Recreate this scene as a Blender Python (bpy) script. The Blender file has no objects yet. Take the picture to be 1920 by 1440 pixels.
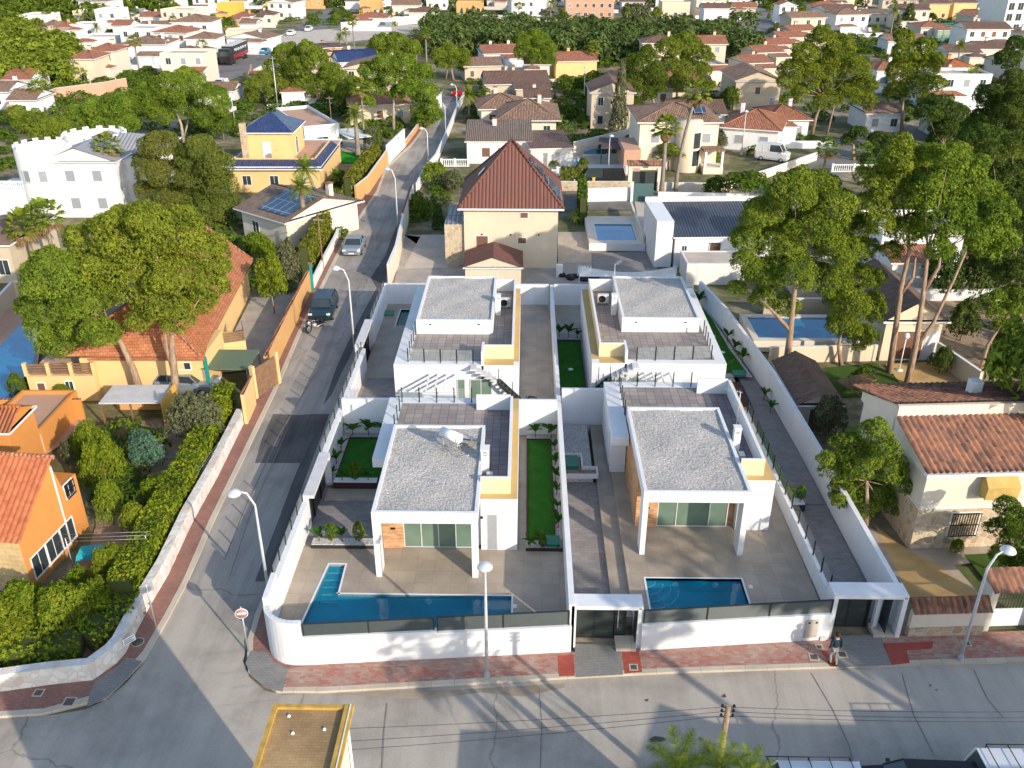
import bpy, math, random
import numpy as np
from mathutils import Vector, Matrix
random.seed(7)
S = bpy.context.scene
COL = S.collection
R = math.radians
# ------------------------------------------------------------------ camera
CAM_H = 30.0
F_PX = 1689.0
PITCH = R(27.25)
YAW = math.atan(30 * math.cos(PITCH) / F_PX)
cd = bpy.data.cameras.new('camera')
cam = bpy.data.objects.new('camera', cd)
COL.objects.link(cam)
cam.location = (0, 0, CAM_H)
cam.rotation_euler = (math.pi / 2 - PITCH, 0, YAW)
cd.sensor_width = 36
cd.lens = F_PX / 1920 * 36
cd.clip_start = 0.5
cd.clip_end = 6000
S.camera = cam
# ------------------------------------------------------------------ light
SUN_EL = R(22.0)
TO_SUN = Vector((0.74, -0.83, 0)).normalized() * math.cos(SUN_EL) + Vector((0, 0, math.sin(SUN_EL)))
w = bpy.data.worlds.new('World')
S.world = w
w.use_nodes = True
nt = w.node_tree
bgn = nt.nodes['Background']
sky = nt.nodes.new('ShaderNodeTexSky')
sky.sky_type = 'NISHITA'
sky.sun_disc = False
sky.sun_elevation = SUN_EL
sky.sun_rotation = math.atan2(TO_SUN.x, TO_SUN.y)
sky.air_density = 1.0
sky.dust_density = 1.0
nt.links.new(sky.outputs[0], bgn.inputs[0])
bgn.inputs[1].default_value = 0.15
sl = bpy.data.lights.new('sun', 'SUN')
sl.energy = 3.0
sl.angle = R(0.53)
sl.color = (1.0, 0.87, 0.72)
so = bpy.data.objects.new('sun', sl)
COL.objects.link(so)
so.rotation_euler = TO_SUN.to_track_quat('Z', 'Y').to_euler()
so.location = (40, -60, 60)
S.view_settings.view_transform = 'Standard'
S.view_settings.look = 'None'
S.view_settings.gamma = 1
S.view_settings.use_curve_mapping = False
S.view_settings.exposure = 0.86
S.render.engine = 'CYCLES'
S.cycles.max_bounces = 5
S.cycles.diffuse_bounces = 3
S.cycles.glossy_bounces = 2
S.cycles.transmission_bounces = 3
S.cycles.transparent_max_bounces = 6
# ------------------------------------------------------------------ survey helpers: photo pixel -> point of the site
_cy, _sy = math.cos(YAW), math.sin(YAW)
_fw = Vector((-_sy * math.cos(PITCH), _cy * math.cos(PITCH), -math.sin(PITCH)))
_rt = Vector((_cy, _sy, 0))
_up = _rt.cross(_fw)
CAM = Vector((0, 0, CAM_H))
def ray(x, y):
    return _fw + _rt * ((x - 960) / F_PX) - _up * ((y - 720) / F_PX)
def G(x, y, z=0.0):
    d = ray(x, y)
    return CAM + d * ((z - CAM_H) / d.z)
def V(x, y, Y):
    d = ray(x, y)
    return CAM + d * (Y / d.y)
def topz(x, y, y2, z=0.0):
    """height of the point that stands above ground pixel (x,y) and shows at row y2"""
    b = G(x, y, z)
    lo, hi = 0.0, 60.0
    for _ in range(40):
        m = (lo + hi) / 2
        v = b + Vector((0, 0, m)) - CAM
        r = 720 - F_PX * v.dot(_up) / v.dot(_fw)
        if r > y2: lo = m
        else: hi = m
    return lo
def pxm(x, y, z=0.0):
    """photo pixels per metre at that ground point"""
    v = G(x, y, z) - CAM
    return F_PX / v.dot(_fw)
# ------------------------------------------------------------------ objects
def tag(o, label=None, cat=None, group=None, kind=None):
    if label: o['label'] = label
    if cat: o['category'] = cat
    if group: o['group'] = group
    if kind: o['kind'] = kind
    return o
def empty(name, loc=(0, 0, 0), rz=0.0, label=None, cat=None, group=None, parent=None):
    o = bpy.data.objects.new(name, None)
    COL.objects.link(o)
    o.location = loc
    o.rotation_euler = (0, 0, rz)
    o.empty_display_size = 0.3
    if parent: o.parent = parent
    return tag(o, label, cat, group)
def copy_tree(o, parent=None):
    c = o.copy()
    COL.objects.link(c)
    if parent: c.parent = parent
    for ch in list(o.children): copy_tree(ch, c)
    return c
class MB:
    def __init__(s): s.v = []; s.f = []; s.m = []; s.mi = 0; s.sm = set()
    def add(s, vs, fs, smooth=False):
        n = len(s.v); s.v.extend([tuple(v) for v in vs])
        for f in fs:
            if smooth: s.sm.add(len(s.f))
            s.f.append(tuple(i + n for i in f)); s.m.append(s.mi)
        return s
    def box(s, x0, x1, y0, y1, z0, z1):
        if x0 > x1: x0, x1 = x1, x0
        if y0 > y1: y0, y1 = y1, y0
        return s.add([(x0,y0,z0),(x1,y0,z0),(x1,y1,z0),(x0,y1,z0),(x0,y0,z1),(x1,y0,z1),(x1,y1,z1),(x0,y1,z1)],
                     [(3,2,1,0),(4,5,6,7),(0,1,5,4),(1,2,6,5),(2,3,7,6),(3,0,4,7)])
    def quad(s, *p): return s.add(p, [tuple(range(len(p)))])
    def prism(s, poly, z0, z1):
        """poly: list of (x,y) ccw or (x,y,z-ignored)"""
        a = sum(poly[i][0]*poly[(i+1)%len(poly)][1]-poly[(i+1)%len(poly)][0]*poly[i][1] for i in range(len(poly)))
        if a < 0: poly = poly[::-1]
        n = len(poly)
        vs = [(p[0],p[1],z0) for p in poly] + [(p[0],p[1],z1) for p in poly]
        fs = [tuple(range(n-1,-1,-1)), tuple(range(n,2*n))] + [(i,(i+1)%n,n+(i+1)%n,n+i) for i in range(n)]
        return s.add(vs, fs)
    def bar(s, a, b, wx, wz=None):
        """rectangular bar from a to b"""
        a, b = Vector(a), Vector(b); wz = wz or wx
        d = (b-a).normalized(); u = d.cross(Vector((0,0,1)))
        if u.length < 1e-4: u = Vector((1,0,0))
        u.normalize(); t = u.cross(d)
        vs = []
        for p in (a, b):
            for i, j in ((-1,-1),(1,-1),(1,1),(-1,1)): vs.append(p+u*(i*wx/2)+t*(j*wz/2))
        return s.add(vs, [(0,1,2,3),(7,6,5,4),(0,4,5,1),(1,5,6,2),(2,6,7,3),(3,7,4,0)])
    def tube(s, pts, rad, n=8, cap=True):
        pts = [Vector(p) for p in pts]
        if not hasattr(rad, '__len__'): rad = [rad]*len(pts)
        vs = []; pu = None
        for i, p in enumerate(pts):
            d = (pts[min(i+1,len(pts)-1)]-pts[max(i-1,0)]).normalized()
            u = pu - d*pu.dot(d) if pu else d.cross(Vector((0,1,0)) if abs(d.y) < .9 else Vector((1,0,0)))
            u.normalize(); pu = u; t = d.cross(u)
            for k in range(n):
                a = 2*math.pi*k/n
                vs.append(p+(u*math.cos(a)+t*math.sin(a))*rad[i])
        fs = []
        for i in range(len(pts)-1):
            for k in range(n):
                fs.append((i*n+k, i*n+(k+1)%n, (i+1)*n+(k+1)%n, (i+1)*n+k))
        s.add(vs, fs, True)
        if cap:
            m = len(s.v)-len(vs)
            s.f.append(tuple(m+k for k in range(n-1,-1,-1))); s.m.append(s.mi)
            s.f.append(tuple(m+(len(pts)-1)*n+k for k in range(n))); s.m.append(s.mi)
        return s
    def lathe(s, prof, n=16, c=(0,0,0)):
        """prof: list of (r,z)"""
        vs = []
        for r, z in prof:
            for k in range(n):
                a = 2*math.pi*k/n
                vs.append((c[0]+r*math.cos(a), c[1]+r*math.sin(a), c[2]+z))
        fs = [(i*n+k, i*n+(k+1)%n, (i+1)*n+(k+1)%n, (i+1)*n+k) for i in range(len(prof)-1) for k in range(n)]
        return s.add(vs, fs, True)
    def build(s, name, mats, parent=None, bevel=0.0):
        me = bpy.data.meshes.new(name)
        me.from_pydata(s.v, [], s.f)
        if not isinstance(mats, (list, tuple)): mats = [mats]
        for m in mats: me.materials.append(m)
        if len(mats) > 1: me.polygons.foreach_set('material_index', s.m)
        if s.sm:
            fl = [False]*len(s.f)
            for i in s.sm: fl[i] = True
            me.polygons.foreach_set('use_smooth', fl)
        uvl = me.uv_layers.new(name='UVMap').data; nl, npo = len(me.loops), len(me.polygons)
        if nl:
            vi = np.empty(nl, np.int32); me.loops.foreach_get('vertex_index', vi); co = np.array(s.v, float)[vi]
            nr = np.empty(npo*3); me.polygons.foreach_get('normal', nr); lt = np.empty(npo, np.int32); me.polygons.foreach_get('loop_total', lt)
            n = np.repeat(nr.reshape(-1,3), lt, 0); u = np.stack([-n[:,1], n[:,0], 0*n[:,0]], 1); ln = np.linalg.norm(u, axis=1); fl_ = (np.abs(n[:,2]) > .999) | (ln < 1e-5)
            u[fl_] = (1,0,0); ln[fl_] = 1; u /= ln[:,None]; v = np.cross(n, u); v[fl_] = (0,1,0)
            uvl.foreach_set('uv', np.stack([(co*u).sum(1), (co*v).sum(1)], 1).astype(np.float32).ravel())
        me.validate(); me.update()
        o = bpy.data.objects.new(name, me)
        COL.objects.link(o)
        if parent: o.parent = parent
        if bevel:
            b = o.modifiers.new('bevel', 'BEVEL'); b.width = bevel; b.segments = 2; b.limit_method = 'ANGLE'
        return o
def box(name, m, x0, x1, y0, y1, z0, z1, parent=None, bevel=0.0):
    return MB().box(x0,x1,y0,y1,z0,z1).build(name, m, parent, bevel)
def rawmesh(name, verts, faces_n, mats, midx=None, parent=None, smooth=False):
    """fast mesh from numpy arrays; all faces have k corners in order"""
    k = faces_n
    nf = len(verts)//k
    me = bpy.data.meshes.new(name)
    me.vertices.add(len(verts)); me.vertices.foreach_set('co', verts.astype(np.float32).ravel())
    me.loops.add(nf*k); me.loops.foreach_set('vertex_index', np.arange(nf*k, dtype=np.int32))
    me.polygons.add(nf); me.polygons.foreach_set('loop_start', np.arange(0, nf*k, k, dtype=np.int32))
    try: me.polygons.foreach_set('loop_total', np.full(nf, k, dtype=np.int32))
    except Exception: pass
    if not isinstance(mats, (list, tuple)): mats = [mats]
    for m in mats: me.materials.append(m)
    if midx is not None: me.polygons.foreach_set('material_index', midx.astype(np.int32))
    me.update(calc_edges=True)
    o = bpy.data.objects.new(name, me)
    COL.objects.link(o)
    if parent: o.parent = parent
    return o
# ------------------------------------------------------------------ materials
def _new(name, rough=.8, metal=0.0, spec=.3):
    m = bpy.data.materials.new(name); m.use_nodes = True
    b = m.node_tree.nodes['Principled BSDF']
    b.inputs['Roughness'].default_value = rough
    b.inputs['Metallic'].default_value = metal
    b.inputs['Specular IOR Level'].default_value = spec
    return m, m.node_tree, b
def rgba(c): return (c[0], c[1], c[2], 1)
def _ramp(nt, fac, stops):
    r = nt.nodes.new('ShaderNodeValToRGB')
    while len(r.color_ramp.elements) < len(stops): r.color_ramp.elements.new(.5)
    for e, (p, c) in zip(r.color_ramp.elements, stops): e.position = p; e.color = rgba(c)
    nt.links.new(fac, r.inputs[0]); return r.outputs[0]
def _noise(nt, vec, scale, detail=4, rough=.6):
    n = nt.nodes.new('ShaderNodeTexNoise'); n.inputs['Scale'].default_value = scale
    n.inputs['Detail'].default_value = detail; n.inputs['Roughness'].default_value = rough
    if vec is not None: nt.links.new(vec, n.inputs['Vector'])
    return n.outputs['Fac']
def _geo(nt): return nt.nodes.new('ShaderNodeNewGeometry').outputs['Position']
def _obj(nt): return nt.nodes.new('ShaderNodeTexCoord').outputs['Object']
def _uv(nt): return nt.nodes.new('ShaderNodeTexCoord').outputs['UV']
def _mix(nt, fac, a, b, mode='MIX'):
    m = nt.nodes.new('ShaderNodeMix'); m.data_type = 'RGBA'; m.blend_type = mode
    for sck, v in ((m.inputs[0], fac), (m.inputs[6], a), (m.inputs[7], b)):
        if isinstance(v, (int, float)): sck.default_value = v
        elif isinstance(v, tuple): sck.default_value = rgba(v)
        else: nt.links.new(v, sck)
    return m.outputs[2]
def _math(nt, op, a, b=0.0, c=None):
    m = nt.nodes.new('ShaderNodeMath'); m.operation = op
    for i, v in enumerate((a, b) if c is None else (a, b, c)):
        if isinstance(v, (int, float)): m.inputs[i].default_value = v
        else: nt.links.new(v, m.inputs[i])
    return m.outputs[0]
def _bump(nt, b, h, strength=.4, dist=.02):
    n = nt.nodes.new('ShaderNodeBump'); n.inputs['Strength'].default_value = strength
    n.inputs['Distance'].default_value = dist
    nt.links.new(h, n.inputs['Height']); nt.links.new(n.outputs[0], b.inputs['Normal'])
def _map(nt, vec, sc=(1,1,1), loc=(0,0,0), rot=(0,0,0)):
    m = nt.nodes.new('ShaderNodeMapping')
    m.inputs['Scale'].default_value = sc; m.inputs['Location'].default_value = loc; m.inputs['Rotation'].default_value = rot
    nt.links.new(vec, m.inputs[0]); return m.outputs[0]
def mul(c, k): return tuple(min(1, x*k) for x in c)
def plain(name, c, rough=.6, metal=0.0, spec=.4, var=.06, scale=3.0):
    m, nt, b = _new(name, rough, metal, spec)
    f = _noise(nt, _obj(nt), scale)
    nt.links.new(_ramp(nt, f, [(.3, mul(c, 1-var)), (.7, mul(c, 1+var))]), b.inputs['Base Color'])
    return m
def stucco(name, c, var=.10, streak=.12, stain=(.35,.33,.30)):
    """painted render: faint blotches plus dirt streaks that run down"""
    m, nt, b = _new(name, .85, 0, .2)
    g = _geo(nt)
    f1 = _noise(nt, g, .6, 5); f2 = _noise(nt, _map(nt, g, (2.5, 2.5, .25)), 1.0, 5, .7)
    base = _ramp(nt, f1, [(.3, mul(c, 1-var)), (.7, c)])
    col = _mix(nt, _math(nt, 'MULTIPLY', _ramp(nt, f2, [(.52, (0,0,0)), (.75, (1,1,1))]), streak), base, stain)
    nt.links.new(col, b.inputs['Base Color'])
    _bump(nt, b, _noise(nt, g, 25, 3), .25, .02)
    return m
def tilefloor(name, c1, c2, mortar, size=.6, sizey=None, msize=.012, rough=.55, blotch=.25, rot=0.0, offs=0.0):
    m, nt, b = _new(name, rough, 0, .3)
    g = _geo(nt)
    br = nt.nodes.new('ShaderNodeTexBrick')
    nt.links.new(_map(nt, g, (1,1,1), rot=(0,0,rot)), br.inputs['Vector'])
    br.offset = offs; br.squash = 1
    br.inputs['Scale'].default_value = 1.0
    br.inputs['Brick Width'].default_value = size; br.inputs['Row Height'].default_value = sizey or size
    br.inputs['Mortar Size'].default_value = msize; br.inputs['Mortar Smooth'].default_value = .1
    br.inputs['Color1'].default_value = rgba(c1); br.inputs['Color2'].default_value = rgba(c2); br.inputs['Mortar'].default_value = rgba(mortar)
    st = _ramp(nt, _noise(nt, g, .45, 6, .65), [(.35, (1-blotch,)*3), (.65, (1+.0,)*3)])
    nt.links.new(_mix(nt, 1.0, br.outputs['Color'], st, 'MULTIPLY'), b.inputs['Base Color'])
    return m
def gravel(name, cols, scale=9.0, bump=.8):
    m, nt, b = _new(name, .9, 0, .2)
    g = _geo(nt)
    v = nt.nodes.new('ShaderNodeTexVoronoi'); v.inputs['Scale'].default_value = scale
    nt.links.new(g, v.inputs['Vector'])
    sep = nt.nodes.new('ShaderNodeSeparateColor'); nt.links.new(v.outputs['Color'], sep.inputs[0])
    col = _ramp(nt, sep.outputs[0], [(i/(len(cols)-1), c) for i, c in enumerate(cols)])
    d = _ramp(nt, v.outputs['Distance'], [(.3, (1,1,1)), (.75, (.55,.55,.55))])
    st = _ramp(nt, _noise(nt, g, .5, 4), [(.35, (.85,.85,.85)), (.65, (1,1,1))])
    nt.links.new(_mix(nt, 1.0, _mix(nt, 1.0, col, d, 'MULTIPLY'), st, 'MULTIPLY'), b.inputs['Base Color'])
    _bump(nt, b, _ramp(nt, v.outputs['Distance'], [(0, (1,1,1)), (.8, (0,0,0))]), bump, .04)
    return m
def rooftile(name, cols, pitch=.25, row=.38, rib=.6, dirt=(.10,.08,.06), dirtk=.35, rough=.75, spec=.3):
    """barrel tiles; ribs run down the slope (uv)"""
    m, nt, b = _new(name, rough, 0, spec)
    uv = _uv(nt); sp = nt.nodes.new('ShaderNodeSeparateXYZ'); nt.links.new(uv, sp.inputs[0])
    u = _math(nt, 'DIVIDE', sp.outputs[0], pitch); v = _math(nt, 'DIVIDE', sp.outputs[1], row)
    cu = _math(nt, 'FLOOR', u); cv = _math(nt, 'FLOOR', v)
    cb = nt.nodes.new('ShaderNodeCombineXYZ'); nt.links.new(cu, cb.inputs[0]); nt.links.new(cv, cb.inputs[1])
    wn = nt.nodes.new('ShaderNodeTexWhiteNoise'); nt.links.new(cb.outputs[0], wn.inputs['Vector'])
    col = _ramp(nt, wn.outputs['Value'], [(i/(len(cols)-1), c) for i, c in enumerate(cols)])
    big = _ramp(nt, _noise(nt, _obj(nt), .7, 5, .7), [(.4, (0,0,0)), (.7, (1,1,1))])
    col = _mix(nt, _math(nt, 'MULTIPLY', big, dirtk), col, dirt)
    fr = _math(nt, 'FRACT', u); rb = _math(nt, 'SINE', _math(nt, 'MULTIPLY', fr, math.pi))
    fv = _math(nt, 'FRACT', v)
    shade = _ramp(nt, rb, [(0, (1-rib,)*3), (.55, (1,1,1))])
    col = _mix(nt, 1.0, col, shade, 'MULTIPLY')
    nt.links.new(col, b.inputs['Base Color'])
    _bump(nt, b, _math(nt, 'ADD', rb, _math(nt, 'MULTIPLY', fv, -.25)), 1.0, .07)
    return m
def brickwall(name, c1, c2, mortar, bw=.5, bh=.25, ms=.02, blotch=.3):
    m, nt, b = _new(name, .85, 0, .2)
    br = nt.nodes.new('ShaderNodeTexBrick'); nt.links.new(_uv(nt), br.inputs['Vector'])
    br.inputs['Scale'].default_value = 1.0
    br.inputs['Brick Width'].default_value = bw; br.inputs['Row Height'].default_value = bh
    br.inputs['Mortar Size'].default_value = ms
    br.inputs['Color1'].default_value = rgba(c1); br.inputs['Color2'].default_value = rgba(c2); br.inputs['Mortar'].default_value = rgba(mortar)
    st = _ramp(nt, _noise(nt, _geo(nt), 1.3, 5, .7), [(.3, (1-blotch,)*3), (.65, (1,)*3)])
    nt.links.new(_mix(nt, 1.0, br.outputs['Color'], st, 'MULTIPLY'), b.inputs['Base Color'])
    _bump(nt, b, br.outputs['Fac'], -.4, .02)
    return m
def stonewall(name, cols, scale=3.0, mortar=(.5,.46,.38)):
    m, nt, b = _new(name, .9, 0, .2)
    g = _geo(nt); v = nt.nodes.new('ShaderNodeTexVoronoi'); v.inputs['Scale'].default_value = scale
    v2 = nt.nodes.new('ShaderNodeTexVoronoi'); v2.inputs['Scale'].default_value = scale; v2.feature = 'DISTANCE_TO_EDGE'
    nt.links.new(g, v.inputs['Vector']); nt.links.new(g, v2.inputs['Vector'])
    sep = nt.nodes.new('ShaderNodeSeparateColor'); nt.links.new(v.outputs['Color'], sep.inputs[0])
    col = _ramp(nt, sep.outputs[0], [(i/(len(cols)-1), c) for i, c in enumerate(cols)])
    e = _ramp(nt, v2.outputs['Distance'], [(.02, (0,0,0)), (.08, (1,1,1))])
    nt.links.new(_mix(nt, e, mortar, col), b.inputs['Base Color'])
    _bump(nt, b, e, .5, .03)
    return m
def glass(name, c, rough=.08, alpha=None):
    m, nt, b = _new(name, rough, 0, .8)
    f = _noise(nt, _obj(nt), .5, 2)
    nt.links.new(_ramp(nt, f, [(.3, mul(c, .75)), (.7, mul(c, 1.2))]), b.inputs['Base Color'])
    if alpha is not None: b.inputs['Alpha'].default_value = alpha
    return m
def leafmat(name, c1, c2, c3=None, transl=.25, seedscale=.9):
    m = bpy.data.materials.new(name); m.use_nodes = True; nt = m.node_tree
    nt.nodes.remove(nt.nodes['Principled BSDF'])
    out = nt.nodes['Material Output']
    d = nt.nodes.new('ShaderNodeBsdfDiffuse'); t = nt.nodes.new('ShaderNodeBsdfTranslucent'); mx = nt.nodes.new('ShaderNodeMixShader')
    g = _obj(nt)
    n1 = _noise(nt, g, seedscale, 4, .7)
    stops = [(.3, c1), (.62, c2)] + ([(.8, c3)] if c3 else [])
    col = _ramp(nt, n1, stops)
    wn = nt.nodes.new('ShaderNodeTexWhiteNoise'); wn.noise_dimensions = '1D'
    gi = nt.nodes.new('ShaderNodeNewGeometry'); nt.links.new(gi.outputs['Random Per Island'], wn.inputs['W'])
    hs = nt.nodes.new('ShaderNodeHueSaturation')
    nt.links.new(col, hs.inputs['Color'])
    nt.links.new(_math(nt, 'MULTIPLY_ADD', wn.outputs['Value'], .7, .65), hs.inputs['Value'])
    oi = nt.nodes.new('ShaderNodeObjectInfo')
    nt.links.new(_math(nt, 'MULTIPLY_ADD', oi.outputs['Random'], .03, .485), hs.inputs['Hue'])
    nt.links.new(hs.outputs[0], d.inputs[0]); nt.links.new(hs.outputs[0], t.inputs[0])
    mx.inputs[0].default_value = transl
    nt.links.new(d.outputs[0], mx.inputs[1]); nt.links.new(t.outputs[0], mx.inputs[2]); nt.links.new(mx.outputs[0], out.inputs[0])
    return m
M = {}
M['white'] = stucco('white_render', (.72,.73,.74), .07, .22)
M['whitetop'] = plain('white_coping', (.69,.70,.70), .8, var=.05, scale=.8)
M['greytop'] = plain('pale_grey_coping', (.55,.55,.55), .85, var=.1, scale=1.5)
M['ochre'] = stucco('cream_render', (.74,.58,.34), .05, .05)
M['ochredk'] = stucco('ochre_ledge', (.55,.40,.18), .15, .3, (.3,.2,.1))
M['gravel'] = gravel('roof_gravel', [(.42,.41,.39),(.58,.56,.52),(.66,.64,.60),(.61,.55,.48),(.70,.68,.65)], 20, .35)
M['chip'] = gravel('white_chippings', [(.55,.53,.5),(.7,.68,.66),(.8,.78,.75)], 18)
M['deck'] = tilefloor('porcelain_deck', (.39,.325,.25), (.44,.37,.29), (.29,.24,.19), .9, None, .008, .45, .28)
M['deckgrey'] = tilefloor('grey_paving', (.24,.22,.21), (.30,.28,.27), (.20,.19,.18), .4, .2, .008, .7, .25, offs=.5)
M['roofdeck'] = tilefloor('roof_terrace_tiles', (.27,.23,.21), (.36,.31,.28), (.12,.11,.11), .5, .5, .015, .6, .2)
M['roofdeckdk'] = tilefloor('roof_terrace_tiles_dark', (.17,.145,.15), (.24,.2,.2), (.08,.07,.08), .45, .45, .018, .5, .2)
M['anthracite'] = plain('anthracite_metal', (.045,.052,.055), .45, .5, .5, .08)
M['black'] = plain('black_metal', (.02,.02,.022), .5, .3, .4, .1)
M['steel'] = plain('galvanised_steel', (.5,.52,.54), .45, .6, .5, .08)
M['lamp'] = plain('lamp_paint', (.62,.64,.66), .4, .3, .5, .05)
M['glasspane'] = glass('window_glass', (.035,.05,.055), .06)
M['greenglass'] = glass('sliding_door_glass', (.13,.20,.15), .12)
M['railglass'] = glass('rail_glass', (.5,.58,.56), .05, .12)
M['asphalt'] = None
M['greenroof'] = plain('olive_sheet_roof', (.12,.17,.10), .7)
M['slateteal'] = plain('slate_green_screen', (.06,.12,.12), .6)
M['soil'] = plain('dry_soil', (.33,.245,.165), .95, 0, .1, .3, 1.5)
M['border'] = plain('dark_red_edging', (.05,.02,.02), .7)
M['greenbox'] = plain('green_plastic', (.02,.18,.11), .4, 0, .5, .05)
M['wood'] = plain('weathered_wood', (.20,.12,.07), .8, 0, .2, .25, 4)
M['stonefloor'] = tilefloor('beige_tiles', (.46,.38,.28), (.52,.44,.33), (.35,.3,.24), .5, None, .01, .6, .15)
def tonestone():
    m, nt, b = _new('sandstone_cladding', .8, 0, .2)
    f = _noise(nt, _map(nt, _geo(nt), (.8,.8,3)), 2.0, 6, .7)
    nt.links.new(_ramp(nt, f, [(.3, (.30,.15,.07)), (.5, (.50,.28,.14)), (.7, (.62,.42,.26))]), b.inputs['Base Color'])
    _bump(nt, b, f, .5, .03); return m
M['sandstone'] = tonestone()
def lawnmat(name, c):
    m, nt, b = _new(name, .9, 0, .1)
    g = _geo(nt)
    f = _math(nt, 'ADD', _math(nt, 'MULTIPLY', _noise(nt, g, 1.2, 4), .5), _math(nt, 'MULTIPLY', _noise(nt, g, 30, 2), .5))
    nt.links.new(_ramp(nt, f, [(.35, mul(c, .7)), (.65, mul(c, 1.25))]), b.inputs['Base Color'])
    _bump(nt, b, _noise(nt, g, 40, 2), .7, .03); return m
M['turf'] = lawnmat('artificial_turf', (.028,.13,.014))
M['turfbright'] = lawnmat('bright_turf', (.03,.30,.02))
M['grass'] = lawnmat('garden_grass', (.06,.11,.02))
def watermat(name, deep, shallow=(.02,.35,.45)):
    m, nt, b = _new(name, .04, 0, .5)
    g = _geo(nt)
    c = _ramp(nt, _noise(nt, g, .35, 2), [(.35, deep), (.7, mul(deep, 1.5))])
    v = nt.nodes.new('ShaderNodeTexVoronoi'); v.feature = 'SMOOTH_F1'; v.inputs['Scale'].default_value = 2.2; nt.links.new(_map(nt, g, (1,1,1)), v.inputs['Vector'])
    ca = _ramp(nt, v.outputs['Distance'], [(.45, (0,0,0)), (.75, (1,1,1))])
    nt.links.new(_mix(nt, _math(nt, 'MULTIPLY', ca, .12), c, shallow), b.inputs['Base Color'])
    _bump(nt, b, _noise(nt, g, 5, 3), .08, .02); return m
M['water'] = watermat('pool_water', (.005,.11,.20))
M['water2'] = watermat('pool_water_blue', (.003,.12,.25))
M['watergreen'] = watermat('pool_water_green', (.01,.10,.09))
M['mosaic'] = plain('pool_mosaic', (.04,.30,.40), .3, 0, .4, .1)
# ------------------------------------------------------------------ ground, roads, pavements
def roadmat(name, c, streak_rot=0.0, dark=.35, crack=True, streak=1.0):
    m, nt, b = _new(name, .85, 0, .25)
    g = _geo(nt)
    big = _ramp(nt, _noise(nt, g, .16, 6, .65), [(.36, mul(c, .72)), (.5, c), (.66, mul(c, 1.14))])
    gr = _ramp(nt, _noise(nt, _map(nt, g, (1.6, .12, 1), rot=(0,0,streak_rot)), 1.0, 6, .65), [(.42, (1,1,1)), (.66, (1-dark,)*3)])
    col = _mix(nt, streak, big, _mix(nt, 1.0, big, gr, 'MULTIPLY'))
    fine = _ramp(nt, _noise(nt, g, 14, 4, .8), [(.3, (.86,.86,.86)), (.7, (1.06,1.06,1.06))])
    col = _mix(nt, 1.0, col, fine, 'MULTIPLY')
    if crack:
        v = nt.nodes.new('ShaderNodeTexVoronoi'); v.feature = 'DISTANCE_TO_EDGE'; v.inputs['Scale'].default_value = .07
        wv = nt.nodes.new('ShaderNodeVectorMath'); wv.operation = 'ADD'
        n = nt.nodes.new('ShaderNodeTexNoise'); n.inputs['Scale'].default_value = .8; n.inputs['Detail'].default_value = 5; nt.links.new(g, n.inputs['Vector'])
        nt.links.new(g, wv.inputs[0]); nt.links.new(n.outputs['Color'], wv.inputs[1]); nt.links.new(wv.outputs[0], v.inputs['Vector'])
        ck = _ramp(nt, v.outputs['Distance'], [(.0004, (.62,.62,.62)), (.0018, (1,1,1))])
        col = _mix(nt, 1.0, col, ck, 'MULTIPLY')
    nt.links.new(col, b.inputs['Base Color'])
    _bump(nt, b, _noise(nt, g, 30, 3), .2, .01)
    return m
M['road'] = roadmat('street_concrete', (.43,.385,.325), R(87), .15, True, .8)
M['road2'] = roadmat('side_street_asphalt', (.37,.34,.30), R(8), .25)
M['roaddk'] = roadmat('dark_asphalt_patch', (.13,.125,.12), R(8), .35, False)
M['roadfar'] = roadmat('far_road', (.20,.19,.18), 0, .2, False)
M['tar'] = plain('oil_stain', (.10,.075,.055), .8, var=.3)
M['curb'] = tilefloor('kerb_stone', (.50,.44,.34), (.56,.50,.40), (.35,.30,.22), 1.0, 50, .01, .8, .2)
M['pavered'] = tilefloor('red_pavers', (.30,.14,.105), (.36,.19,.15), (.22,.13,.1), .2, .1, .01, .85, .25, offs=.5)
M['pavefront'] = None
def pavers_mixed():
    m, nt, b = _new('mixed_red_pavers', .85, 0, .2)
    g = _geo(nt); br = nt.nodes.new('ShaderNodeTexBrick'); nt.links.new(_map(nt, g, rot=(0,0,R(3))), br.inputs['Vector'])
    br.inputs['Scale'].default_value = 1; br.inputs['Brick Width'].default_value = .24; br.inputs['Row Height'].default_value = .12; br.inputs['Mortar Size'].default_value = .006
    br.inputs['Color1'].default_value = (0,0,0,1); br.inputs['Color2'].default_value = (1,1,1,1); br.inputs['Mortar'].default_value = (.4,.4,.4,1)
    f = _math(nt, 'ADD', _math(nt, 'MULTIPLY', br.outputs['Color'], .35), _math(nt, 'MULTIPLY', _noise(nt, g, .8, 5, .7), .8))
    nt.links.new(_ramp(nt, f, [(.36, (.34,.13,.10)), (.52, (.33,.19,.15)), (.66, (.35,.23,.19)), (.82, (.38,.30,.24))]), b.inputs['Base Color'])
    return m
M['pavefront'] = pavers_mixed()
M['paveredbright'] = tilefloor('bright_red_pavers', (.42,.09,.06), (.36,.07,.05), (.25,.07,.05), .2, .1, .01, .85, .15, offs=.5)
M['pavegrey'] = tilefloor('grey_drive_pavers', (.24,.235,.22), (.29,.28,.26), (.18,.18,.17), .2, .1, .01, .85, .2, offs=.5)
M['concrete'] = plain('yard_concrete', (.36,.33,.29), .9, 0, .2, .18, .7)
M['concretelt'] = plain('pale_yard_concrete', (.50,.44,.37), .9, 0, .2, .15, .6)
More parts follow.
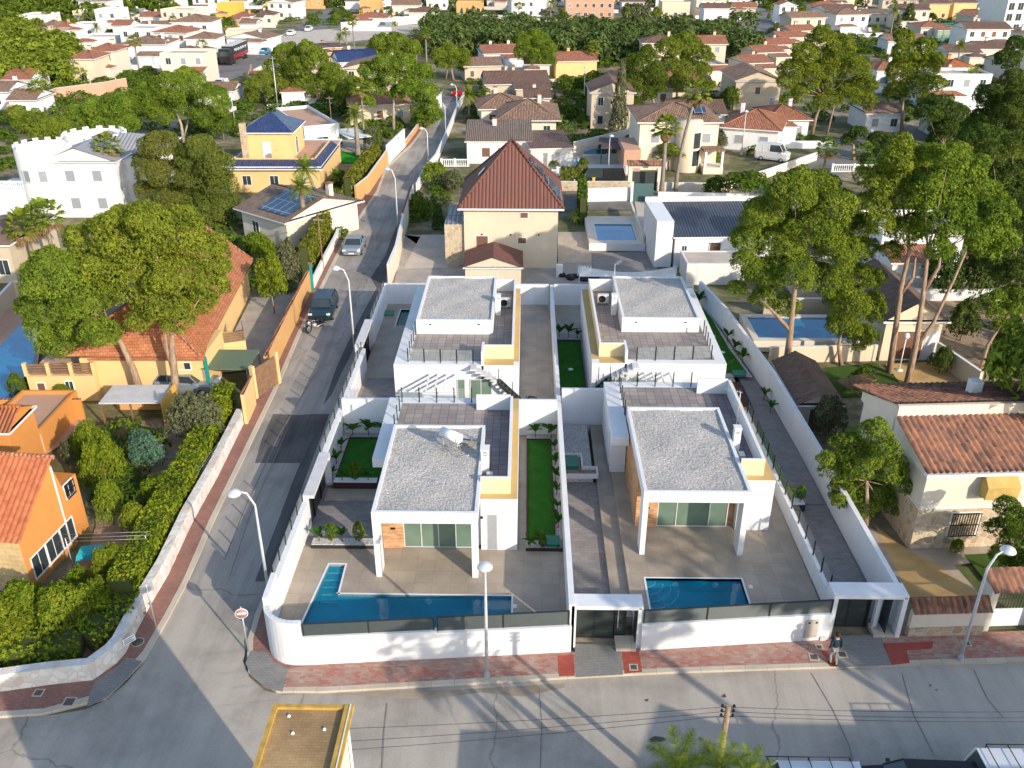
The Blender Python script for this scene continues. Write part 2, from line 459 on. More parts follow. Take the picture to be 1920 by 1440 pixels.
def groundmat():
    m, nt, b = _new('open_ground', .95, 0, .1)
    g = _geo(nt)
    f = _noise(nt, g, .09, 8, .75); f2 = _noise(nt, g, .6, 6, .7)
    a = _ramp(nt, f, [(.36, (.08,.11,.035)), (.48, (.17,.165,.08)), (.56, (.28,.24,.16)), (.66, (.42,.37,.30))])
    c = _ramp(nt, f2, [(.35, (.65,.65,.65)), (.65, (1.1,1.1,1.1))])
    nt.links.new(_mix(nt, 1.0, a, c, 'MULTIPLY'), b.inputs['Base Color'])
    return m
M['ground'] = groundmat()
def sheet(name, px, z, m, kind='structure', zz=None, world=None):
    """flat sheet laid through surveyed points"""
    pts = [G(x, y, z) for x, y in px] if world is None else [Vector((a, b, z)) for a, b in world]
    mb = MB(); mb.add([(p.x, p.y, z) for p in pts], [tuple(range(len(pts)))])
    o = mb.build(name, m)
    if o.data.polygons[0].normal.z < 0: o.data.flip_normals()
    if kind: o['kind'] = kind
    return o
def slab(name, pts, z0, z1, m, parent=None, kind=None):
    o = MB().prism([(p[0], p[1]) for p in pts], z0, z1).build(name, m, parent)
    if kind: o['kind'] = kind
    return o
g = MB(); g.quad((-900,-150,-.06),(900,-150,-.06),(1500,3500,-.06),(-1500,3500,-.06)); g.build('ground', M['ground'])['kind'] = 'structure'
g = None
Lk = [(-400,1372),(0,1347),(100,1340),(160,1330),(200,1311),(237,1280),(270,1242),(300,1190),(325,1147),(357,1085),(400,982),(480,815),(525,720),(567,620),(635,480),(665,425),(710,360),(725,317),(775,270),(802,232),(830,197)]
Li = [(-400,1318),(0,1301),(100,1287),(175,1279),(220,1247),(237,1227),(275,1152),(317,1080),(362,982),(410,895),(460,792),(504,702),(555,600),(585,545),(605,500),(627,460),(640,432),(655,414),(667,382),(690,360),(725,310),(757,277),(787,235),(810,210),(824,192)]
Lkw = [G(*p) for p in Lk]; Liw = [G(*p) for p in Li]
# junction and front street: one sheet up to both kerbs
front = [(-60,-40),(60,-40),(60,29.2)] + [tuple(G(*p)[:2]) for p in ((1920,1243),(1600,1252),(1240,1264),(1000,1277),(800,1289),(600,1300),(530,1302),(496,1294),(468,1270),(456,1240))]
cx = -12.95
front += [(-13.0, 32.6), (cx, 36), (cx, 73)] + [tuple(G(*p)[:2]) for p in ((727,535),(745,442),(767,395),(782,360),(792,330),(815,305),(840,250),(855,212),(867,185))]
front += [tuple(p[:2]) for p in reversed(Lkw)] + [(-60, 20)]
sheet('road', None, 0.0, M['road'], world=front)
# side street surface on top of it
side = [tuple(G(*p)[:2]) for p in ((357,1085),(400,982),(480,815),(525,720),(567,620),(635,480),(665,425),(710,360),(725,317),(775,270),(802,232),(830,197),(867,185),(855,212),(840,250),(815,305),(792,330),(782,360),(767,395),(745,442),(727,535))] + [(cx,73),(cx,36),(-13.0,33.2)] + [tuple(G(*p)[:2]) for p in ((455,1195),(400,1150))]
sheet('side_street', None, 0.004, M['road2'], world=side)
sheet('road_patch', [(520,775),(556,775),(640,775),(628,745),(700,640),(740,450),(727,535),(700,575),(690,640),(660,700),(600,860),(548,975),(505,1085),(488,1110),(512,1010),(545,920),(560,860),(500,862),(470,880)][:0] or [(512,776),(560,778),(590,776),(618,776),(560,930),(500,1090),(478,1090),(520,980),(548,905),(563,868),(500,868),(478,868),(492,820)], 0.008, M['roaddk'])
sheet('road_patch', [(695,520),(722,480),(746,415),(752,420),(733,505),(722,545),(712,560),(640,700),(622,740),(606,760),(630,690),(668,610),(706,540)], 0.008, M['roaddk'])
# kerbs and pavements, left side
def ribbon(name, outer, inner, z0, z1, m, kind='structure'):
    return slab(name, list(outer) + list(reversed(inner)), z0, z1, m, kind=kind)
def offset(line, d):
    out = []
    for i, p in enumerate(line):
        a = line[max(i-1, 0)]; b = line[min(i+1, len(line)-1)]
        t = (b-a).normalized(); out.append(p + Vector((-t.y, t.x, 0))*d)
    return out
def strips(name, outer, inner, z0, z1, m):
    """pavement built of convex quads between two polylines"""
    def samp(line, n):
        L = [0]
        for a, b in zip(line, line[1:]): L.append(L[-1]+(b-a).length)
        out = []
        for k in range(n+1):
            t = L[-1]*k/n; i = 0
            while i < len(L)-2 and L[i+1] < t: i += 1
            f = (t-L[i])/max(1e-6, L[i+1]-L[i]); out.append(line[i].lerp(line[i+1], min(1, f)))
        return out
    n = 60; o = samp(outer, n); i_ = samp(inner, n); mb = MB()
    vs = [(p.x,p.y,z1) for p in o] + [(p.x,p.y,z1) for p in i_] + [(p.x,p.y,z0) for p in o] + [(p.x,p.y,z0) for p in i_]
    N = n+1; fs = []
    for k in range(n):
        fs += [(k,k+1,N+k+1,N+k), (2*N+k,2*N+k+1,k+1,k), (N+k,N+k+1,3*N+k+1,3*N+k)]
    mb.add(vs, fs); ob = mb.build(name, m); ob['kind'] = 'structure'; return ob
strips('pavement', offset(Lkw, .28), Liw, -.05, .12, M['pavered'])
strips('kerb', Lkw, offset(Lkw, .28), -.05, .125, M['curb'])
# grey corner of the left pavement
sheet('pavement_corner', [(163,1326),(200,1308),(234,1277),(266,1240),(238,1232),(222,1248),(178,1278),(168,1300)], .128, M['pavegrey'])
# front pavement
Fk = [G(*p) for p in ((1990,1240),(1920,1243),(1600,1252),(1240,1264),(1000,1277),(800,1289),(600,1300),(530,1302),(496,1294),(470,1272),(457,1243),(461,1215))] + [Vector((-12.98,33.5,0)), Vector((cx,36,0)), Vector((cx,73,0))] + [G(*p) for p in ((733,528),(750,440),(770,395),(785,360))]
Fi = [G(*p) for p in ((1990,1180),(1920,1186),(1704,1195),(1553,1202),(1200,1222),(1070,1226),(700,1244),(590,1250),(540,1252),(512,1240))] + [Vector((-11.95,33.0,0)), Vector((-11.95,36,0)), Vector((-11.95,73,0))] + [G(*p) for p in ((740,528),(757,440),(777,395),(792,360))]
def resamp_pair():
    mb = MB(); return mb
Fo2 = offset(Fk, -.25)
strips('pavement', Fo2[:10], Fi[:8], -.05, .12, M['pavefront'])
strips('pavement', Fo2[9:], Fi[7:], -.05, .119, M['pavered'])
strips('kerb', Fk, Fo2, -.05, .125, M['curb'])
def patch(name, px, m, z=.126): return sheet(name, px, z, m)
patch('driveway_apron', [(1078,1207),(1164,1210),(1164,1221),(1168,1265),(1079,1270)], M['pavegrey'])
patch('driveway_apron', [(1563,1192),(1650,1190),(1672,1247),(1571,1252)], M['pavegrey'])
patch('pavement_patch', [(1045,1229),(1075,1227),(1078,1267),(1048,1268)], M['paveredbright'])
patch('pavement_patch', [(1166,1221),(1198,1219),(1204,1260),(1171,1263)], M['paveredbright'])
patch('pavement_patch', [(1655,1206),(1750,1203),(1748,1216),(1700,1219),(1706,1243),(1672,1247)], M['paveredbright'])
patch('pavement_patch', [(1540,1220),(1560,1219),(1571,1250),(1556,1250)], M['paveredbright'])
patch('pavement_corner', [(470,1220),(500,1222),(512,1240),(540,1254),(530,1297),(498,1290),(472,1268),(460,1243)], M['pavegrey'], .130)
def manhole(x, y, r, round_, label):
    c = G(x, y, .128); t = empty('manhole_cover', (c.x, c.y, .128), 0, label, 'manhole cover')
    if round_:
        MB().lathe([(r,.0),(r,.012),(r*.86,.012),(r*.86,.0)], 24).build('rim', M['curb'], t)
        MB().lathe([(r*.85,0),(r*.85,.01),(0,.01)], 24).build('plate', M['iron'], t)
    else:
        mb = MB(); 
        for q in ((-r,r,-r,-r+.06),(-r,r,r-.06,r),(-r,-r+.06,-r+.06,r-.06),(r-.06,r,-r+.06,r-.06)): mb.box(q[0],q[1],q[2],q[3],0,.012)
        mb.build('rim', M['curb'], t)
        MB().box(-r+.062,r-.062,-r+.062,r-.062,0,.010).build('plate', M['iron'], t)
M['iron'] = plain('cast_iron', (.12,.10,.09), .7, .3, .3, .2, 8)
manhole(258, 1204, .30, True, 'round manhole cover in the red pavement by the corner garden wall')
manhole(72, 1299, .22, False, 'small square cover by the stone wall, nearest the left edge')
manhole(130, 1316, .26, False, 'square cover on the red pavement beside the kerb')
manhole(1579, 1227, .22, False, 'square cover on the grey apron behind the walking person')
manhole(1536, 1213, .17, False, 'small square cover at the foot of the white wall, left of the person')
manhole(1526, 1232, .22, False, 'paving coloured square cover on the red pavement left of the person')
manhole(1188, 1251, .2, False, 'square cover in the bright red patch by the first gate')
manhole(1812, 1206, .2, False, 'square cover near the right street lamp by the rubble wall')
# stains
def stain(px, label=None):
    o = sheet('road_stain', px, .012, M['tar'])
stain([(1216,1386),(1228,1380),(1244,1382),(1250,1387),(1240,1391),(1222,1391)])
stain([(1352,1306),(1359,1300),(1362,1307),(1358,1308)])
stain([(1209,1312),(1216,1310),(1215,1315),(1210,1315)])
stain([(1740,1285),(1746,1283),(1747,1287)])
stain([(1752,1293),(1758,1292),(1757,1296)])
def seam(px, w_, m='tar'):
    P_ = [G(x, y, .010) for x, y in px]; o = [p + Vector((w_, 0, 0)) for p in P_]
    mb = MB()
    for i in range(len(P_)-1): mb.add([P_[i], o[i], o[i+1], P_[i+1]], [(0,1,2,3)])
    mb.build('road_seam', M[m])['kind'] = 'structure'
M['seam'] = plain('sealed_seam', (.20,.18,.16), .9, var=.2)
seam([(724,1318),(718,1370),(714,1440)], .07, 'seam'); seam([(1520,1262),(1560,1330),(1592,1400),(1600,1440)], .05, 'seam'); seam([(1690,1262),(1712,1340),(1750,1415)], .04, 'seam'); seam([(1010,1290),(1015,1360),(1012,1440)], .04, 'seam'); seam([(380,1325),(420,1322),(480,1316),(520,1312)], .06, 'seam'); seam([(1825,1255),(1850,1310),(1880,1345)], .04, 'seam'); seam([(590,700),(520,820),(455,960),(420,1050)], .07, 'seam'); seam([(540,800),(470,960),(430,1080)], .05, 'seam')
M['damp'] = plain('damp_gutter', (.31,.25,.18), .8, var=.2, scale=.8); sheet('road_patch', [(640,1301),(860,1293),(1060,1281),(1060,1289),(980,1306),(900,1298),(800,1312),(700,1306)], .006, M['damp'])
# far streets
def far_road(pts, name='road', m='roadfar', z=.0):
    return sheet(name, pts, z, M[m])
far_road([(310,180),(385,165),(480,134),(520,112),(560,88),(600,60),(650,30),(700,0),(640,0),(600,20),(575,38),(520,78),(480,97),(400,125),(330,150)])
far_road([(830,196),(867,186),(900,190),(1000,196),(1000,180),(900,172),(830,176),(780,184),(600,215),(600,225),(800,196)], 'road')
far_road([(1385,55),(1415,20),(1425,-8),(1475,-8),(1462,30),(1440,70),(1428,105),(1330,170),(1290,200),(1250,196),(1330,140),(1398,105)])
far_road([(1060,395),(1250,392),(1440,396),(1500,372),(1580,325),(1650,272),(1690,262),(1780,262),(1780,236),(1660,240),(1600,243),(1500,300),(1440,345),(1380,362),(1060,362)])
sheet('dirt_verge', [(480,84),(540,60),(700,48),(900,44),(1240,50),(1240,56),(1000,52),(800,62),(640,80),(560,92),(520,100)], .004, M['concretelt'])
M['gate'] = plain('gate_slats', (.055,.068,.066), .5, .3, .4, .08)
# ------------------------------------------------------------------ the four white villas and their plots
DZ = .8
def yard(name, m, x0, x1, y0, y1, z=DZ, zb=-.05):
    o = box(name, m, x0, x1, y0, y1, zb, z); o['kind'] = 'structure'; return o
def sheetw(name, m, pts, z, kind='structure'):
    return sheet(name, None, z, m, kind, world=pts)
# yards: paving blocks around the pools
def yard_round_pool(m, x0, x1, y0, y1, px0, px1, py0, py1):
    mb = MB()
    mb.box(x0, px0, y0, y1, -.05, DZ); mb.box(px1, x1, y0, y1, -.05, DZ)
    mb.box(px0, px1, y0, py0, -.05, DZ); mb.box(px0, px1, py1, y1, -.05, DZ)
    o = mb.build('yard_paving', m); o['kind'] = 'structure'; return o
# plot 1: L-shaped pool
y1 = MB()
y1.box(-11.6,-10.35,31.0,37.9,-.05,DZ); y1.box(-10.35,-9.03,36.52,37.9,-.05,DZ)
y1.box(-9.03,-.55,34.22,37.9,-.05,DZ); y1.box(-.55,2.1,31.4,37.9,-.05,DZ); y1.box(-10.35,-.55,31.2,31.9,-.05,DZ)
y1.box(-.35,2.1,37.9,49.6,-.05,DZ-.004)
y1.prism([(-10.42,31.9),(-10.42,36.52),(-9.98,36.52),(-10.38,31.9)], -.05, DZ-.001)
y1.build('yard_paving', M['deck'])['kind'] = 'structure'
yard('yard_paving', M['deckgrey'], -11.6, -7.3, 37.9, 49.6, DZ-.06)
yard('yard_paving', M['deck'], -11.3, -7.3, 42.2, 43.3, DZ+.02)
# pools
WATER_A = {}
def clearwater(name, c):
    m = M['water'].copy() if c is None else watermat(name, c)
    m.name = name; m.node_tree.nodes['Principled BSDF'].inputs['Alpha'].default_value = .62
    return m
M['poolwater'] = clearwater('clear_pool_water', (.002,.19,.31))
def pool(label, outline, zt, steps=(), floor_z=-.035, water='poolwater', coping=.10, group=None):
    xs = [p[0] for p in outline]; ys = [p[1] for p in outline]
    t = empty('swimming_pool', (sum(xs)/len(xs), sum(ys)/len(ys), zt), 0, label, 'swimming pool', group)
    ox, oy = t.location.x, t.location.y
    L = [(x-ox, y-oy) for x, y in outline]
    a = sum(L[i][0]*L[(i+1)%len(L)][1]-L[(i+1)%len(L)][0]*L[i][1] for i in range(len(L)))
    if a < 0: L = L[::-1]
    n = len(L)
    mb = MB(); vs = [(x,y,.012) for x,y in L] + [(x,y,floor_z-zt) for x,y in L]
    mb.add(vs, [(i,(i+1)%n,n+(i+1)%n,n+i) for i in range(n)] + [tuple(range(n, 2*n))])
    mb.build('basin', M['mosaic'], t)
    mb = MB()
    for i in range(n):
        a_, b_ = Vector(L[i]+(0,)), Vector(L[(i+1)%n]+(0,)); d = (b_-a_).normalized(); nn = Vector((d.y,-d.x,0))*coping
        mb.add([a_-d*coping*0+Vector((0,0,.02)), b_+Vector((0,0,.02)), b_+nn+d*coping+Vector((0,0,.02)), a_+nn-d*coping+Vector((0,0,.02))], [(3,2,1,0)])
        mb.add([a_+Vector((0,0,-.2)), b_+Vector((0,0,-.2)), b_+Vector((0,0,.02)), a_+Vector((0,0,.02))], [(0,1,2,3)])
    mb.build('coping', M['whitetop'], t)
    mb = MB(); mb.add([(x,y,-.13) for x,y in L], [tuple(range(n))]); mb.build('water', M[water], t)
    for s in steps:
        s(t, ox, oy, zt)
    return t
def straight_steps(x0, x1, ya, yb, n):
    def f(t, ox, oy, zt):
        for k in range(n):
            y0 = ya + (yb-ya)*k/n; y1 = ya + (yb-ya)*(k+1)/n
            mb = MB(); mb.box(x0-ox+.01, x1-ox-.01, y0-oy, y1-oy, -.8, -.16-.11*k); mb.mi = 1
            mb.box(x0-ox+.01, x1-ox-.01, y1-oy+.0, y1-oy+(.05 if yb > ya else -.05), -.16-.11*k, -.155-.11*k+.02)
            mb.build('step', [M['mosaic'], M['whitetop']], t)
    return f
def round_steps(cx_, cy_, rs, a0, a1):
    def f(t, ox, oy, zt):
        for k, r in enumerate(rs):
            mb = MB(); n = 16; pts = [(cx_-ox, cy_-oy)]
            for i in range(n+1):
                a = R(a0+(a1-a0)*i/n); pts.append((cx_-ox+r*math.cos(a), cy_-oy+r*math.sin(a)))
            mb.prism(pts, -.82, -.17-.12*k); mb.build('step', M['mosaic'], t)
            mb = MB(); 
            for i in range(n):
                a, b = R(a0+(a1-a0)*i/n), R(a0+(a1-a0)*(i+1)/n); q = r-.05
                mb.add([(cx_-ox+q*math.cos(a),cy_-oy+q*math.sin(a),-.165-.12*k),(cx_-ox+r*math.cos(a),cy_-oy+r*math.sin(a),-.165-.12*k),(cx_-ox+r*math.cos(b),cy_-oy+r*math.sin(b),-.165-.12*k),(cx_-ox+q*math.cos(b),cy_-oy+q*math.sin(b),-.165-.12*k)], [(0,1,2,3)])
            mb.build('step_edge', M['whitetop'], t)
    return f
def lights(pts):
    def f(t, ox, oy, zt):
        for x, y in pts:
            o = MB().lathe([(.16,0),(.14,.03),(0,.035)], 14, (0,0,0)).build('pool_light', M['whitetop'], t); o.location = (x-ox, y-oy-.02, -.3); o.rotation_euler = (R(80), 0, 0)
    return f
pool('long L-shaped blue pool with straight steps behind the corner wall', [(-10.32,31.9),(-.57,31.9),(-.57,34.17),(-9.04,34.19),(-9.08,36.46),(-9.88,36.47)], DZ,
     [straight_steps(-9.98,-9.08,36.4,34.3,5), lights([(-7.0,34.1),(-4.6,34.1),(-2.2,34.1)])])
yard_round_pool(M['deck'], 5.2, 14.3, 33.0, 51.4, 6.1, 10.85, 33.3, 35.62)
slab('yard_paving', [(5.2,31.6),(14.3,32.45),(14.3,33.0),(5.2,33.0)], -.05, DZ, M['deck'], kind='structure')
pool('short rectangular blue pool with rounded corner steps behind the slatted fence', [(6.1,33.3),(10.85,33.3),(10.85,35.62),(6.1,35.62)], DZ,
     [round_steps(6.11, 35.61, (.5,.9,1.3,1.7), -88, -2), lights([(7.6,35.55),(9.6,35.55)])])
def skimmer(x, y): tag(box('skimmer_lid', M['whitetop'], x-.09, x+.09, y-.12, y+.12, DZ+.005, DZ+.03), None)
for x, y, l in ((-.40,33.45,'small white square lid on the deck at the right end of the L-shaped pool'), (11.2,35.05,'small white square lid on the deck at the right end of the short pool')):
    t = empty('skimmer_lid', (x,y,DZ), 0, l, 'pool lid'); MB().box(-.09,.09,-.13,.13,0,.03).build('lid', M['whitetop'], t); MB().box(-.11,.11,-.15,.15,0,.012).build('rim', M['greytop'], t)
# front street wall with slatted fence
def walls(name, label, cat, segs, m='white', cop='whitetop', group=None):
    """segs: list of ((x,y),(x,y),z0,z1,thick)"""
    t = empty(name, (segs[0][0][0], segs[0][0][1], segs[0][2]), 0, label, cat, group)
    o = t.location.copy(); mb = MB(); mc = MB()
    for a, b, z0, z1, th in segs:
        a = Vector((a[0],a[1],0)) - Vector((o.x,o.y,0)); b = Vector((b[0],b[1],0)) - Vector((o.x,o.y,0))
        d = (b-a).normalized(); n = Vector((-d.y,d.x,0))*th/2
        mb.prism([tuple((a-n)[:2]),tuple((b-n)[:2]),tuple((b+n)[:2]),tuple((a+n)[:2])], z0-o.z, z1-o.z)
        n2 = n*1.03
        mc.prism([tuple((a-n2)[:2]),tuple((b-n2)[:2]),tuple((b+n2)[:2]),tuple((a+n2)[:2])], z1-o.z, z1-o.z+.025)
    mb.build('wall', M[m], t)
    if cop: mc.build('coping', M[cop], t)
    return t
def slat_fence(label, a, b, z0, z1, n=7, posts=3, mat='anthracite', group=None):
    a, b = Vector((a[0],a[1],0)), Vector((b[0],b[1],0)); L = (b-a).length
    t = empty('slatted_fence', (a.x,a.y,z0), math.atan2(b.y-a.y,b.x-a.x), label, 'fence', group)
    h = z1-z0; mb = MB()
    for k in range(n):
        z = h*(k+.5)/n; mb.add([(0,-.035,z-h/n*.36),(L,-.035,z-h/n*.36),(L,.02,z+h/n*.34),(0,.02,z+h/n*.34),(0,-.02,z-h/n*.36),(L,-.02,z-h/n*.36),(L,.035,z+h/n*.34),(0,.035,z+h/n*.34)], [(0,1,2,3),(7,6,5,4),(3,2,6,7),(0,4,5,1)])
    mb.build('slat_panel', M['gate'], t)
    for k in range(posts):
        x = .03+(L-.06)*k/max(1,posts-1); MB().box(x-.03,x+.03,-.045,.045,0,h).build('post', M[mat], t)
    MB().box(0,L,-.05,.05,h,h+.02).build('top_rail', M[mat], t)
    return t
def fp(x): return 30.2+(x+9.4)*.0841          # line of the street front
walls('garden_wall', 'long white street wall between the rounded corner and the first gate', 'wall',
      [((-10.0,fp(-10.0)+.12),(-3.9,fp(-3.9)+.12),0,1.72,.24), ((-3.9,fp(-3.9)+.12),(2.2,fp(2.2)+.12),0,1.62,.24)])
slat_fence('dark slatted fence on the street wall, lower left length before the pool steps', (-9.75,fp(-9.75)+.12),(-3.95,fp(-3.95)+.12),1.76,2.42)
slat_fence('dark slatted fence on the street wall, higher length ending at the first gate', (-3.85,fp(-3.85)+.12),(2.1,fp(2.1)+.12),1.68,2.45)
cw = MB(); cen = Vector((-10.2, 31.65)); arc = []
for k in range(11):
    a = R(180+90*k/10); arc.append((cen.x+1.55*math.cos(a), cen.y+1.5*math.sin(a)))
outer = [(-11.78,33.2)] + arc + [(-9.8,fp(-9.8)-.0)]
t = empty('corner_wall', (-11.2,30.6,0), 0, 'rounded white corner wall with high end at the street junction', 'wall')
mb = MB()
for k in range(len(outer)-1):
    a, b = Vector(outer[k]+(0,)), Vector(outer[k+1]+(0,)); d = (b-a).normalized(); n = Vector((-d.y,d.x,0))*.24
    z1 = 2.55 if k > 1 else 2.9
    off = Vector((11.2,-30.6,0))
    mb.prism([tuple((a+off)[:2]),tuple((b+off)[:2]),tuple((b+n+off)[:2]),tuple((a+n+off)[:2])], 0, z1)
mb.build('wall', M['white'], t)
walls('garden_wall', 'white street wall between the two gates with a meter box', 'wall', [((5.4,31.45),(14.25,32.3),0,1.62,.24)])
slat_fence('dark slatted fence between the two gates in front of the short pool', (5.45,31.45),(14.2,32.3),1.66,2.38,7,4)
t = empty('meter_box', (13.35,32.06,.35), R(5.5), 'beige meter cabinet set in the white wall beside the second gate', 'meter box')
MB().box(-.3,.3,-.03,.0,0,1.05).build('door', M['concretelt'], t)
for x in (-.17,.17): MB().box(x-.05,x+.05,-.04,-.03,.85,.95).build('lock', M['black'], t)
MB().box(.5,.78,-.03,0,-.25,.0).build('letter_flap', M['greytop'], t)
# side walls
walls('garden_wall', 'long white side wall of the villas along the side street', 'wall',
      [((-11.65,33.2),(-11.65,39.7),0,2.45,.26), ((-11.65,44.1),(-11.65,58.9),0,2.45,.26), ((-11.8,63.6),(-11.85,71.6),0,2.45,.26)])
walls('garden_wall', 'white wall running back between the two front villas', 'wall', [((2.2,31.5),(2.2,51.6),0,2.62,.26)])
walls('garden_wall', 'white cross wall behind the left front villa', 'wall', [((-11.5,49.75),(2.05,49.75),0,3.25,.22)])
walls('garden_wall', 'white cross wall behind the gravel strip beside the right front villa', 'wall', [((2.4,51.6),(5.2,51.6),0,3.1,.22)])
walls('garden_wall', 'white wall running back between the two rear villas', 'wall', [((2.2,51.75),(2.2,71.5),0,2.62,.26)])
walls('garden_wall', 'white wall behind the rear left villa', 'wall', [((-12.0,71.6),(2.0,71.6),0,2.6,.22)])
walls('garden_wall', 'white wall behind the rear right villa', 'wall', [((2.4,71.6),(14.2,71.6),0,2.6,.22)])
walls('garden_wall', 'tall white boundary wall along the right hand driveway', 'wall',
      [((17.42,33.4),(17.3,45.7),0,2.5,.24), ((17.3,45.7),(17.05,55.5),0,2.5,.24), ((17.05,55.5),(16.0,67.0),0,2.5,.24), ((16.0,67.0),(15.0,72.8),0,2.5,.24)])
walls('garden_wall', 'low white dividing wall between the short pool and the driveway', 'wall', [((14.5,33.5),(14.35,51.3),0,1.75,.2)])
# glass screens on the side wall
def glass_rail(label, pts, z, h=1.0, step=1.5, group=None, tall_black=True):
    t = empty('glass_railing', (pts[0][0],pts[0][1],z), 0, label, 'railing', group)
    o = Vector((pts[0][0],pts[0][1],0)); mp = MB(); i = 0
    for a, b in zip(pts, pts[1:]):
        a = Vector((a[0],a[1],0))-o; b = Vector((b[0],b[1],0))-o; L = (b-a).length; n = max(1, round(L/step)); d = (b-a)/n
        for k in range(n+1):
            if i and k == 0: continue
            p = a+d*k; MB().box(p.x-.03,p.x+.03,p.y-.03,p.y+.03,0,h).build('post', M['black'], t)
        for k in range(n):
            p, q = a+d*(k+.06), a+d*(k+.94); nn = Vector((-d.y,d.x,0)).normalized()*.006
            mp.prism([tuple((p-nn)[:2]),tuple((q-nn)[:2]),tuple((q+nn)[:2]),tuple((p+nn)[:2])], .08, h-.04)
        i += 1
    mp.build('glass_panel', M['railglass'], t)
    return t
glass_rail('dark framed glass screen on the side wall, from the corner to the first side gate', [(-11.78,33.4),(-11.78,39.6)], 2.0, 1.1, 1.25)
glass_rail('dark framed glass screen on the side wall beside the turf lawn', [(-11.78,44.3),(-11.78,58.6)], 2.0, 1.1, 1.4)
glass_rail('dark framed glass screen on the side wall beside the green pool', [(-11.95,63.8),(-11.98,71.3)], 2.0, 1.1, 1.4)
glass_rail('dark fence on the low wall beside the right hand driveway', [(14.5,33.7),(14.35,51)], 1.77, .9, 1.35)
# gate portals
def portal(label, x0, x1, y0, y1, ztop, th=.2, leaf=None, legs=(.22,.22), number=None):
    t = empty('gate_portal', (x0,y0,0), 0, label, 'gate'); W = x1-x0; D = y1-y0
    MB().box(0,W,0,D,ztop-th,ztop).build('top_slab', M['white'], t)
    MB().box(.0,legs[0],0,D,0,ztop-th).build('pillar', M['white'], t)
    MB().box(W-legs[1],W,0,D,0,ztop-th).build('pillar', M['white'], t)
    return t, W, D
def gate_leaf(t, x0, x1, y, z0, z1, n=26, handle=None):
    mb = MB(); h = z1-z0
    for k in range(n):
        z = z0+h*(k+.1)/n; mb.box(x0+.06,x1-.06,y-.015,y+.015,z,z+h/n*.78)
    l = mb.build('gate_leaf', M['gate'], t)
    f = MB(); f.box(x0,x0+.06,y-.03,y+.03,z0,z1); f.box(x1-.06,x1,y-.03,y+.03,z0,z1); f.box(x0,x1,y-.029,y+.029,z1-.06,z1); f.box(x0,x1,y-.029,y+.029,z0-.05,z0+.01); f.box(x0+.05,x1-.05,y+.016,y+.028,z0,z1)
    f.build('frame', M['anthracite'], l)
    if handle is not None: MB().box(handle-.025,handle+.025,y-.08,y-.03,z0+.45,z1-.3).build('handle', M['steel'], l)
    return l
t, W, D = portal('white portal of the left front gate with double slatted leaves and a side door', 2.2, 5.43, 31.5, 32.35, 2.55)
gate_leaf(t, .22, 1.12, .72, .12, 2.34, 26); gate_leaf(t, 1.12, 2.06, .72, .12, 2.34, 26)
gate_leaf(t, 2.14, 2.58, .70, .30, 2.34, 22, 2.2)
MB().box(2.06,2.14,.62,.78,.1,2.34).build('post', M['anthracite'], t)
MB().box(2.95,3.0,.1,.75,.35,2.3).build('open_door', M['anthracite'], t)
MB().box(2.08,3.0,-.25,.6,0,.30).build('door_step', M['curb'], t)
def text3(s, loc, size, mat, parent, rot=(math.pi/2,0,0), ext=.008):
    c = bpy.data.curves.new('sign_text', 'FONT'); c.body = s; c.size = size; c.extrude = ext; c.align_x = 'CENTER'; c.align_y = 'CENTER'
    o = bpy.data.objects.new('lettering', c); COL.objects.link(o); o.location = loc; o.rotation_euler = rot; c.materials.append(mat)
    dg = bpy.context.evaluated_depsgraph_get(); me = bpy.data.meshes.new_from_object(o.evaluated_get(dg))
    bpy.data.objects.remove(o); o = bpy.data.objects.new('house_number', me); COL.objects.link(o); o.location = loc; o.rotation_euler = rot
    if parent: o.parent = parent
    return o
text3('54', (W-.13,-.012,2.42), .12, M['black'], t)
t, W, D = portal('white portal of the right front gate with grey double leaves and open side door', 14.22, 17.62, 32.35, 33.3, 2.6)
gate_leaf(t, .22, 1.1, .8, .12, 2.4, 26); gate_leaf(t, 1.1, 2.0, .8, .12, 2.4, 26)
MB().box(2.0,2.08,.7,.86,.1,2.4).build('post', M['black'], t)
MB().box(2.7,2.75,.1,.85,.3,2.35).build('open_door', M['anthracite'], t)
MB().box(2.2,3.15,.0,.85,0,.25).build('door_step', M['curb'], t)
MB().box(2.3,2.5,.55,.8,.25,2.4).build('inner_pillar', M['white'], t)
text3('52', (W-.13,-.012,2.47), .12, M['black'], t)
def side_portal(label, x, y0, y1, ztop):
    t = empty('gate_portal', (x,y0,0), 0, label, 'gate'); L = y1-y0
    MB().box(0,.6,0,L,ztop-.2,ztop).build('top_slab', M['greytop'], t)
    MB().box(.005,.25,0,.22,0,ztop-.2).build('pillar', M['white'], t)
    MB().box(.005,.595,L-.22,L-.002,0,ztop-.2).build('pillar', M['white'], t)
    mb = MB()
    for k in range(24):
        z = .15+2.2*k/24; mb.box(.16,.2,.24,L-.24,z,z+.075)
    l = mb.build('gate_leaf', M['anthracite'], t); MB().box(.2,.23,.24,L-.24,.12,2.4).build('backing', M['gate'], l)
    for y in (1.0, L*.62): MB().box(.24,.30,y-.04,y+.04,.1,ztop-.2).build('post', M['black'], t)
    return t
side_portal('white portal of the sliding side gate beside the turf lawn', -11.77, 39.7, 44.07, 2.8)
side_portal('white portal of the side gate at the rear left villa', -12.3, 58.9, 63.6, 2.75)
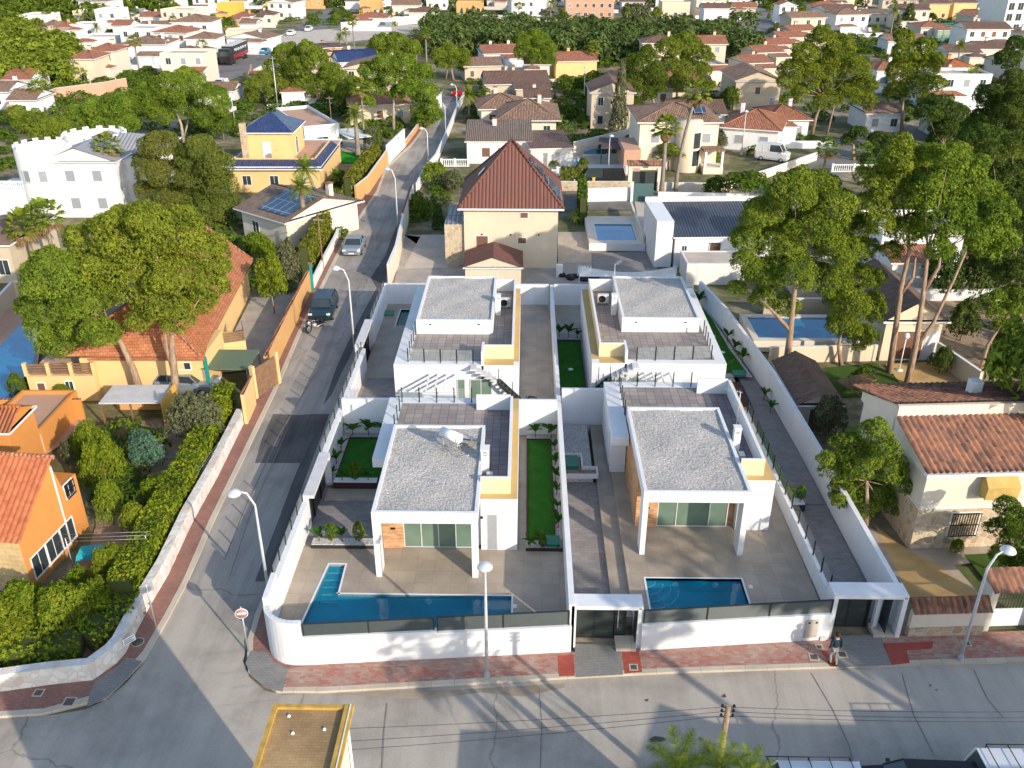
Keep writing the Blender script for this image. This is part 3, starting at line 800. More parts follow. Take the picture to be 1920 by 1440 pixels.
# driveways
sheetw('driveway', M['deckgrey'], [(2.34,32.3),(4.35,32.3),(4.35,44.9),(2.34,44.9)], .12)
yard('driveway', M['deckgrey'], 2.34, 4.3, 33.4, 44.9, .35)
yard('yard_paving', M['deck'], 4.3, 5.2, 33.1, 51.4, .55)
yard('gravel_bed', M['chip'], 2.34, 4.1, 44.9, 51.4, .6)
t = empty('sandbox_pit', (2.4,44.9,.6), 0, 'low white edged planter with a green cover at the end of the driveway', 'planter')
mb = MB(); mb.box(0,2.0,0,.12,0,.28); mb.box(0,1.15,2.3,2.42,0,.28); mb.box(1.05,1.15,.9,2.3,0,.28); mb.box(1.05,2.0,.85,.95,0,.28); mb.box(1.9,2.0,.12,.85,0,.28)
mb.build('kerb', M['white'], t); MB().box(.02,1.05,.12,2.3,0,.06).box(1.05,1.9,.12,.85,0,.06).build('soil', M['soil'], t); MB().box(.05,.85,.9,2.1,.06,.3).build('cover', M['greenbox'], t)
yard('driveway', M['deckgrey'], 14.6, 17.15, 33.3, 42.6, .5)
yard('driveway', M['deckgrey'], 15.5, 17.1, 42.6, 71.4, .55)
yard('turf_strip', M['turf'], 14.45, 15.5, 42.6, 51.3, .53)
# ------- plants
def banana(label, x, y, z, h=1.2, n=6, group=None, kind='banana_plant'):
    t = empty(kind, (x,y,z), random.uniform(0,6), label, 'plant', group); mb = MB(); rnd = random.Random(int(x*100+y))
    MB().tube([(0,0,0),(0,0,h*.45)], [.035,.02], 6).build('stem', M['stem'], t)
    for k in range(n):
        a = 2*math.pi*k/n+rnd.uniform(-.4,.4); l = h*rnd.uniform(.55,.8); w = .11*h; up = rnd.uniform(.5,.95); P = []
        for i in range(6):
            s = i/5; r = l*s*math.cos(up*1.2)*(.4+.6*s)+.02; zz = h*.35+l*(s*math.sin(up*1.2)-.28*s*s); wd = w*math.sin(math.pi*min(1,s*.92+.06))
            P.append(((r*math.cos(a)-wd*math.sin(a), r*math.sin(a)+wd*math.cos(a), zz), (r*math.cos(a), r*math.sin(a), zz-.03), (r*math.cos(a)+wd*math.sin(a), r*math.sin(a)-wd*math.cos(a), zz)))
        vs = [q for p in P for q in p]; mb.add(vs, [(i*3+j, i*3+j+1, i*3+j+4, i*3+j+3) for i in range(5) for j in range(2)], True)
    mb.build('leaves', M['banana'], t); return t
def small_cypress(label, x, y, z, h=1.0, group=None):
    t = empty('dwarf_cypress', (x,y,z), 0, label, 'shrub', group); rnd = np.random.default_rng(int(abs(x)*100+y)); n = 500
    u = rnd.random(n)**.8; r = .26*h*np.sin(np.clip(u*.9+.08,0,1)*np.pi)**.7*rnd.uniform(.75,1.05,n); a = rnd.random(n)*2*np.pi
    c = np.stack([r*np.cos(a), r*np.sin(a), .12*h+u*h*.88], 1)
    d = rnd.normal(size=(n,3))*.035*h; e = rnd.normal(size=(n,3))*.035*h
    v = np.stack([c-d, c+d, c+e+np.array([0,0,.05*h])], 1).reshape(-1,3)
    rawmesh('foliage', v, 3, M['lime'], parent=t); MB().tube([(0,0,0),(0,0,.5*h)], .03*h, 5).build('stem', M['stem'], t); return t
M['stem'] = plain('green_stem', (.16,.13,.07), .8)
M['banana'] = leafmat('banana_leaf', (.03,.09,.015), (.06,.16,.02), (.14,.24,.04), .3, 3)
M['lime'] = leafmat('lime_foliage', (.06,.12,.01), (.13,.21,.02), (.24,.28,.04), .3, 3)
# ------- turf lawns with beds
def bordered(label, m, x0, x1, y0, y1, z=DZ):
    o = sheetw('turf_lawn', m, [(x0,y0),(x1,y0),(x1,y1),(x0,y1)], z+.05)
    b = MB(); w_ = .07
    b.box(x0-w_,x1+w_,y0-w_,y0,z-.02,z+.12); b.box(x0-w_,x1+w_,y1,y1+w_,z-.02,z+.12); b.box(x0-w_,x0,y0,y1,z-.02,z+.12); b.box(x1,x1+w_,y0,y1,z-.02,z+.12)
    tag(b.build('lawn_edging', M['border']), label, 'edging'); return o
bordered('dark red edging round the long turf lawn right of the left front villa', M['turf'], .22, 1.62, 38.6, 48.9)
sheetw('chippings_bed', M['chip'], [(1.70,37.85),(2.05,37.85),(2.05,49.6),(1.70,49.6)], DZ+.06)
sheetw('chippings_bed', M['chip'], [(.15,37.8),(1.70,37.8),(1.70,38.5),(.15,38.5)], DZ+.10)
sheetw('chippings_bed', M['chip'], [(.15,49.0),(1.7,49.0),(1.7,49.6),(.15,49.6)], DZ+.06)
tag(box('planter_edge', M['border'], .12, 2.05, 37.70, 37.78, DZ-.02, DZ+.16), 'dark edging board at the pool end of the long turf lawn', 'edging')
tag(box('drain_box', M['greenbox'], 1.15, 1.9, 37.95, 38.75, DZ+.08, DZ+.26), 'green plastic hatch in white chippings beside the long turf lawn', 'hatch', None)
bordered('dark red edging round the wide turf lawn left of the front villa', M['turf'], -11.0, -8.45, 43.95, 48.9)
sheetw('chippings_bed', M['chip'], [(-11.5,43.6),(-11.08,43.6),(-11.08,49.6),(-11.5,49.6)], DZ+.06)
sheetw('chippings_bed', M['chip'], [(-11.0,49.0),(-8.4,49.0),(-8.4,49.6),(-11.0,49.6)], DZ+.06)
def planter(label, x0, x1, y0, y1, z, h=.3, side='border', top='whitetop'):
    t = empty('planter', (x0,y0,z), 0, label, 'planter')
    MB().box(0,x1-x0,0,y1-y0,0,h-.06).build('box', M[side], t); MB().box(.03,x1-x0-.03,.03,y1-y0-.03,h-.06,h).build('chippings', M[top], t); return t
planter('white topped planter with dark base at the near end of the left turf lawn', -11.0, -8.45, 43.35, 43.85, DZ, .45)
planter('planter of white chippings with four plants near the L-shaped pool', -11.1, -7.75, 37.75, 38.35, DZ-.05, .32, 'anthracite', 'chip')
planter('white topped planter with two small shrubs in the right hand driveway', 14.6, 15.75, 41.9, 42.5, .5, .5, 'anthracite')
GB = 'banana plants in the white chippings of the villas'
for i, (x, y, z, h, l) in enumerate([
    (-10.9,49.3,DZ,1.3,'leftmost banana plant at the white cross wall behind the left turf lawn'), (-9.9,49.3,DZ,1.6,'tallest middle banana plant at the white cross wall behind the left turf lawn'),
    (-8.8,49.3,DZ,1.4,'banana plant against the white wing, right end of the back bed of the left lawn'),
    (-11.3,47.6,DZ,1.1,'farther banana plant on the street side of the left turf lawn'), (-11.3,45.9,DZ,1.2,'middle banana plant on the street side of the left turf lawn'), (-11.3,44.6,DZ,.9,'nearest banana plant on the street side of the left turf lawn'),
    (-10.5,43.6,1.2,.9,'small banana plant at the left end of the white topped planter'), (-9.0,43.6,1.2,1.0,'blue green banana plant at the right end of the white topped planter'),
    (-10.7,38.05,1.05,1.1,'drooping banana plant at the left end of the pool side planter'), (-9.5,38.05,1.05,1.1,'banana plant between the two clipped shrubs of the pool side planter'),
    (.7,49.3,DZ,1.3,'banana plant at the far left corner of the long turf lawn'), (1.7,49.2,DZ,1.5,'banana plant at the far right corner of the long turf lawn'),
    (1.86,47.7,DZ,1.0,'farthest banana plant in the narrow bed beside the long turf lawn'), (1.86,46.0,DZ,1.1,'second banana plant from the far end of the narrow bed beside the long lawn'), (1.86,44.4,DZ,1.1,'third banana plant from the far end of the narrow bed beside the long lawn'),
    (1.86,42.8,DZ,1.1,'fourth banana plant from the far end of the narrow bed beside the long lawn'), (1.86,41.3,DZ,1.0,'fifth banana plant from the far end of the narrow bed beside the long lawn'),
    (1.86,39.7,DZ,1.3,'nearest banana plant in the narrow bed beside the long turf lawn'), (.85,38.3,DZ,1.2,'banana plant in the white bed at the pool end of the long lawn'), (.35,38.0,DZ,1.0,'banana plant at the near left corner of the long turf lawn'),
    ]): banana(l, x, y, z, h, 6, GB)
small_cypress('orange green dwarf shrub in the white bed beside the green hatch', 1.0, 38.0, DZ, .8)
small_cypress('bright green clipped shrub, left one in the pool side planter', -10.05, 38.05, 1.05, 1.1)
small_cypress('bright green clipped shrub, right one in the pool side planter', -8.6, 38.05, 1.05, 1.2)
small_cypress('dwarf shrub in the middle of the white topped planter', -9.75, 43.6, 1.2, 1.2)
small_cypress('left dwarf shrub in the driveway planter', 14.85, 42.2, 1.0, 1.0); small_cypress('right dwarf shrub in the driveway planter', 15.5, 42.2, 1.0, 1.0)
# ------- villa builders
def gravel_roof(t, x0, x1, y0, y1, zb, zt, wall='white', gz=.16, rim=.17, name='roof'):
    mb = MB(); mb.box(x0,x1,y0,y1,zb,zt-gz)
    r = mb.build(name, M[wall], t)
    p = MB(); p.box(x0,x1,y0,y0+rim,zt-gz,zt); p.box(x0,x1,y1-rim,y1,zt-gz,zt); p.box(x0,x0+rim,y0+rim,y1-rim,zt-gz,zt); p.box(x1-rim,x1,y0+rim,y1-rim,zt-gz,zt)
    p.build('parapet', M['greytop'] if wall == 'grey' else M['white'], r)
    nx, ny = int((x1-x0)/.09), int((y1-y0)/.09); gx, gy = np.meshgrid(np.linspace(x0+rim,x1-rim,nx), np.linspace(y0+rim,y1-rim,ny))
    rg = np.random.default_rng(3); gzv = zt-gz+.03+rg.random(gx.shape)*.03+.03*np.sin(gx*2.1)*np.cos(gy*1.7)
    V_ = np.stack([gx,gy,gzv],-1); q = np.stack([V_[:-1,:-1],V_[:-1,1:],V_[1:,1:],V_[1:,:-1]],2).reshape(-1,3)
    rawmesh('gravel', q, 4, M['gravel'], parent=r)
    return r
def ac_unit(label, x, y, z, rz=0.0, group=None):
    t = empty('air_conditioner', (x,y,z), rz, label, 'air conditioner', group)
    MB().box(-.42,.42,-.16,.16,.08,.78).build('casing', M['greytop'], t, .02)
    o = MB().lathe([(.27,0),(.27,.02),(.24,.03),(.24,.005),(0,.005)], 20).build('fan_grille', M['black'], t); o.location = (-.08,-.165,.44); o.rotation_euler = (R(90),0,0)
    for x_ in (-.3,.3): MB().box(x_-.04,x_+.04,-.2,.2,0,.08).build('foot', M['black'], t)
    return t
def antenna(label, x, y, z, h=2.0, dish=False, rz=0.0):
    t = empty('tv_antenna', (x,y,z), rz, label, 'antenna')
    MB().tube([(0,0,0),(0,0,h)], .02, 6).build('mast', M['steel'], t)
    mb = MB(); mb.tube([(-.1,0,h-.05),(.9,0,h+.05)], .012, 5)
    for k in range(7): mb.tube([(k*.12+.05,-.22,h+.0+k*.01),(k*.12+.05,.22,h+k*.01)], .008, 4)
    mb.build('yagi', M['steel'], t)
    mb = MB(); 
    for k in range(3): mb.tube([(-.25,0,h*.55-.1*k),(.25,0,h*.55-.1*k)], .008, 4)
    mb.build('dipoles', M['antorange'], t); return t
M['antorange'] = plain('orange_plastic', (.55,.2,.05), .5)
def chimney_box(t, x, y, z, w, d, h):
    c = MB().box(x-w/2,x+w/2,y-d/2,y+d/2,z,z+h-.06).build('chimney', M['white'], t)
    MB().box(x-w/2-.03,x+w/2+.03,y-d/2-.03,y+d/2+.03,z+h-.055,z+h).build('cap', M['whitetop'], c)
    mb = MB()
    for k in range(3): mb.box(x-w*.3,x+w*.3,y-d/2-.01,y-d/2+.0,z+h-.35+k*.09,z+h-.32+k*.09)
    mb.build('vent_slots', M['black'], c); return c
def wallbits(t, x, y, z): MB().box(x-.07,x+.07,y-.08,y,z,z+.12).build('wall_lamp', M['black'], t)
def slider(t, x0, x1, y, z0, z1, panes, fr=.05, mat='greenglass'):
    f = MB(); f.box(x0,x1,y-.04,y+.04,z1-fr,z1); f.box(x0,x1,y-.04,y+.04,z0,z0+fr)
    xs = [x0+(x1-x0)*p for p in panes]
    for x in xs: f.box(x-fr/2,x+fr/2,y-.041,y+.041,z0,z1)
    o = f.build('window', M['greytop'], t)
    for a, b in zip(xs, xs[1:]): MB().box(a+fr/2,b-fr/2,y-.01,y+.01,z0+fr,z1-fr).build('pane', M[mat], o)
    return o
ZT = 4.0
def front_villa(label, X0, X1, Y0, YG, Y1, EX, EY, px0, px1, WX, WY0, NY, group='white flat roofed villas', glassx=None, doorx=None, west_stone=False, wing_wall=None):
    """X0..X1,Y0..Y1 gravel roof; EX east edge; EY its front; px0..px1 parapet box; WX wing west edge; NY north edge"""
    t = empty('villa', (0,0,0), 0, label, 'villa', group)
    r = gravel_roof(t, X0, X1, Y0, Y1, 4.08, 4.72)
    # portico columns
    for a, b in ((X0+.002, X0+.27), (X1-.34, X1-.05)):
        MB().box(a, b, Y0+.002, Y0+.95, DZ, 4.08).build('column', M['white'], t)
    # living room box
    mb = MB(); mb.box(X0+.02,X1-.02,YG+.25,Y1-.02,DZ,4.078)
    wl = mb.build('wall', M['sandstone'] if west_stone else M['white'], t)
    MB().box(X0+.03,glassx[0]-.03,YG-.08,YG+.3,DZ,4.076).build('stone_panel', M['sandstone'], t)
    if glassx[1] < X1-.6: MB().box(glassx[1]+.03,X1-.06,YG-.3,YG+.3,DZ,4.076).build('wall_pier', M['white'], t)
    MB().box(glassx[0],glassx[1],YG+.14,YG+.24,DZ,4.076).build('blind', M['roomdim'], t)
    slider(t, glassx[0], glassx[1], YG, DZ+.02, 3.7, (0,.25,.5,.75,1) if not west_stone else (0,.27,.74,1), .05)
    MB().box(glassx[0],glassx[1],YG-.03,YG+.2,3.70,4.076).build('lintel', M['white'], t)
    MB().box((X0+glassx[0])/2-.1,(X0+glassx[0])/2+.14,YG-.12,YG-.085,2.0,2.12).build('wall_light', M['black'], t)
    # east volume
    ev = MB(); ev.box(X1,EX,EY,NY-.0,DZ,ZT-.03)
    ev.build('wall', M['white'], t)
    MB().box(X1,EX-.003,EY+.003,NY,ZT-.03,ZT).build('ledge', M['ochredk'], t)
    if doorx:
        MB().box(doorx[0],doorx[1],EY-.02,EY+.01,DZ+.03,3.0).build('door', M['doorgrey'], t)
        MB().box(doorx[0]-.05,doorx[1]+.05,EY-.012,EY+.01,DZ+.0,3.06).build('door_frame', M['greytop'], t)
        wallbits(t, doorx[0]-.3, EY, 2.8)
    # terrace parapet
    pE = px1; pF = EY+.45; pN = NY-2.6
    p = MB(); z1 = 4.95
    p.box(X1+.0,pE,pF,pF+.14,ZT,z1); p.box(pE-.14,pE,pF+.14,NY-1.5,ZT,z1)
    p.build('terrace_parapet', M['ochre'], t)
    q = MB(); q.box(X1,pE+.01,pF-.01,pF+.15,z1,z1+.02); q.box(pE-.15,pE+.01,pF+.15,NY-1.5,z1,z1+.02); q.box(pE-.15,pE-.141,pF+.14,NY-1.5,ZT,z1)
    q.build('parapet_coping', M['whitetop'], t)
    MB().box(px0,pE-.142,NY-1.5,NY-1.36,ZT,z1+.05).build('bulkhead_wall', M['white'], t)
    MB().box(X1,pE-.145,pF+.145,NY-1.505,ZT,ZT+.02).build('terrace_floor', M['roofdeckdk'], t)
    # north part
    nb = MB(); nb.box(WX+.05,X1-.001,Y1,NY-.001,DZ,ZT-.002); nb.build('wall', M['white'], t)
    MB().box(X0-.05,X1-.01,Y1+.01,NY-.75,ZT,ZT+.02).build('terrace_floor', M['roofdeck'], t)
    MB().box(WX-.003,X0-.051,WY0,NY-.002,3.45,ZT+.012).build('wing_canopy', M['white'], t)
    MB().box(X0-.051,px0-.02,NY-.75,NY+.003,ZT-.03,ZT+.012).build('north_ledge', M['whitetop'], t)
    if wing_wall: MB().box(WX+.1,X0-.02,wing_wall,Y1+.01,DZ,3.45).build('wing_wall', M['white'], t)
    return t
M['doorgrey'] = plain('grey_door', (.30,.32,.34), .5)
M['roomdim'] = plain('curtain_behind_glass', (.35,.36,.33), .9)
front_villa('left front villa with gravel roof, solar tank and white portico beside the L-shaped pool', -7.34, -2.2, 35.53, 37.95, 44.0, -.33, 37.8, -2.85, -.68, -8.25, 41.5, 48.55, glassx=(-6.2,-2.62), doorx=(-1.85,-1.38))
front_villa('right front villa with gravel roof and sandstone side beside the short pool', 5.99, 11.36, 37.5, 40.0, 46.3, 13.15, 39.72, 10.62, 12.6, 5.0, 44.0, 50.85, glassx=(7.2,10.92), west_stone=True, wing_wall=45.35)
glass_rail('glass railing on the north ledge of the left front villa terrace', [(-7.42,44.6),(-7.42,47.95),(-3.2,47.95)], ZT+.015, 1.0, 1.02)
glass_rail('glass railing on the north ledge of the right front villa terrace', [(5.92,46.6),(5.92,50.25),(10.4,50.25)], ZT+.015, 1.0, 1.02)
vent = empty('flue_box', (-2.05,40.4,4.0), 0, 'tall white flue box beside the gravel roof of the left front villa', 'chimney'); chimney_box(vent, 0, 0, 0, .42, .5, 1.45)
MB().box(.1,.42,-1.0,-.7,0,.4).build('pump_box', M['greytop'], vent)
vent = empty('flue_box', (11.62,42.7,4.0), 0, 'tall white slotted flue box beside the gravel roof of the right front villa', 'chimney'); chimney_box(vent, 0, 0, 0, .36, .4, 1.5)
MB().box(.05,.35,-1.0,-.5,0,.25).build('pump_box', M['greytop'], vent)
antenna('television aerial with orange dipoles on the flue of the right front villa', 11.6, 43.0, 5.4, 2.1, rz=R(165))
def water_heater():
    t = empty('solar_water_heater', (-3.9,41.2,4.56), R(-38), 'solar water heater with white tank and tilted panel on the left front roof', 'solar heater')
    MB().tube([(-.62,0,1.15),(.62,0,1.15)], .27, 20).build('tank', M['tankwhite'], t)
    MB().tube([(.6,0,1.15),(.66,0,1.15)], [.28,.24], 20).build('tank_cap', M['whitetop'], t)
    MB().add([(-.55,.2,1.0),(.55,.2,1.0),(.55,1.75,.12),(-.55,1.75,.12),(-.55,.24,1.07),(.55,.24,1.07),(.55,1.79,.19),(-.55,1.79,.19)], [(3,2,1,0),(4,5,6,7),(0,1,5,4),(1,2,6,5),(2,3,7,6),(3,0,4,7)]).build('collector_panel', M['panel'], t)
    mb = MB()
    for x in (-.5,.5):
        mb.tube([(x,-.15,0),(x,0,.9)], .018, 5); mb.tube([(x,.3,0),(x,0,.9)], .018, 5); mb.tube([(x,-.15,.02),(x,1.7,.02)], .018, 5)
    mb.tube([(-.5,-.15,.05),(.5,.3,.6)], .015, 5); mb.tube([(.5,-.15,.05),(-.5,.3,.6)], .015, 5)
    mb.build('frame', M['steel'], t)
    MB().tube([(.55,-.1,.06),(1.3,.9,.06)], .04, 6).build('pipe', M['steel'], t)
M['tankwhite'] = plain('enamel_white', (.75,.78,.78), .35, 0, .5)
def panelmat(c=(.02,.05,.10)):
    m, nt, b = _new('solar_cells', .12, 0, .8)
    br = nt.nodes.new('ShaderNodeTexBrick'); nt.links.new(_uv(nt), br.inputs['Vector']); br.offset = 0
    br.inputs['Scale'].default_value = 1; br.inputs['Brick Width'].default_value = 1.05; br.inputs['Row Height'].default_value = 1.75; br.inputs['Mortar Size'].default_value = .03
    br.inputs['Color1'].default_value = rgba(c); br.inputs['Color2'].default_value = rgba(mul(c,1.3)); br.inputs['Mortar'].default_value = (.45,.47,.5,1)
    nt.links.new(br.outputs['Color'], b.inputs['Base Color']); return m
M['panel'] = panelmat()
water_heater()
# rear villas
def rear_villa(label, X0, X1, Y0, Y1, LX, RX, SY, NY, stair_right, group='white flat roofed villas'):
    t = empty('villa', (0,0,0), 0, label, 'villa', group)
    gravel_roof(t, X0, X1, Y0, Y1, ZT-.001, 5.08)
    MB().box(LX,RX,SY,NY,DZ,ZT-.03).build('wall', M['white'], t)
    fx0, fx1 = (X0-.05, RX-.4) if stair_right else (LX+.5, X1+.3)
    MB().box(fx0,fx1,SY+.6,NY-.2,ZT-.03,ZT).build('terrace_floor', M['roofdeck'], t)
    led = MB(); led.box(LX,RX,SY-.002,SY+.6,ZT-.03,ZT+.012); led.box(LX,fx0,SY+.6,NY,ZT-.03,ZT+.012); led.box(fx1,RX,SY+.6,NY,ZT-.03,ZT+.011)
    led.build('ledge', M['whitetop'], t)
    z1 = 4.98; s = 1 if stair_right else -1
    E = RX-.36 if stair_right else LX+.5      # ochre parapet outer line
    a = X1-.45 if stair_right else X0-.25     # inner end of the ochre front
    p = MB(); p.box(a,E,SY+1.0,SY+1.14,ZT,z1); p.box(E,E-s*.13,SY+1.14,NY-.6,ZT,z1); p.build('terrace_parapet', M['ochre'], t)
    q = MB(); q.box(a,E+s*.01,SY+.99,SY+1.15,z1,z1+.02); q.box(E+s*.01,E-s*.14,SY+1.15,NY-.6,z1,z1+.02); q.build('parapet_coping', M['whitetop'], t)
    MB().box(E+s*.002,(RX if stair_right else LX)-s*.003,SY+.62,NY-.3,ZT,ZT+.018).build('ledge', M['ochredk'], t)
    MB().box(a,E,SY+.03,SY+.985,ZT+.013,ZT+.022).build('ledge', M['ochredk'], t)
    MB().box(X1 if stair_right else LX+.64,E-s*.14 if stair_right else X0,NY-.75,NY-.6,ZT,z1).build('bulkhead_wall', M['white'], t)
    MB().box(a-s*.16,a-s*.002,SY+.0,SY+1.6,ZT-1.0,z1).build('stair_wall', M['white'], t)
    # stair: stone treads then a steel flight down the facade
    sx = a-s*.3
    for k in range(5):
        x = sx-s*.35+s*k*.33; MB().box(x-.2,x+.2,SY-.75+(.0),SY-.003,ZT-.05-.19*k,ZT+.06-.19*k).build('stair_tread', M['greytop'], t)
    xe = sx+s*1.3; ze = ZT-.95
    st = MB(); st.bar((xe,SY-.75,ze),(xe+s*1.9,SY-.75,DZ+.3),.05,.22); st.bar((xe,SY-.15,ze),(xe+s*1.9,SY-.15,DZ+.3),.05,.22)
    for k in range(9):
        f = k/8; st.box(xe+s*1.9*f-.13,xe+s*1.9*f+.13,SY-.74,SY-.16,ze+(DZ+.3-ze)*f,ze+.03+(DZ+.3-ze)*f)
    st.build('steel_stair', M['anthracite'], t)
    for k in range(3):
        f = k/2; MB().box(xe+s*1.8*f-.025,xe+s*1.8*f+.025,SY-.8,SY-.76,ze+(DZ+.3-ze)*f,ze+1.1+(DZ+.3-ze)*f).build('stair_post', M['black'], t)
    for x in (X0+1.0, X1-1.0): MB().box(x-.08,x+.08,Y0-.05,Y0-.002,4.72,4.79).build('wall_lamp', M['black'], t)
    return t
rear_villa('rear left villa with gravel roof above a glass railed terrace and slanting beams', -7.65, -2.25, 58.1, 66.9, -8.63, -.38, 53.1, 67.2, True)
rear_villa('rear right villa with shaded gravel roof beside the tall pine', 6.85, 12.32, 58.7, 67.1, 4.45, 13.3, 53.55, 67.3, False)
t3 = [o for o in S.objects if o.name.startswith('villa')][2:4]
slider(t3[0], -4.45, -3.97, 53.085, 1.2, 3.0, (0,1)); slider(t3[0], -3.6, -2.2, 53.085, 1.2, 3.0, (0,.5,1))
slider(t3[1], 5.35, 6.75, 53.53, 1.2, 3.0, (0,.5,1)); slider(t3[1], 7.05, 7.6, 53.53, 1.2, 3.0, (0,1))
def beams(label, x0, x1, ya, yb, z, wall_z, n=4):
    t = empty('beam_pergola', (x0,ya,0), 0, label, 'pergola')
    for k in range(n):
        x = (x1-x0)*k/(n-1); MB().box(x-.035,x+.035,0,yb-ya,z-.12,z).build('beam', M['white'], t)
    MB().box(-.2,x1-x0+.25,-.3,-.12,DZ,wall_z).build('screen_wall', M['white'], t)
    MB().box(-.2,x1-x0+.25,-.115,.0,z-.25,z-.13).build('cross_beam', M['white'], t)
beams('white beam pergola casting striped shade on the rear left villa', -6.3, -4.6, 50.7, 53.09, 3.4, 3.1)
beams('white beam pergola casting striped shade on the rear right villa', 7.9, 9.6, 51.9, 53.54, 3.4, 3.1)
glass_rail('glass railing round the rear left villa terrace', [(-7.72,57.9),(-7.72,53.55),(-3.4,53.3)], ZT+.015, 1.0, 1.05)
glass_rail('glass railing round the rear right villa terrace', [(7.4,53.9),(12.4,54.3),(12.62,58.5)], ZT+.015, 1.0, 1.2)
ac_unit('grey air conditioner on the rear left villa terrace', -1.52, 63.0, ZT+.03)
ac_unit('grey air conditioner on the rear right villa terrace', 5.9, 63.9, ZT+.03)
vent = empty('flue_box', (-2.0,61.7,4.0), 0, 'white flue box beside the gravel roof of the rear left villa', 'chimney'); chimney_box(vent, 0, 0, 0, .38, .45, 1.6)
vent = empty('flue_box', (6.55,61.9,4.0), 0, 'white flue box beside the gravel roof of the rear right villa', 'chimney'); chimney_box(vent, 0, 0, 0, .38, .45, 1.6)
antenna('television aerial on the flue of the rear left villa', -2.05, 62.0, 5.6, 1.9, rz=R(120)); antenna('television aerial on the flue of the rear right villa', 6.5, 62.2, 5.6, 2.2, rz=R(60))
# rear yards
mb = MB(); mb.box(-11.7,-10.45,49.9,71.5,-.05,DZ); mb.box(-10.45,2.05,49.9,66.75,-.05,DZ); mb.box(-10.45,2.05,70.2,71.5,-.05,DZ); mb.box(-8.7,2.05,66.75,70.2,-.05,DZ)
mb.build('yard_paving', M['deckbrown'] if 'deckbrown' in M else M['deck'])['kind'] = 'structure'
yard('yard_paving', M['deckgrey'], -11.3, -8.65, 50.0, 57.5, DZ+.01)
pool('green watered pool behind the gate of the rear left villa', [(-10.45,66.75),(-8.7,66.75),(-8.7,70.2),(-10.45,70.2)], DZ, [], water='watergreen')
t = empty('pool_hatch', (-11.3,69.2,DZ), 0, 'green hatch beside the green watered pool', 'hatch'); MB().box(-.42,.42,-.5,.5,0,.16).build('lid', M['greenbox'], t); MB().box(-.46,.46,-.54,.54,0,.05).build('rim', M['curb'], t)
yard('yard_paving', M['deck'], 2.34, 15.0, 51.7, 71.5, DZ-.01)
bordered('dark edging round the turf strip between the two rear villas', M['turf'], 2.55, 4.25, 52.6, 64.0)
sheetw('chippings_bed', M['chip'], [(2.4,64.15),(4.35,64.15),(4.35,65.0),(2.4,65.0)], DZ+.10)
lawn4 = [(13.75,71.0),(15.0,70.9),(15.35,68.6),(15.6,63.0),(16.1,58.6),(14.5,58.6)]
sheetw('turf_lawn', M['turf'], lawn4, DZ+.05)
sheetw('chippings_bed', M['chip'], [(13.4,58.0),(16.35,58.0),(15.3,70.0),(14.9,71.4),(13.4,71.4)], DZ+.02)
tag(box('drain_box', M['greenbox'], 15.0, 15.9, 58.0, 58.8, DZ+.05, DZ+.2), 'green plastic hatch at the near end of the turf by the right boundary wall', 'hatch')
yard('wood_deck', M['border'], 13.6, 15.3, 53.6, 57.2, DZ+.04)
for x, y, z, h, l in [(2.7,64.6,DZ,1.5,'left banana plant in the white bed between the rear villas'),(3.4,64.6,DZ,1.6,'middle banana plant in the white bed between the rear villas'),(4.1,64.5,DZ,1.1,'right small banana plant in the white bed between the rear villas'),
    (13.9,71.1,DZ,1.9,'tall banana plant against the back wall of the rear right villa, left'),(14.7,71.1,DZ,1.9,'tall banana plant against the back wall of the rear right villa, right'),
    (15.75,64.2,DZ,1.4,'banana plant in the strip beside the boundary wall, farthest'),(15.95,62.2,DZ,1.4,'banana plant in the strip beside the boundary wall, third from far'),(16.1,60.3,DZ,1.5,'banana plant in the strip beside the boundary wall next to the hatch'),(14.5,58.3,DZ,1.6,'yellow green banana plant at the near end of the rear turf'),
    (16.5,55.0,.6,1.2,'banana plant by the boundary wall beside the dark deck'),(16.5,53.2,.6,1.2,'nearest banana plant by the boundary wall beside the dark deck')]: banana(l, x, y, z, h, 6, GB)
for x, y, l in ((14.85,65.1,'round white garden light in the middle of the rear right turf'),(15.0,62.1,'round white garden light at the near part of the rear right turf'),(3.35,59.0,'round white garden light in the turf between the rear villas'),(3.6,53.6,'round white garden light near the wall end of the middle turf')):
    t = empty('garden_light', (x,y,DZ+.05), 0, l, 'garden light'); MB().lathe([(.16,0),(.17,.03),(.10,.06),(0,.065)], 16).build('lens', M['tankwhite'], t); MB().lathe([(.2,0),(.2,.02),(.17,.02)], 16).build('ring', M['whitetop'], t)
t = empty('shade_cloth', (4.6,72.6,0), 0, 'pale sagging shade cloth stretched behind the rear right villa', 'shade cloth')
mb = MB(); n = 16
for k in range(n+1):
    f = k/n; x = f*8.2; s = 3.9-.55*math.sin(math.pi*f); mb.v += [(x,-.1,3.0),(x,.15+.12*math.sin(f*9),s-.5),(x,.1,s)]
mb.f += [(k*3+j,k*3+j+3,k*3+j+4,k*3+j+1) for k in range(n) for j in range(2)]; mb.m += [0]*(2*n); mb.sm |= set(range(2*n)); mb.build('cloth', M['whitetop'], t)
for x in (0,8.2): MB().tube([(x,0,0),(x,0,4.0)], .04, 6).build('pole', M['steel'], t)
# hose coil on the brown yard
t = MB(); pts = []
for k in range(60): a = k*.42; pts.append((.5+(.32+.05*math.sin(k*1.3))*math.cos(a), 54.3+(.45+.1*math.sin(k*.9))*math.sin(a), DZ+.03+.001*k))
pts += [(.1,53.6,DZ+.03),(-.2,53.3,DZ+.03)]
tag(t.tube(pts, .018, 5).build('garden_hose', M['black']), 'black coiled hose lying on the brown yard of the rear left villa', 'hose')
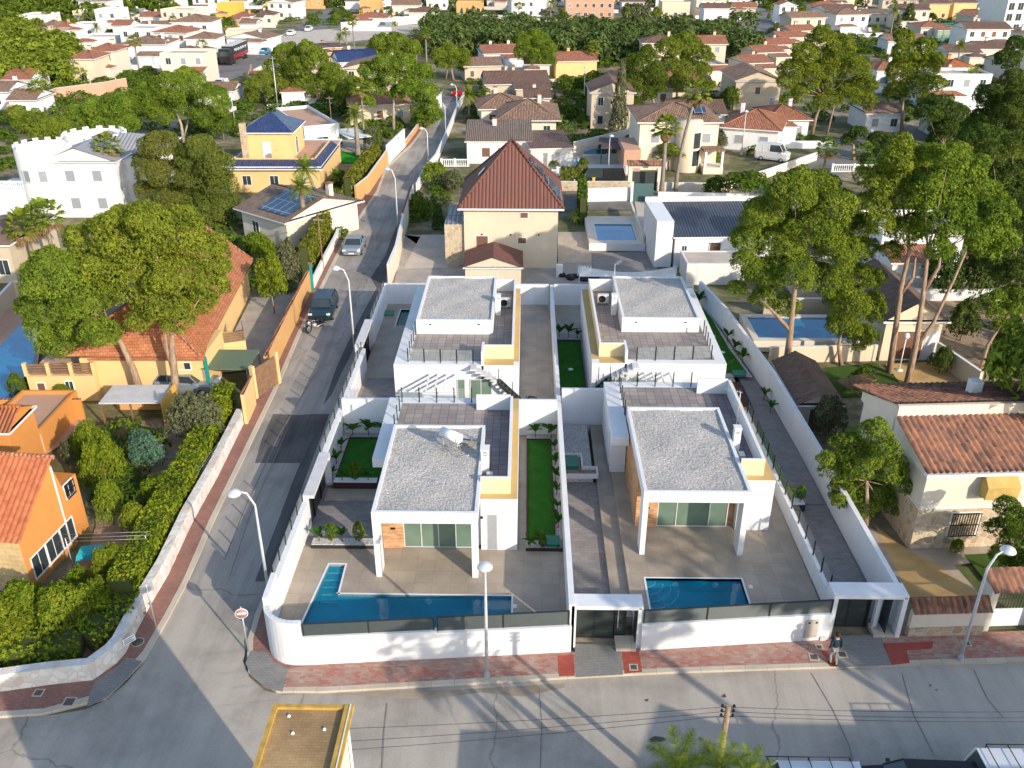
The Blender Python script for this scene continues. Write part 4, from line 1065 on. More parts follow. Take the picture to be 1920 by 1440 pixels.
# ------------------------------------------------------------------ vegetation
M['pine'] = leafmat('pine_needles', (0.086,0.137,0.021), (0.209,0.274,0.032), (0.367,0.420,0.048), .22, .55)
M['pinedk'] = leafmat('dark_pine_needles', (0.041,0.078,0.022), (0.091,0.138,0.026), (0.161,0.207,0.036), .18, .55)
M['pinebrown'] = leafmat('browning_needles', (.10,.14,.025), (.17,.19,.04), (.30,.19,.08), .22, .35)
M['broad'] = leafmat('broad_leaves', (0.054,0.096,0.016), (0.125,0.192,0.024), (0.233,0.288,0.032), .25, .8)
M['olive'] = leafmat('olive_leaves', (0.084,0.098,0.053), (0.168,0.180,0.090), (0.252,0.255,0.150), .2, .9)
M['citrus'] = leafmat('citrus_leaves', (0.079,0.147,0.016), (0.210,0.259,0.023), (0.456,0.379,0.038), .25, 1.3)
M['hedge'] = leafmat('yellow_green_hedge', (0.090,0.156,0.014), (0.239,0.284,0.021), (0.449,0.412,0.035), .25, .9)
M['hedgetrim'] = leafmat('clipped_hedge', (0.110,0.126,0.017), (0.204,0.210,0.028), (0.298,0.266,0.042), .2, 1.2)
M['palm'] = leafmat('palm_leaf', (0.090,0.144,0.019), (0.215,0.272,0.032), (0.430,0.400,0.064), .3, 1.5)
M['palmdry'] = leafmat('dry_palm_leaf', (.16,.11,.05), (.28,.20,.09), (.36,.27,.13), .2, 1.5)
M['bluegreen'] = leafmat('aloe_leaf', (0.063,0.126,0.084), (0.110,0.210,0.126), (0.172,0.280,0.168), .2, 2)
M['yellowflower'] = leafmat('yellow_blossom', (.5,.38,.01), (.6,.5,.02), (.35,.3,.02), .2, 2)
def barkmat(name, c):
    m, nt, b = _new(name, .95, 0, .1)
    g = _obj(nt); f = _noise(nt, _map(nt, g, (6,6,1.6)), 1.0, 5, .7)
    nt.links.new(_ramp(nt, f, [(.35, mul(c,.5)), (.6, c)]), b.inputs['Base Color']); _bump(nt, b, f, .8, .04); return m
M['bark'] = barkmat('pine_bark', (.38,.27,.19)); M['barkgrey'] = barkmat('grey_bark', (.30,.26,.21)); M['barkpale'] = barkmat('pale_trunk', (.45,.40,.32))
RG = np.random.default_rng(11)
def tufts(blobs, s=.2, cover=1.5, rg=None, droop=0.0, flat=.0, lump=.22):
    """blobs: array rows (x,y,z,rx,ry,rz). returns triangle soup of leaf clumps spread over lumpy lobes"""
    rg = rg or RG; out = []
    B = np.array(blobs, float)
    for b in B:
        c, r = b[:3], b[3:6]; R_ = r.mean()
        n = int(cover*4*np.pi*R_*R_/(s*s)*1.45); n = max(12, min(n, 9000))
        d = rg.normal(size=(n,3)); d /= np.linalg.norm(d, axis=1)[:,None]
        d[:,2] = np.where(d[:,2] < -.55, -d[:,2], d[:,2])
        ph = rg.random(6)*6.28
        lum = 1 + lump*(np.sin(d[:,0]*5+ph[0])*np.sin(d[:,1]*5+ph[1])+np.sin(d[:,2]*6+ph[2])*np.sin(d[:,0]*7+ph[3]))*.8 + rg.normal(size=n)*.05
        inner = rg.random(n) < .16
        lum = np.where(inner, lum*rg.uniform(.45,.85,n), lum)
        p = c + d*r*lum[:,None]
        # reject points deep inside other blobs
        keep = np.ones(n, bool)
        for q in B[(np.linalg.norm(B[:,:3]-c, axis=1) < (B[:,3]*.72+R_*1.2)) & (np.linalg.norm(B[:,:3]-c, axis=1) > 1e-6)]:
            keep &= (((p-q[:3])/(q[3:6]*.72))**2).sum(1) > 1
        p, d = p[keep], d[keep]; n = len(p)
        if n == 0: continue
        nn = d/np.maximum(r,1e-3)*R_ + rg.normal(size=(n,3))*.55 + np.array([0,0,.25]); nn /= np.linalg.norm(nn, axis=1)[:,None]
        a = np.cross(nn, rg.normal(size=(n,3))); a /= np.linalg.norm(a, axis=1)[:,None]+1e-9; bb = np.cross(nn, a)
        sz = s*rg.uniform(.55,1.3,n)[:,None]
        # two thin triangles per tuft
        t1 = np.stack([p-a*sz*.75, p+bb*sz*.35+nn*sz*.25, p+a*sz*.75-bb*sz*.1], 1)
        t2 = np.stack([p-bb*sz*.7+nn*sz*.2, p+a*sz*.4, p+bb*sz*.8+nn*sz*.35-a*sz*.2], 1)
        out += [t1.reshape(-1,3), t2.reshape(-1,3)]
    return np.concatenate(out)
def limb_mesh(name, mat, chains, parent, n=7):
    mb = MB()
    for pts, rad in chains: mb.tube(pts, rad, n)
    return mb.build(name, mat, parent)
def photo_tree(label, base, blobs, trunks, cat='tree', name='pine_tree', leaf='pine', bark='bark', s=.24, z0=0.0, tr=.3, Y=None, group=None, cover=1.5, dyr=.5, squash=.85, flat=True):
    """base: photo pixel of the trunk foot. blobs: (px,py,rpx[,dy]) lobes of the crown; trunks: chains of photo pixels (x,y[,dy])"""
    g = G(base[0], base[1], z0) if Y is None else V(base[0], base[1], Y)
    if Y is not None: g.z = z0
    t = empty(name, g, 0, label, cat, group); rg = np.random.default_rng(int(base[0]*7+base[1]))
    Bl = []
    for b in blobs:
        dy0 = b[3] if len(b) > 3 else rg.uniform(-dyr, dyr)*b[2]/14
        c = V(b[0], b[1], g.y + dy0); k = F_PX/((c-CAM).dot(_fw)); r = b[2]/k
        c -= g; Bl.append((c.x, c.y, c.z, r*1.07, r*1.06, r*squash*1.07))
    SB = []
    for b in Bl:
        r = b[3]; k = 14 if r > 1.2 else 7; SB.append((b[0],b[1],b[2],r*.84,r*.84,b[5]*.84))
        for j in range(k):
            d = rg.normal(size=3); d /= np.linalg.norm(d); d[2] = abs(d[2])*.9-.15 if j % 3 else d[2]; q_ = r*rg.uniform(.30,.44); SB.append((b[0]+d[0]*r*.76, b[1]+d[1]*r*.76, b[2]+d[2]*b[5]*.78, q_, q_, q_*.8))
    rawmesh('crown', tufts(SB, s*.5, cover*.85, rg, lump=.14), 3, M[leaf], parent=t)
    ch = []
    for tk in trunks:
        pts = []
        for q in tk:
            c = V(q[0], q[1], g.y + (q[2] if len(q) > 2 else 0)) - g; pts.append(c)
        L = len(pts); r0 = tr if tk is trunks[0] else tr*.6
        ch.append((pts, [r0*(1-.6*i/max(1,L-1)) for i in range(L)]))
    top = Vector(ch[0][0][-1])
    for b in Bl[:9]:
        c = Vector(b[:3]); m = top.lerp(c, .5) + Vector((0,0,-.12*(c-top).length)); ch.append(([top*.98, m, c], [tr*.22, tr*.14, tr*.05]))
    limb_mesh('trunk', M[bark], ch, t)
    return t
# prototypes -----------------------------------------------------------
def proto_tree(kind, seed):
    rg = np.random.default_rng(seed); t = bpy.data.objects.new(kind, None); Bl = []
    # unit tree: height 1*8 m, crown width 8 m -> scaled per copy
    if kind == 'pine':
        for k in range(13):
            a = rg.random()*6.28; r = rg.uniform(.3,2.9); Bl.append((r*math.cos(a), r*math.sin(a), 5.6+rg.uniform(-1.3,1.4)-(r/3.2)**2*.9, *(np.array([1,1,.8])*rg.uniform(1.1,1.7))))
        trunk = [([(0,0,0),(.15,.1,2.2),(.0,.2,5)], [.26,.2,.12])]
    elif kind == 'round':
        for k in range(9):
            d = rg.normal(size=3); d /= np.linalg.norm(d); Bl.append((d[0]*2.1, d[1]*2.1, 4.8+d[2]*1.6, *(np.array([1,1,.9])*rg.uniform(1.4,1.9))))
        trunk = [([(0,0,0),(.1,0,2.2),(.0,.1,4)], [.22,.18,.1])]
    elif kind == 'bush':
        for k in range(8):
            a = rg.random()*6.28; r = rg.uniform(.2,2.4); Bl.append((r*math.cos(a), r*math.sin(a), 2.4+rg.uniform(-.6,2.4)*(1-r/3.2), *(np.array([1,1,1.1])*rg.uniform(1.3,2.1))))
        trunk = [([(0,0,0),(.1,0,1.5),(.0,.1,3)], [.2,.16,.1])]
    elif kind == 'cypress':
        for k in range(7):
            f = k/6; Bl.append((rg.uniform(-.2,.2), rg.uniform(-.2,.2), 1.0+f*6.3, 1.7*(1-.72*f)+.35, 1.7*(1-.72*f)+.35, 1.2))
        trunk = [([(0,0,0),(0,0,3)], [.2,.15])]
    rg2 = np.random.default_rng(seed+1)
    return Bl, trunk, rg2
PROTO = {}
def get_proto(kind, leaf, v, s=.42):
    key = (kind, leaf, v, s)
    if key in PROTO: return PROTO[key]
    Bl, trunk, rg = proto_tree(kind, v*17+len(kind))
    vs = tufts(Bl, s, 1.35, rg)
    o = rawmesh('crown', vs, 3, M[leaf]); mesh = o.data; bpy.data.objects.remove(o)
    ch = list(trunk); top = Vector(trunk[0][0][-1])
    for b in Bl[:8]: c = Vector(b[:3]); ch.append(([top, top.lerp(c,.5)+Vector((0,0,-.2)), c], [.1,.07,.03]))
    mb = MB()
    for p, r in ch: mb.tube(p, r, 6)
    o = mb.build('trunk', M['barkgrey']); tm = o.data; bpy.data.objects.remove(o)
    PROTO[key] = (mesh, tm); return PROTO[key]
NAMES = {'pine':'pine_tree','round':'round_tree','bush':'bush','cypress':'cypress_tree'}
def tree(kind, label, x, y, wpx, topy, leaf='pine', z=0.0, group=None, s=.42, name=None, hscale=1.0, loc=None, wm=None, hm=None):
    """(x,y): foot pixel; wpx: crown width in photo pixels; topy: pixel row of the top"""
    g = G(x, y, z) if loc is None else Vector(loc)
    k = pxm(x, y, z); w = (wpx/k) if wm is None else wm; h = topz(x, y, topy, z)*hscale if hm is None else hm
    v = random.randrange(3); cm, tm = get_proto(kind, leaf, v, s)
    w0 = {'pine':8.2,'round':7.4,'bush':7.6,'cypress':4.2}[kind]; h0 = {'pine':8.2,'round':8.0,'bush':6.2,'cypress':8.8}[kind]
    t = empty(name or NAMES[kind], g, random.uniform(0,6.28), label, 'bush' if kind == 'bush' else 'tree', group)
    t.scale = (w/w0, w/w0, max(.15, h/h0))
    a = bpy.data.objects.new('crown', cm); b = bpy.data.objects.new('trunk', tm)
    for o in (a, b): COL.objects.link(o); o.parent = t
    return t
def palm_meshes(kind, seed):
    rg = random.Random(seed); mb = MB(); dry = MB()
    if kind in ('date','feather'):
        n = 38 if kind == 'date' else 22
        for k in range(n):
            a = 2.4*k; el = 1.25-1.75*(k/n); L = 3.0*rg.uniform(.85,1.1); pts = []
            for i in range(9):
                s = i/8; r = L*s*math.cos(el)*(1-.12*s)+.1; z = L*(s*math.sin(el)-.55*s*s*math.cos(el)); pts.append(Vector((r*math.cos(a), r*math.sin(a), z)))
            side = Vector((-math.sin(a), math.cos(a), 0)); tgt = mb if k < n*.9 else dry
            for i in range(1, 9):
                p, q = pts[i-1], pts[i]
                for j in range(4):
                    b = p.lerp(q, j/4); ll = .62*math.sin(math.pi*min(1,(i+j/4)/9*.85+.12)); d = (q-p).normalized()
                    for sg in (-1, 1):
                        tip = b + side*sg*ll + d*ll*.6 + Vector((0,0,-.18*ll+.1*rg.random()))
                        tgt.add([b, b+d*(.065 if kind == 'date' else .05), tip], [(0,1,2)])
            for i in range(8): tgt.add([pts[i]-side*.02, pts[i]+side*.02, pts[i+1]+side*.015, pts[i+1]-side*.015], [(0,1,2,3)])
    else:
        n = 40
        for k in range(n):
            a = 2.4*k+rg.uniform(-.2,.2); el = 1.35-2.0*(k/n); L = rg.uniform(.9,1.35); st = Vector((L*math.cos(el)*math.cos(a), L*math.cos(el)*math.sin(a), L*math.sin(el)))
            side = Vector((-math.sin(a), math.cos(a), 0)); d = st.normalized(); up = d.cross(side)*-1
            tgt = mb if k < n*.82 else dry
            tgt.add([side*.02, -side*.02, st-side*.02, st+side*.02], [(0,1,2,3)])
            m = 15
            for j in range(m):
                f = -1.25+2.5*j/(m-1); ll = .95*(1-.18*abs(f))*rg.uniform(.85,1.1); w = .075
                dd = (d*math.cos(f)+side*math.sin(f)).normalized(); pp = dd.cross(up).normalized()
                b = st+dd*.12; mid = st+dd*ll*.6+up*.05; tip = st+dd*ll+Vector((0,0,-.38*ll))
                tgt.add([b, mid-pp*w, tip, mid+pp*w], [(0,1,2,3)])
    return mb, dry
PALM = {}
def palm(kind, label, x, y, topy, wpx, z=0.0, lean=(0,0), tr=.2, group=None, loc=None, H=None, W=None, bark='barkgrey', skirt=False):
    """topy: row of the crown centre"""
    if kind not in PALM:
        a, b = palm_meshes(kind, 5); oa = a.build('fronds', M['palm']); ob = b.build('dry_fronds', M['palmdry']); PALM[kind] = (oa.data, ob.data); bpy.data.objects.remove(oa); bpy.data.objects.remove(ob)
    g = G(x, y, z) if loc is None else Vector(loc)
    h = topz(x, y, topy, z) if H is None else H; w = (wpx/pxm(x, y, z)*h/max(h,.1)) if W is None else W
    if loc is None: w = wpx/ (F_PX/((g+Vector((0,0,h))-CAM).dot(_fw)))
    t = empty('fan_palm' if kind == 'fan' else 'date_palm', g, 0, label, 'palm tree', group)
    pts = []; rad = []
    for i in range(9):
        f = i/8; pts.append((lean[0]*f*f, lean[1]*f*f, h*f)); rad.append(tr*(1.25-.5*f if f < .15 else 1.0-.25*f))
    MB().tube(pts, rad, 9).build('trunk', M[bark], t)
    sc = w/(4.0 if kind == 'fan' else 5.4)
    c = bpy.data.objects.new('fronds', PALM[kind][0]); d = bpy.data.objects.new('dry_fronds', PALM[kind][1])
    for o in (c, d): COL.objects.link(o); o.parent = t; o.location = pts[-1]; o.scale = (sc,)*3; o.rotation_euler = (0,0,random.uniform(0,6))
    if skirt:
        MB().lathe([(tr*1.0,-.0),(tr*2.6,-.5),(tr*2.2,-1.3),(tr*.9,-1.7)], 10, pts[-1]).build('dead_skirt', M['palmdry'], t)
    return t
def hedge(label, line, width, h, z=0.12, leaf='hedgetrim', s=.16, base=None, ragged=.08, name='hedge', cover=1.0, group=None, kind=None):
    """line: world points; a clipped or rough hedge body of leaf clumps"""
    pts = [Vector((p[0],p[1],0)) for p in line]; o = pts[0].copy()
    t = empty(name, (o.x,o.y,z), 0, label, 'hedge', group); V_ = []; rg = RG
    for a, b in zip(pts, pts[1:]):
        L = (b-a).length; d = (b-a)/L; nrm = Vector((-d.y,d.x,0)); n = int(cover*L*(2*h+width)/(s*s)*1.1)
        u = rg.random(n)*L; q = rg.random(n)*(2*h+width)
        lat = np.where(q < h, -width/2, np.where(q < h+width, q-h-width/2, width/2)); zz = np.where(q < h, q, np.where(q < h+width, h, 2*h+width-q))
        nn = np.where((q < h)[:,None], -np.array(nrm), np.where((q < h+width)[:,None], np.array([0,0,1.]), np.array(nrm)))
        p = np.array(a-o)+u[:,None]*np.array(d)+lat[:,None]*np.array(nrm); p[:,2] = zz
        wob = ragged*(np.sin(u*2.3)*np.cos(zz*3+u)+rg.normal(size=n)*.6); p += nn*wob[:,None]
        nn = nn+rg.normal(size=(n,3))*.5; nn /= np.linalg.norm(nn,axis=1)[:,None]
        e = np.cross(nn, rg.normal(size=(n,3))); e /= np.linalg.norm(e,axis=1)[:,None]; f = np.cross(nn, e); sz = s*rg.uniform(.5,1.2,n)[:,None]
        V_.append(np.stack([p-e*sz, p+f*sz*.7+nn*sz*.3, p+e*sz-f*sz*.3], 1).reshape(-1,3))
        V_.append(np.stack([p-f*sz, p+e*sz*.7+nn*sz*.3, p+f*sz-e*sz*.3], 1).reshape(-1,3))
    rawmesh('foliage', np.concatenate(V_), 3, M[leaf], parent=t)
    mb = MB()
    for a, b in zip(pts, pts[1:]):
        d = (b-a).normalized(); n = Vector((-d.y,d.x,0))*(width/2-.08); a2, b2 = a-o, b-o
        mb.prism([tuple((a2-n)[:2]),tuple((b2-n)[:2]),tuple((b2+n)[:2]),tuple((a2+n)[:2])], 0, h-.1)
    mb.build('shade_core', M['hedgeshade'], t); return t  # solid dark core; its colour paints the shade between the hedge leaves
M['thicket'] = leafmat('thicket_leaves', (.07,.10,.03), (.12,.165,.05), (.17,.20,.08), .2, .25)
M['hedgeshade'] = plain('hedge_shade', (.05,.065,.015), .9)
# --- signature trees
photo_tree('broad pine with leaning trunk, left of the twin pines before the yellow house', (268,752),
  [(110,520,58),(88,580,46),(150,560,55),(190,625,36),(120,640,42),(185,540,46),(72,620,26),(98,492,34),(150,610,40),(160,495,32)],
  [[(268,752),(250,694),(228,645),(203,606)]], tr=.3, s=.26)
photo_tree('broad pine with upright trunk, right of the twin pines before the yellow house', (326,762),
  [(175,452,46),(215,425,38),(240,455,52),(282,420,44),(330,440,55),(368,478,50),(392,532,34),(335,515,55),(272,505,56),(300,565,48),(358,568,42),(235,540,48),(392,500,34),(262,600,26),(335,600,28),(205,500,46),(290,460,46),(250,405,26),(345,410,28)],
  [[(326,762),(328,715),(322,650),(322,610)],[(324,690),(312,650),(306,612)]], tr=.34, s=.26)
photo_tree('large spreading pine shading the rear right villa', (1474,690),
  [(1445,400,44),(1490,365,44),(1535,350,36),(1560,390,44),(1600,430,36),(1615,468,28),(1570,470,42),(1520,430,52),(1460,455,46),(1405,450,34),(1395,490,26),(1430,510,34),(1490,510,40),(1545,525,38),(1500,335,24),(1410,410,26),(1380,540,18),(1430,560,26),(1470,575,26)],
  [[(1474,690),(1480,640),(1488,560),(1500,480)],[(1482,620),(1455,590),(1425,560)]], tr=.3, s=.25, leaf='pine')
photo_tree('pine with pale branches in front of the small pool house', (1577,684),
  [(1600,520,34),(1630,525,26),(1590,570,36),(1625,580,30),(1580,610,30),(1615,630,28),(1640,560,18),(1580,545,22)], [[(1577,684),(1572,650),(1580,610)],[(1574,655),(1560,680)]], tr=.18, s=.24)
photo_tree('pine leaning over the white boundary wall beside the cream house', (1622,985),
  [(1640,815,32),(1590,835,30),(1560,880,26),(1615,865,40),(1665,880,34),(1690,905,24),(1640,925,36),(1590,920,32),(1670,945,26),(1550,860,16),(1620,950,26),(1660,840,24),(1575,940,16)],
  [[(1622,985),(1626,950),(1625,900)]], tr=.18, s=.22, z0=.3)
photo_tree('tall pine with a straight grey trunk by the globe lamp', (1667,700),
  [(1660,340,38),(1690,300,34),(1640,380,28),(1690,370,44),(1650,420,28),(1700,430,34),(1620,330,22),(1690,265,20),(1670,470,20)],
  [[(1667,700),(1680,610),(1690,535),(1705,470),(1700,420)],[(1690,550),(1712,520),(1718,470)]], tr=.25, s=.27)
photo_tree('tall forked pine with wide bright crown right of the globe lamp', (1700,722),
  [(1740,350,44),(1790,340,46),(1840,370,42),(1870,400,32),(1770,400,48),(1825,430,40),(1740,430,34),(1780,295,30),(1740,290,26),(1880,450,28),(1830,310,26),(1760,470,26),(1850,470,26)],
  [[(1700,722),(1717,647),(1730,560),(1740,472)],[(1719,648),(1750,605),(1790,520),(1812,470)],[(1733,545),(1760,500),(1765,470)]], tr=.27, s=.27)
photo_tree('slender pine with small crown at the right edge of the dark garden', (1832,712),
  [(1875,560,20),(1900,580,24),(1865,590,16),(1912,555,18),(1885,610,14)], [[(1832,712),(1852,647),(1884,598)]], tr=.18, s=.22)
photo_tree('dense leafy tree at the right edge in front of the cream house', (1893,1088),
  [(1885,950,22),(1905,975,28),(1875,990,24),(1900,1025,30),(1870,1040,18),(1925,1000,30),(1920,1050,26),(1890,1060,16)], [[(1893,1088),(1896,1060),(1900,1020)]], leaf='broad', bark='barkpale', tr=.12, s=.17, name='leafy_tree')
photo_tree('right hand pine on the edge behind the tall forked pine', (1915,640),
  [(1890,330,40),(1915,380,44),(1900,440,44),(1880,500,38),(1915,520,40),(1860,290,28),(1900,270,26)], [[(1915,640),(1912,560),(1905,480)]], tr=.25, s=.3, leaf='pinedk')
photo_tree('browning conifer, left of the pair behind the yellow house', (312,420),
  [(300,275,34),(285,320,32),(320,330,38),(290,365,32),(325,375,34),(265,300,18),(300,395,26)], [[(312,420),(312,380),(305,330)]], leaf='pinebrown', s=.27, name='conifer_tree')
photo_tree('browning conifer, right of the pair behind the yellow house', (392,425),
  [(375,280,30),(400,310,36),(370,330,34),(415,350,32),(385,375,38),(425,385,24),(355,300,22),(400,400,26)], [[(392,425),(392,380),(390,330)]], leaf='pinebrown', s=.27, name='conifer_tree')
photo_tree('wide pine with pale forked trunks behind the white castle like house', (345,268),
  [(280,185,34),(320,165,34),(360,165,34),(395,185,30),(250,200,28),(335,200,30),(300,215,24),(380,215,24),(410,205,20),(345,145,20)], [[(345,268),(340,235),(330,205)],[(344,262),(352,230),(352,200)]], bark='barkpale', s=.33)
photo_tree('long low pine crown left of the pale forked pine', (225,290),
  [(150,220,26),(185,205,28),(215,200,28),(120,235,22),(200,235,28),(235,235,26),(165,250,24),(95,245,20)], [[(225,290),(215,260),(200,235)]], s=.33)
photo_tree('round pine at the left edge of the long pine row', (110,300), [(85,250,24),(110,240,24),(130,262,22),(90,275,20),(115,280,18)], [[(110,300),(108,270)]], s=.33)
photo_tree('pine with bare lower branches beside the side street', (738,244),
  [(695,135,24),(725,120,24),(755,120,24),(785,140,24),(700,165,22),(735,145,24),(770,165,24),(800,175,22),(805,200,18),(790,215,14),(690,190,14),(745,175,16)], [[(738,244),(738,200),(738,160)],[(738,200),(760,195,0)]], s=.36, bark='barkpale')
photo_tree('rounded pine cluster left of the blue tiled gable', (600,196), [(560,125,26),(590,115,24),(620,140,26),(600,160,28),(570,160,24),(630,170,20),(595,100,16),(575,90,16)], [[(600,196),(598,170),(595,150)]], s=.38)
photo_tree('pine at the far side of the pale fence near the highway', (530,190), [(535,105,24),(520,125,22),(550,130,24),(530,150,24),(545,95,16)], [[(530,190),(532,150)]], s=.38)
photo_tree('pine low on the left of the pine cluster by the aerial mast', (500,195), [(480,160,20),(500,150,20),(515,170,20),(475,178,16),(525,160,16)], [[(500,195),(500,170)]], s=.38)
photo_tree('dense pine behind the blue tiled gable', (742,140), [(715,80,20),(745,78,20),(770,92,20),(730,98,20),(755,110,20),(700,95,16)], [[(742,140),(742,110)]], s=.42)
photo_tree('umbrella pine beside the far end of the side street', (850,150), [(825,105,16),(845,98,18),(865,108,18),(870,122,14),(830,120,14),(850,115,16)], [[(850,150),(846,125)],[(836,150),(840,125)]], s=.38)
photo_tree('tall round pine in front of the reed thicket', (1000,148), [(985,80,20),(1010,78,20),(1025,98,20),(1000,105,20),(980,100,16),(1030,115,14),(1005,65,12)], [[(1000,148),(1000,120)],[(1026,150),(1022,125)]], s=.38)
photo_tree('big round pine right of the ivy cypress', (1235,215), [(1195,120,24),(1215,105,20),(1225,140,24),(1190,150,22),(1205,175,24),(1230,165,18),(1190,195,18),(1175,165,14)], [[(1235,215),(1225,190),(1215,160)]], s=.36, leaf='broad')
photo_tree('broad pine right of the big round pine by the tall palms', (1268,200), [(1255,90,24),(1285,85,26),(1310,105,24),(1290,130,26),(1260,125,22),(1320,135,16),(1275,155,20),(1330,160,12)], [[(1268,200),(1270,160)]], s=.38)
photo_tree('great dark pine with twin trunks by the right junction', (1535,252),
  [(1540,75,26),(1575,90,26),(1510,100,24),(1485,130,24),(1475,155,18),(1520,140,28),(1560,130,30),(1600,130,28),(1620,160,24),(1590,175,28),(1550,185,24),(1545,60,14),(1625,190,18),(1500,170,16)], [[(1522,255),(1530,220),(1545,180)],[(1550,255),(1560,215),(1570,180)]], s=.36)
photo_tree('feathery pine right of the great dark pine', (1690,250),
  [(1695,70,18),(1700,100,26),(1730,90,22),(1690,135,28),(1730,130,28),(1755,115,18),(1715,165,28),(1680,170,20),(1750,160,20),(1740,190,18)], [[(1690,250),(1692,200),(1700,150)]], s=.36)
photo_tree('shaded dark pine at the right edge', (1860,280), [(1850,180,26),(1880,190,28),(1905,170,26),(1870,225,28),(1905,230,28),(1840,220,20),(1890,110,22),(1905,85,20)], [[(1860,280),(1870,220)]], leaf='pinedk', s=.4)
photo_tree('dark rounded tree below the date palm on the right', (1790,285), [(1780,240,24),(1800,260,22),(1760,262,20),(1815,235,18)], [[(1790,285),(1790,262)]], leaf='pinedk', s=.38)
photo_tree('yellow green pine top behind the tall grey trunk pine', (1745,420,), [(1700,285,26),(1725,300,24),(1770,295,26),(1800,285,22),(1760,330,24),(1690,320,22)], [[(1745,420),(1745,360)]], s=.3)
photo_tree('bright pine crown at the upper right above the dark garden', (1870,420), [(1850,290,28),(1880,300,26),(1905,290,22),(1865,330,26),(1900,330,24)], [[(1870,420),(1872,370)]], s=.3)
photo_tree('dark pine behind the rear pool on the right', (1680,470), [(1640,330,20),(1655,290,18),(1625,300,16)], [[(1680,470),(1660,380)]], s=.3, leaf='pinedk')
# shadowy wood at the right
for i, (x, y, w_, ty) in enumerate([(1760,560,90,470),(1800,640,70,560),(1890,690,80,600),(1830,560,90,450),(1900,620,70,520)]):
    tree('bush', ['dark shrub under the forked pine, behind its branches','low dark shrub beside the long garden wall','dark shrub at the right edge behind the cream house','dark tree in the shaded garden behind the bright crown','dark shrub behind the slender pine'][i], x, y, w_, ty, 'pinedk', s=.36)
for i, (bx_, by_, bl) in enumerate((((1770,300),300,[(1760,200,26),(1785,215,26),(1740,215,22),(1770,240,24)]),((1850,330),330,[(1830,255,26),(1860,262,28),(1890,270,26),(1845,285,24),(1880,300,24)]),((1905,300),300,[(1900,150,24),(1915,185,26),(1890,215,24),(1912,240,24)]),((1655,300),300,[(1650,262,18),(1670,270,18),(1640,275,14)]),((470,150),150,[(450,185,18),(470,195,18),(440,200,14)]),((655,215),215,[(650,170,20),(665,185,20),(640,190,18),(660,155,16)]),((800,240),240,[(815,215,16),(800,225,16),(780,232,14)]),((60,250),250,[(45,235,20),(70,225,20),(30,215,18)]),((1920,420),420,[(1905,365,30),(1925,400,30),(1890,390,22)]),((1600,300),300,[(1590,262,14),(1610,250,16)]))):
    photo_tree('dark pine filling the view %s' % ['below the feathery pine','left of the shaded pine at the right edge','behind the shaded pine at the right edge','at the foot of the feathery pine by the junction','low beside the highway end of the pine row','between the blue tiled gable and the bare pine','at the far kerb under the bare branched pine','over the arcade houses at the left edge','at the very right edge beside the forked pine crown','at the junction corner by the twin trunked pine'][i], (bx_[0], min(by_, 470)), bl, [[(bx_[0], by_),(bx_[0], by_-30)]], leaf='pinedk' if i < 4 or i > 7 else 'pine', s=.38)
# palms
palm('fan', 'short fan palm, left of the pair before the castle like house', 70, 515, 425, 85, tr=.22)
palm('fan', 'short fan palm, right of the pair before the castle like house', 108, 510, 408, 85, tr=.22)
palm('fan', 'tall fan palm in front of the white castle like house', 226, 398, 275, 62, tr=.22, skirt=False)
palm('fan', 'slim fan palm among the far white houses on the left', 262, 138, 78, 32, tr=.2)
palm('fan', 'small fan palm beside the leaning red roof at the left', 78, 215, 165, 34, tr=.18)
palm('fan', 'tall fan palm with thick trunk, left of the two by the iron gate', 1240, 366, 240, 62, tr=.28, skirt=True)
palm('fan', 'tallest fan palm with curved trunk, right of the two by the iron gate', 1266, 362, 175, 62, lean=(1.6,0), tr=.22, skirt=True)
palm('date', 'small feather palm by the white chest behind the brown roofed house', 1080, 418, 405, 34, tr=.14)
palm('date', 'feather palm at the end of the side street', 880, 222, 178, 44, tr=.25)
palm('date', 'feather palm in front of the reed thicket', 871, 104, 72, 42, tr=.25)
palm('fan', 'slim palm left of the reed thicket', 800, 118, 62, 28, tr=.2); palm('fan', 'slim palm next to the feather palm thicket, further left', 782, 115, 66, 28, tr=.2)
palm('date', 'wide feather palm between the dark trees on the right', 1812, 195, 148, 62, tr=.3, z=0)
palm('date', 'shaded feather palm beside the junction on the right', 1742, 262, 222, 62, tr=.3)
palm('fan', 'bushy fan palm on the pavement by the parked camper van', 1543, 330, 280, 50, tr=.22)
palm('fan', 'fan palm beside the white balustrade on the right', 1610, 345, 285, 46, tr=.24)
palm('date', 'palm with bulging trunk by the bright green terrace', 672, 295, 215, 58, tr=.35)
palm('fan', 'tall slim palm behind the bulging trunk palm', 685, 282, 165, 48, tr=.16, skirt=True)
palm('date', 'feather palm with stout trunk beside the solar roof', 575, 458, 350, 62, tr=.3)
palm('date', 'tall feather palm leaning by the blue tiled roof', 606, 420, 315, 62, lean=(-1.4,0), tr=.2)
palm('date', 'low palm in the garden beside the blue tiled roof', 632, 352, 328, 36, tr=.15)
palm('fan', 'slender palm rising beside the far white pergola', 667, 125, 40, 24, tr=.18)
palm('fan', 'fan palm by the villas under the top edge', 1110, 140, 92, 34, tr=.2, skirt=True)
palm('fan', 'pair of palms, left one, by the far pale villa at the top', 973, 42, 12, 18, tr=.2); palm('fan', 'palm near the far white apartment row', 1032, 40, 10, 20, tr=.2)
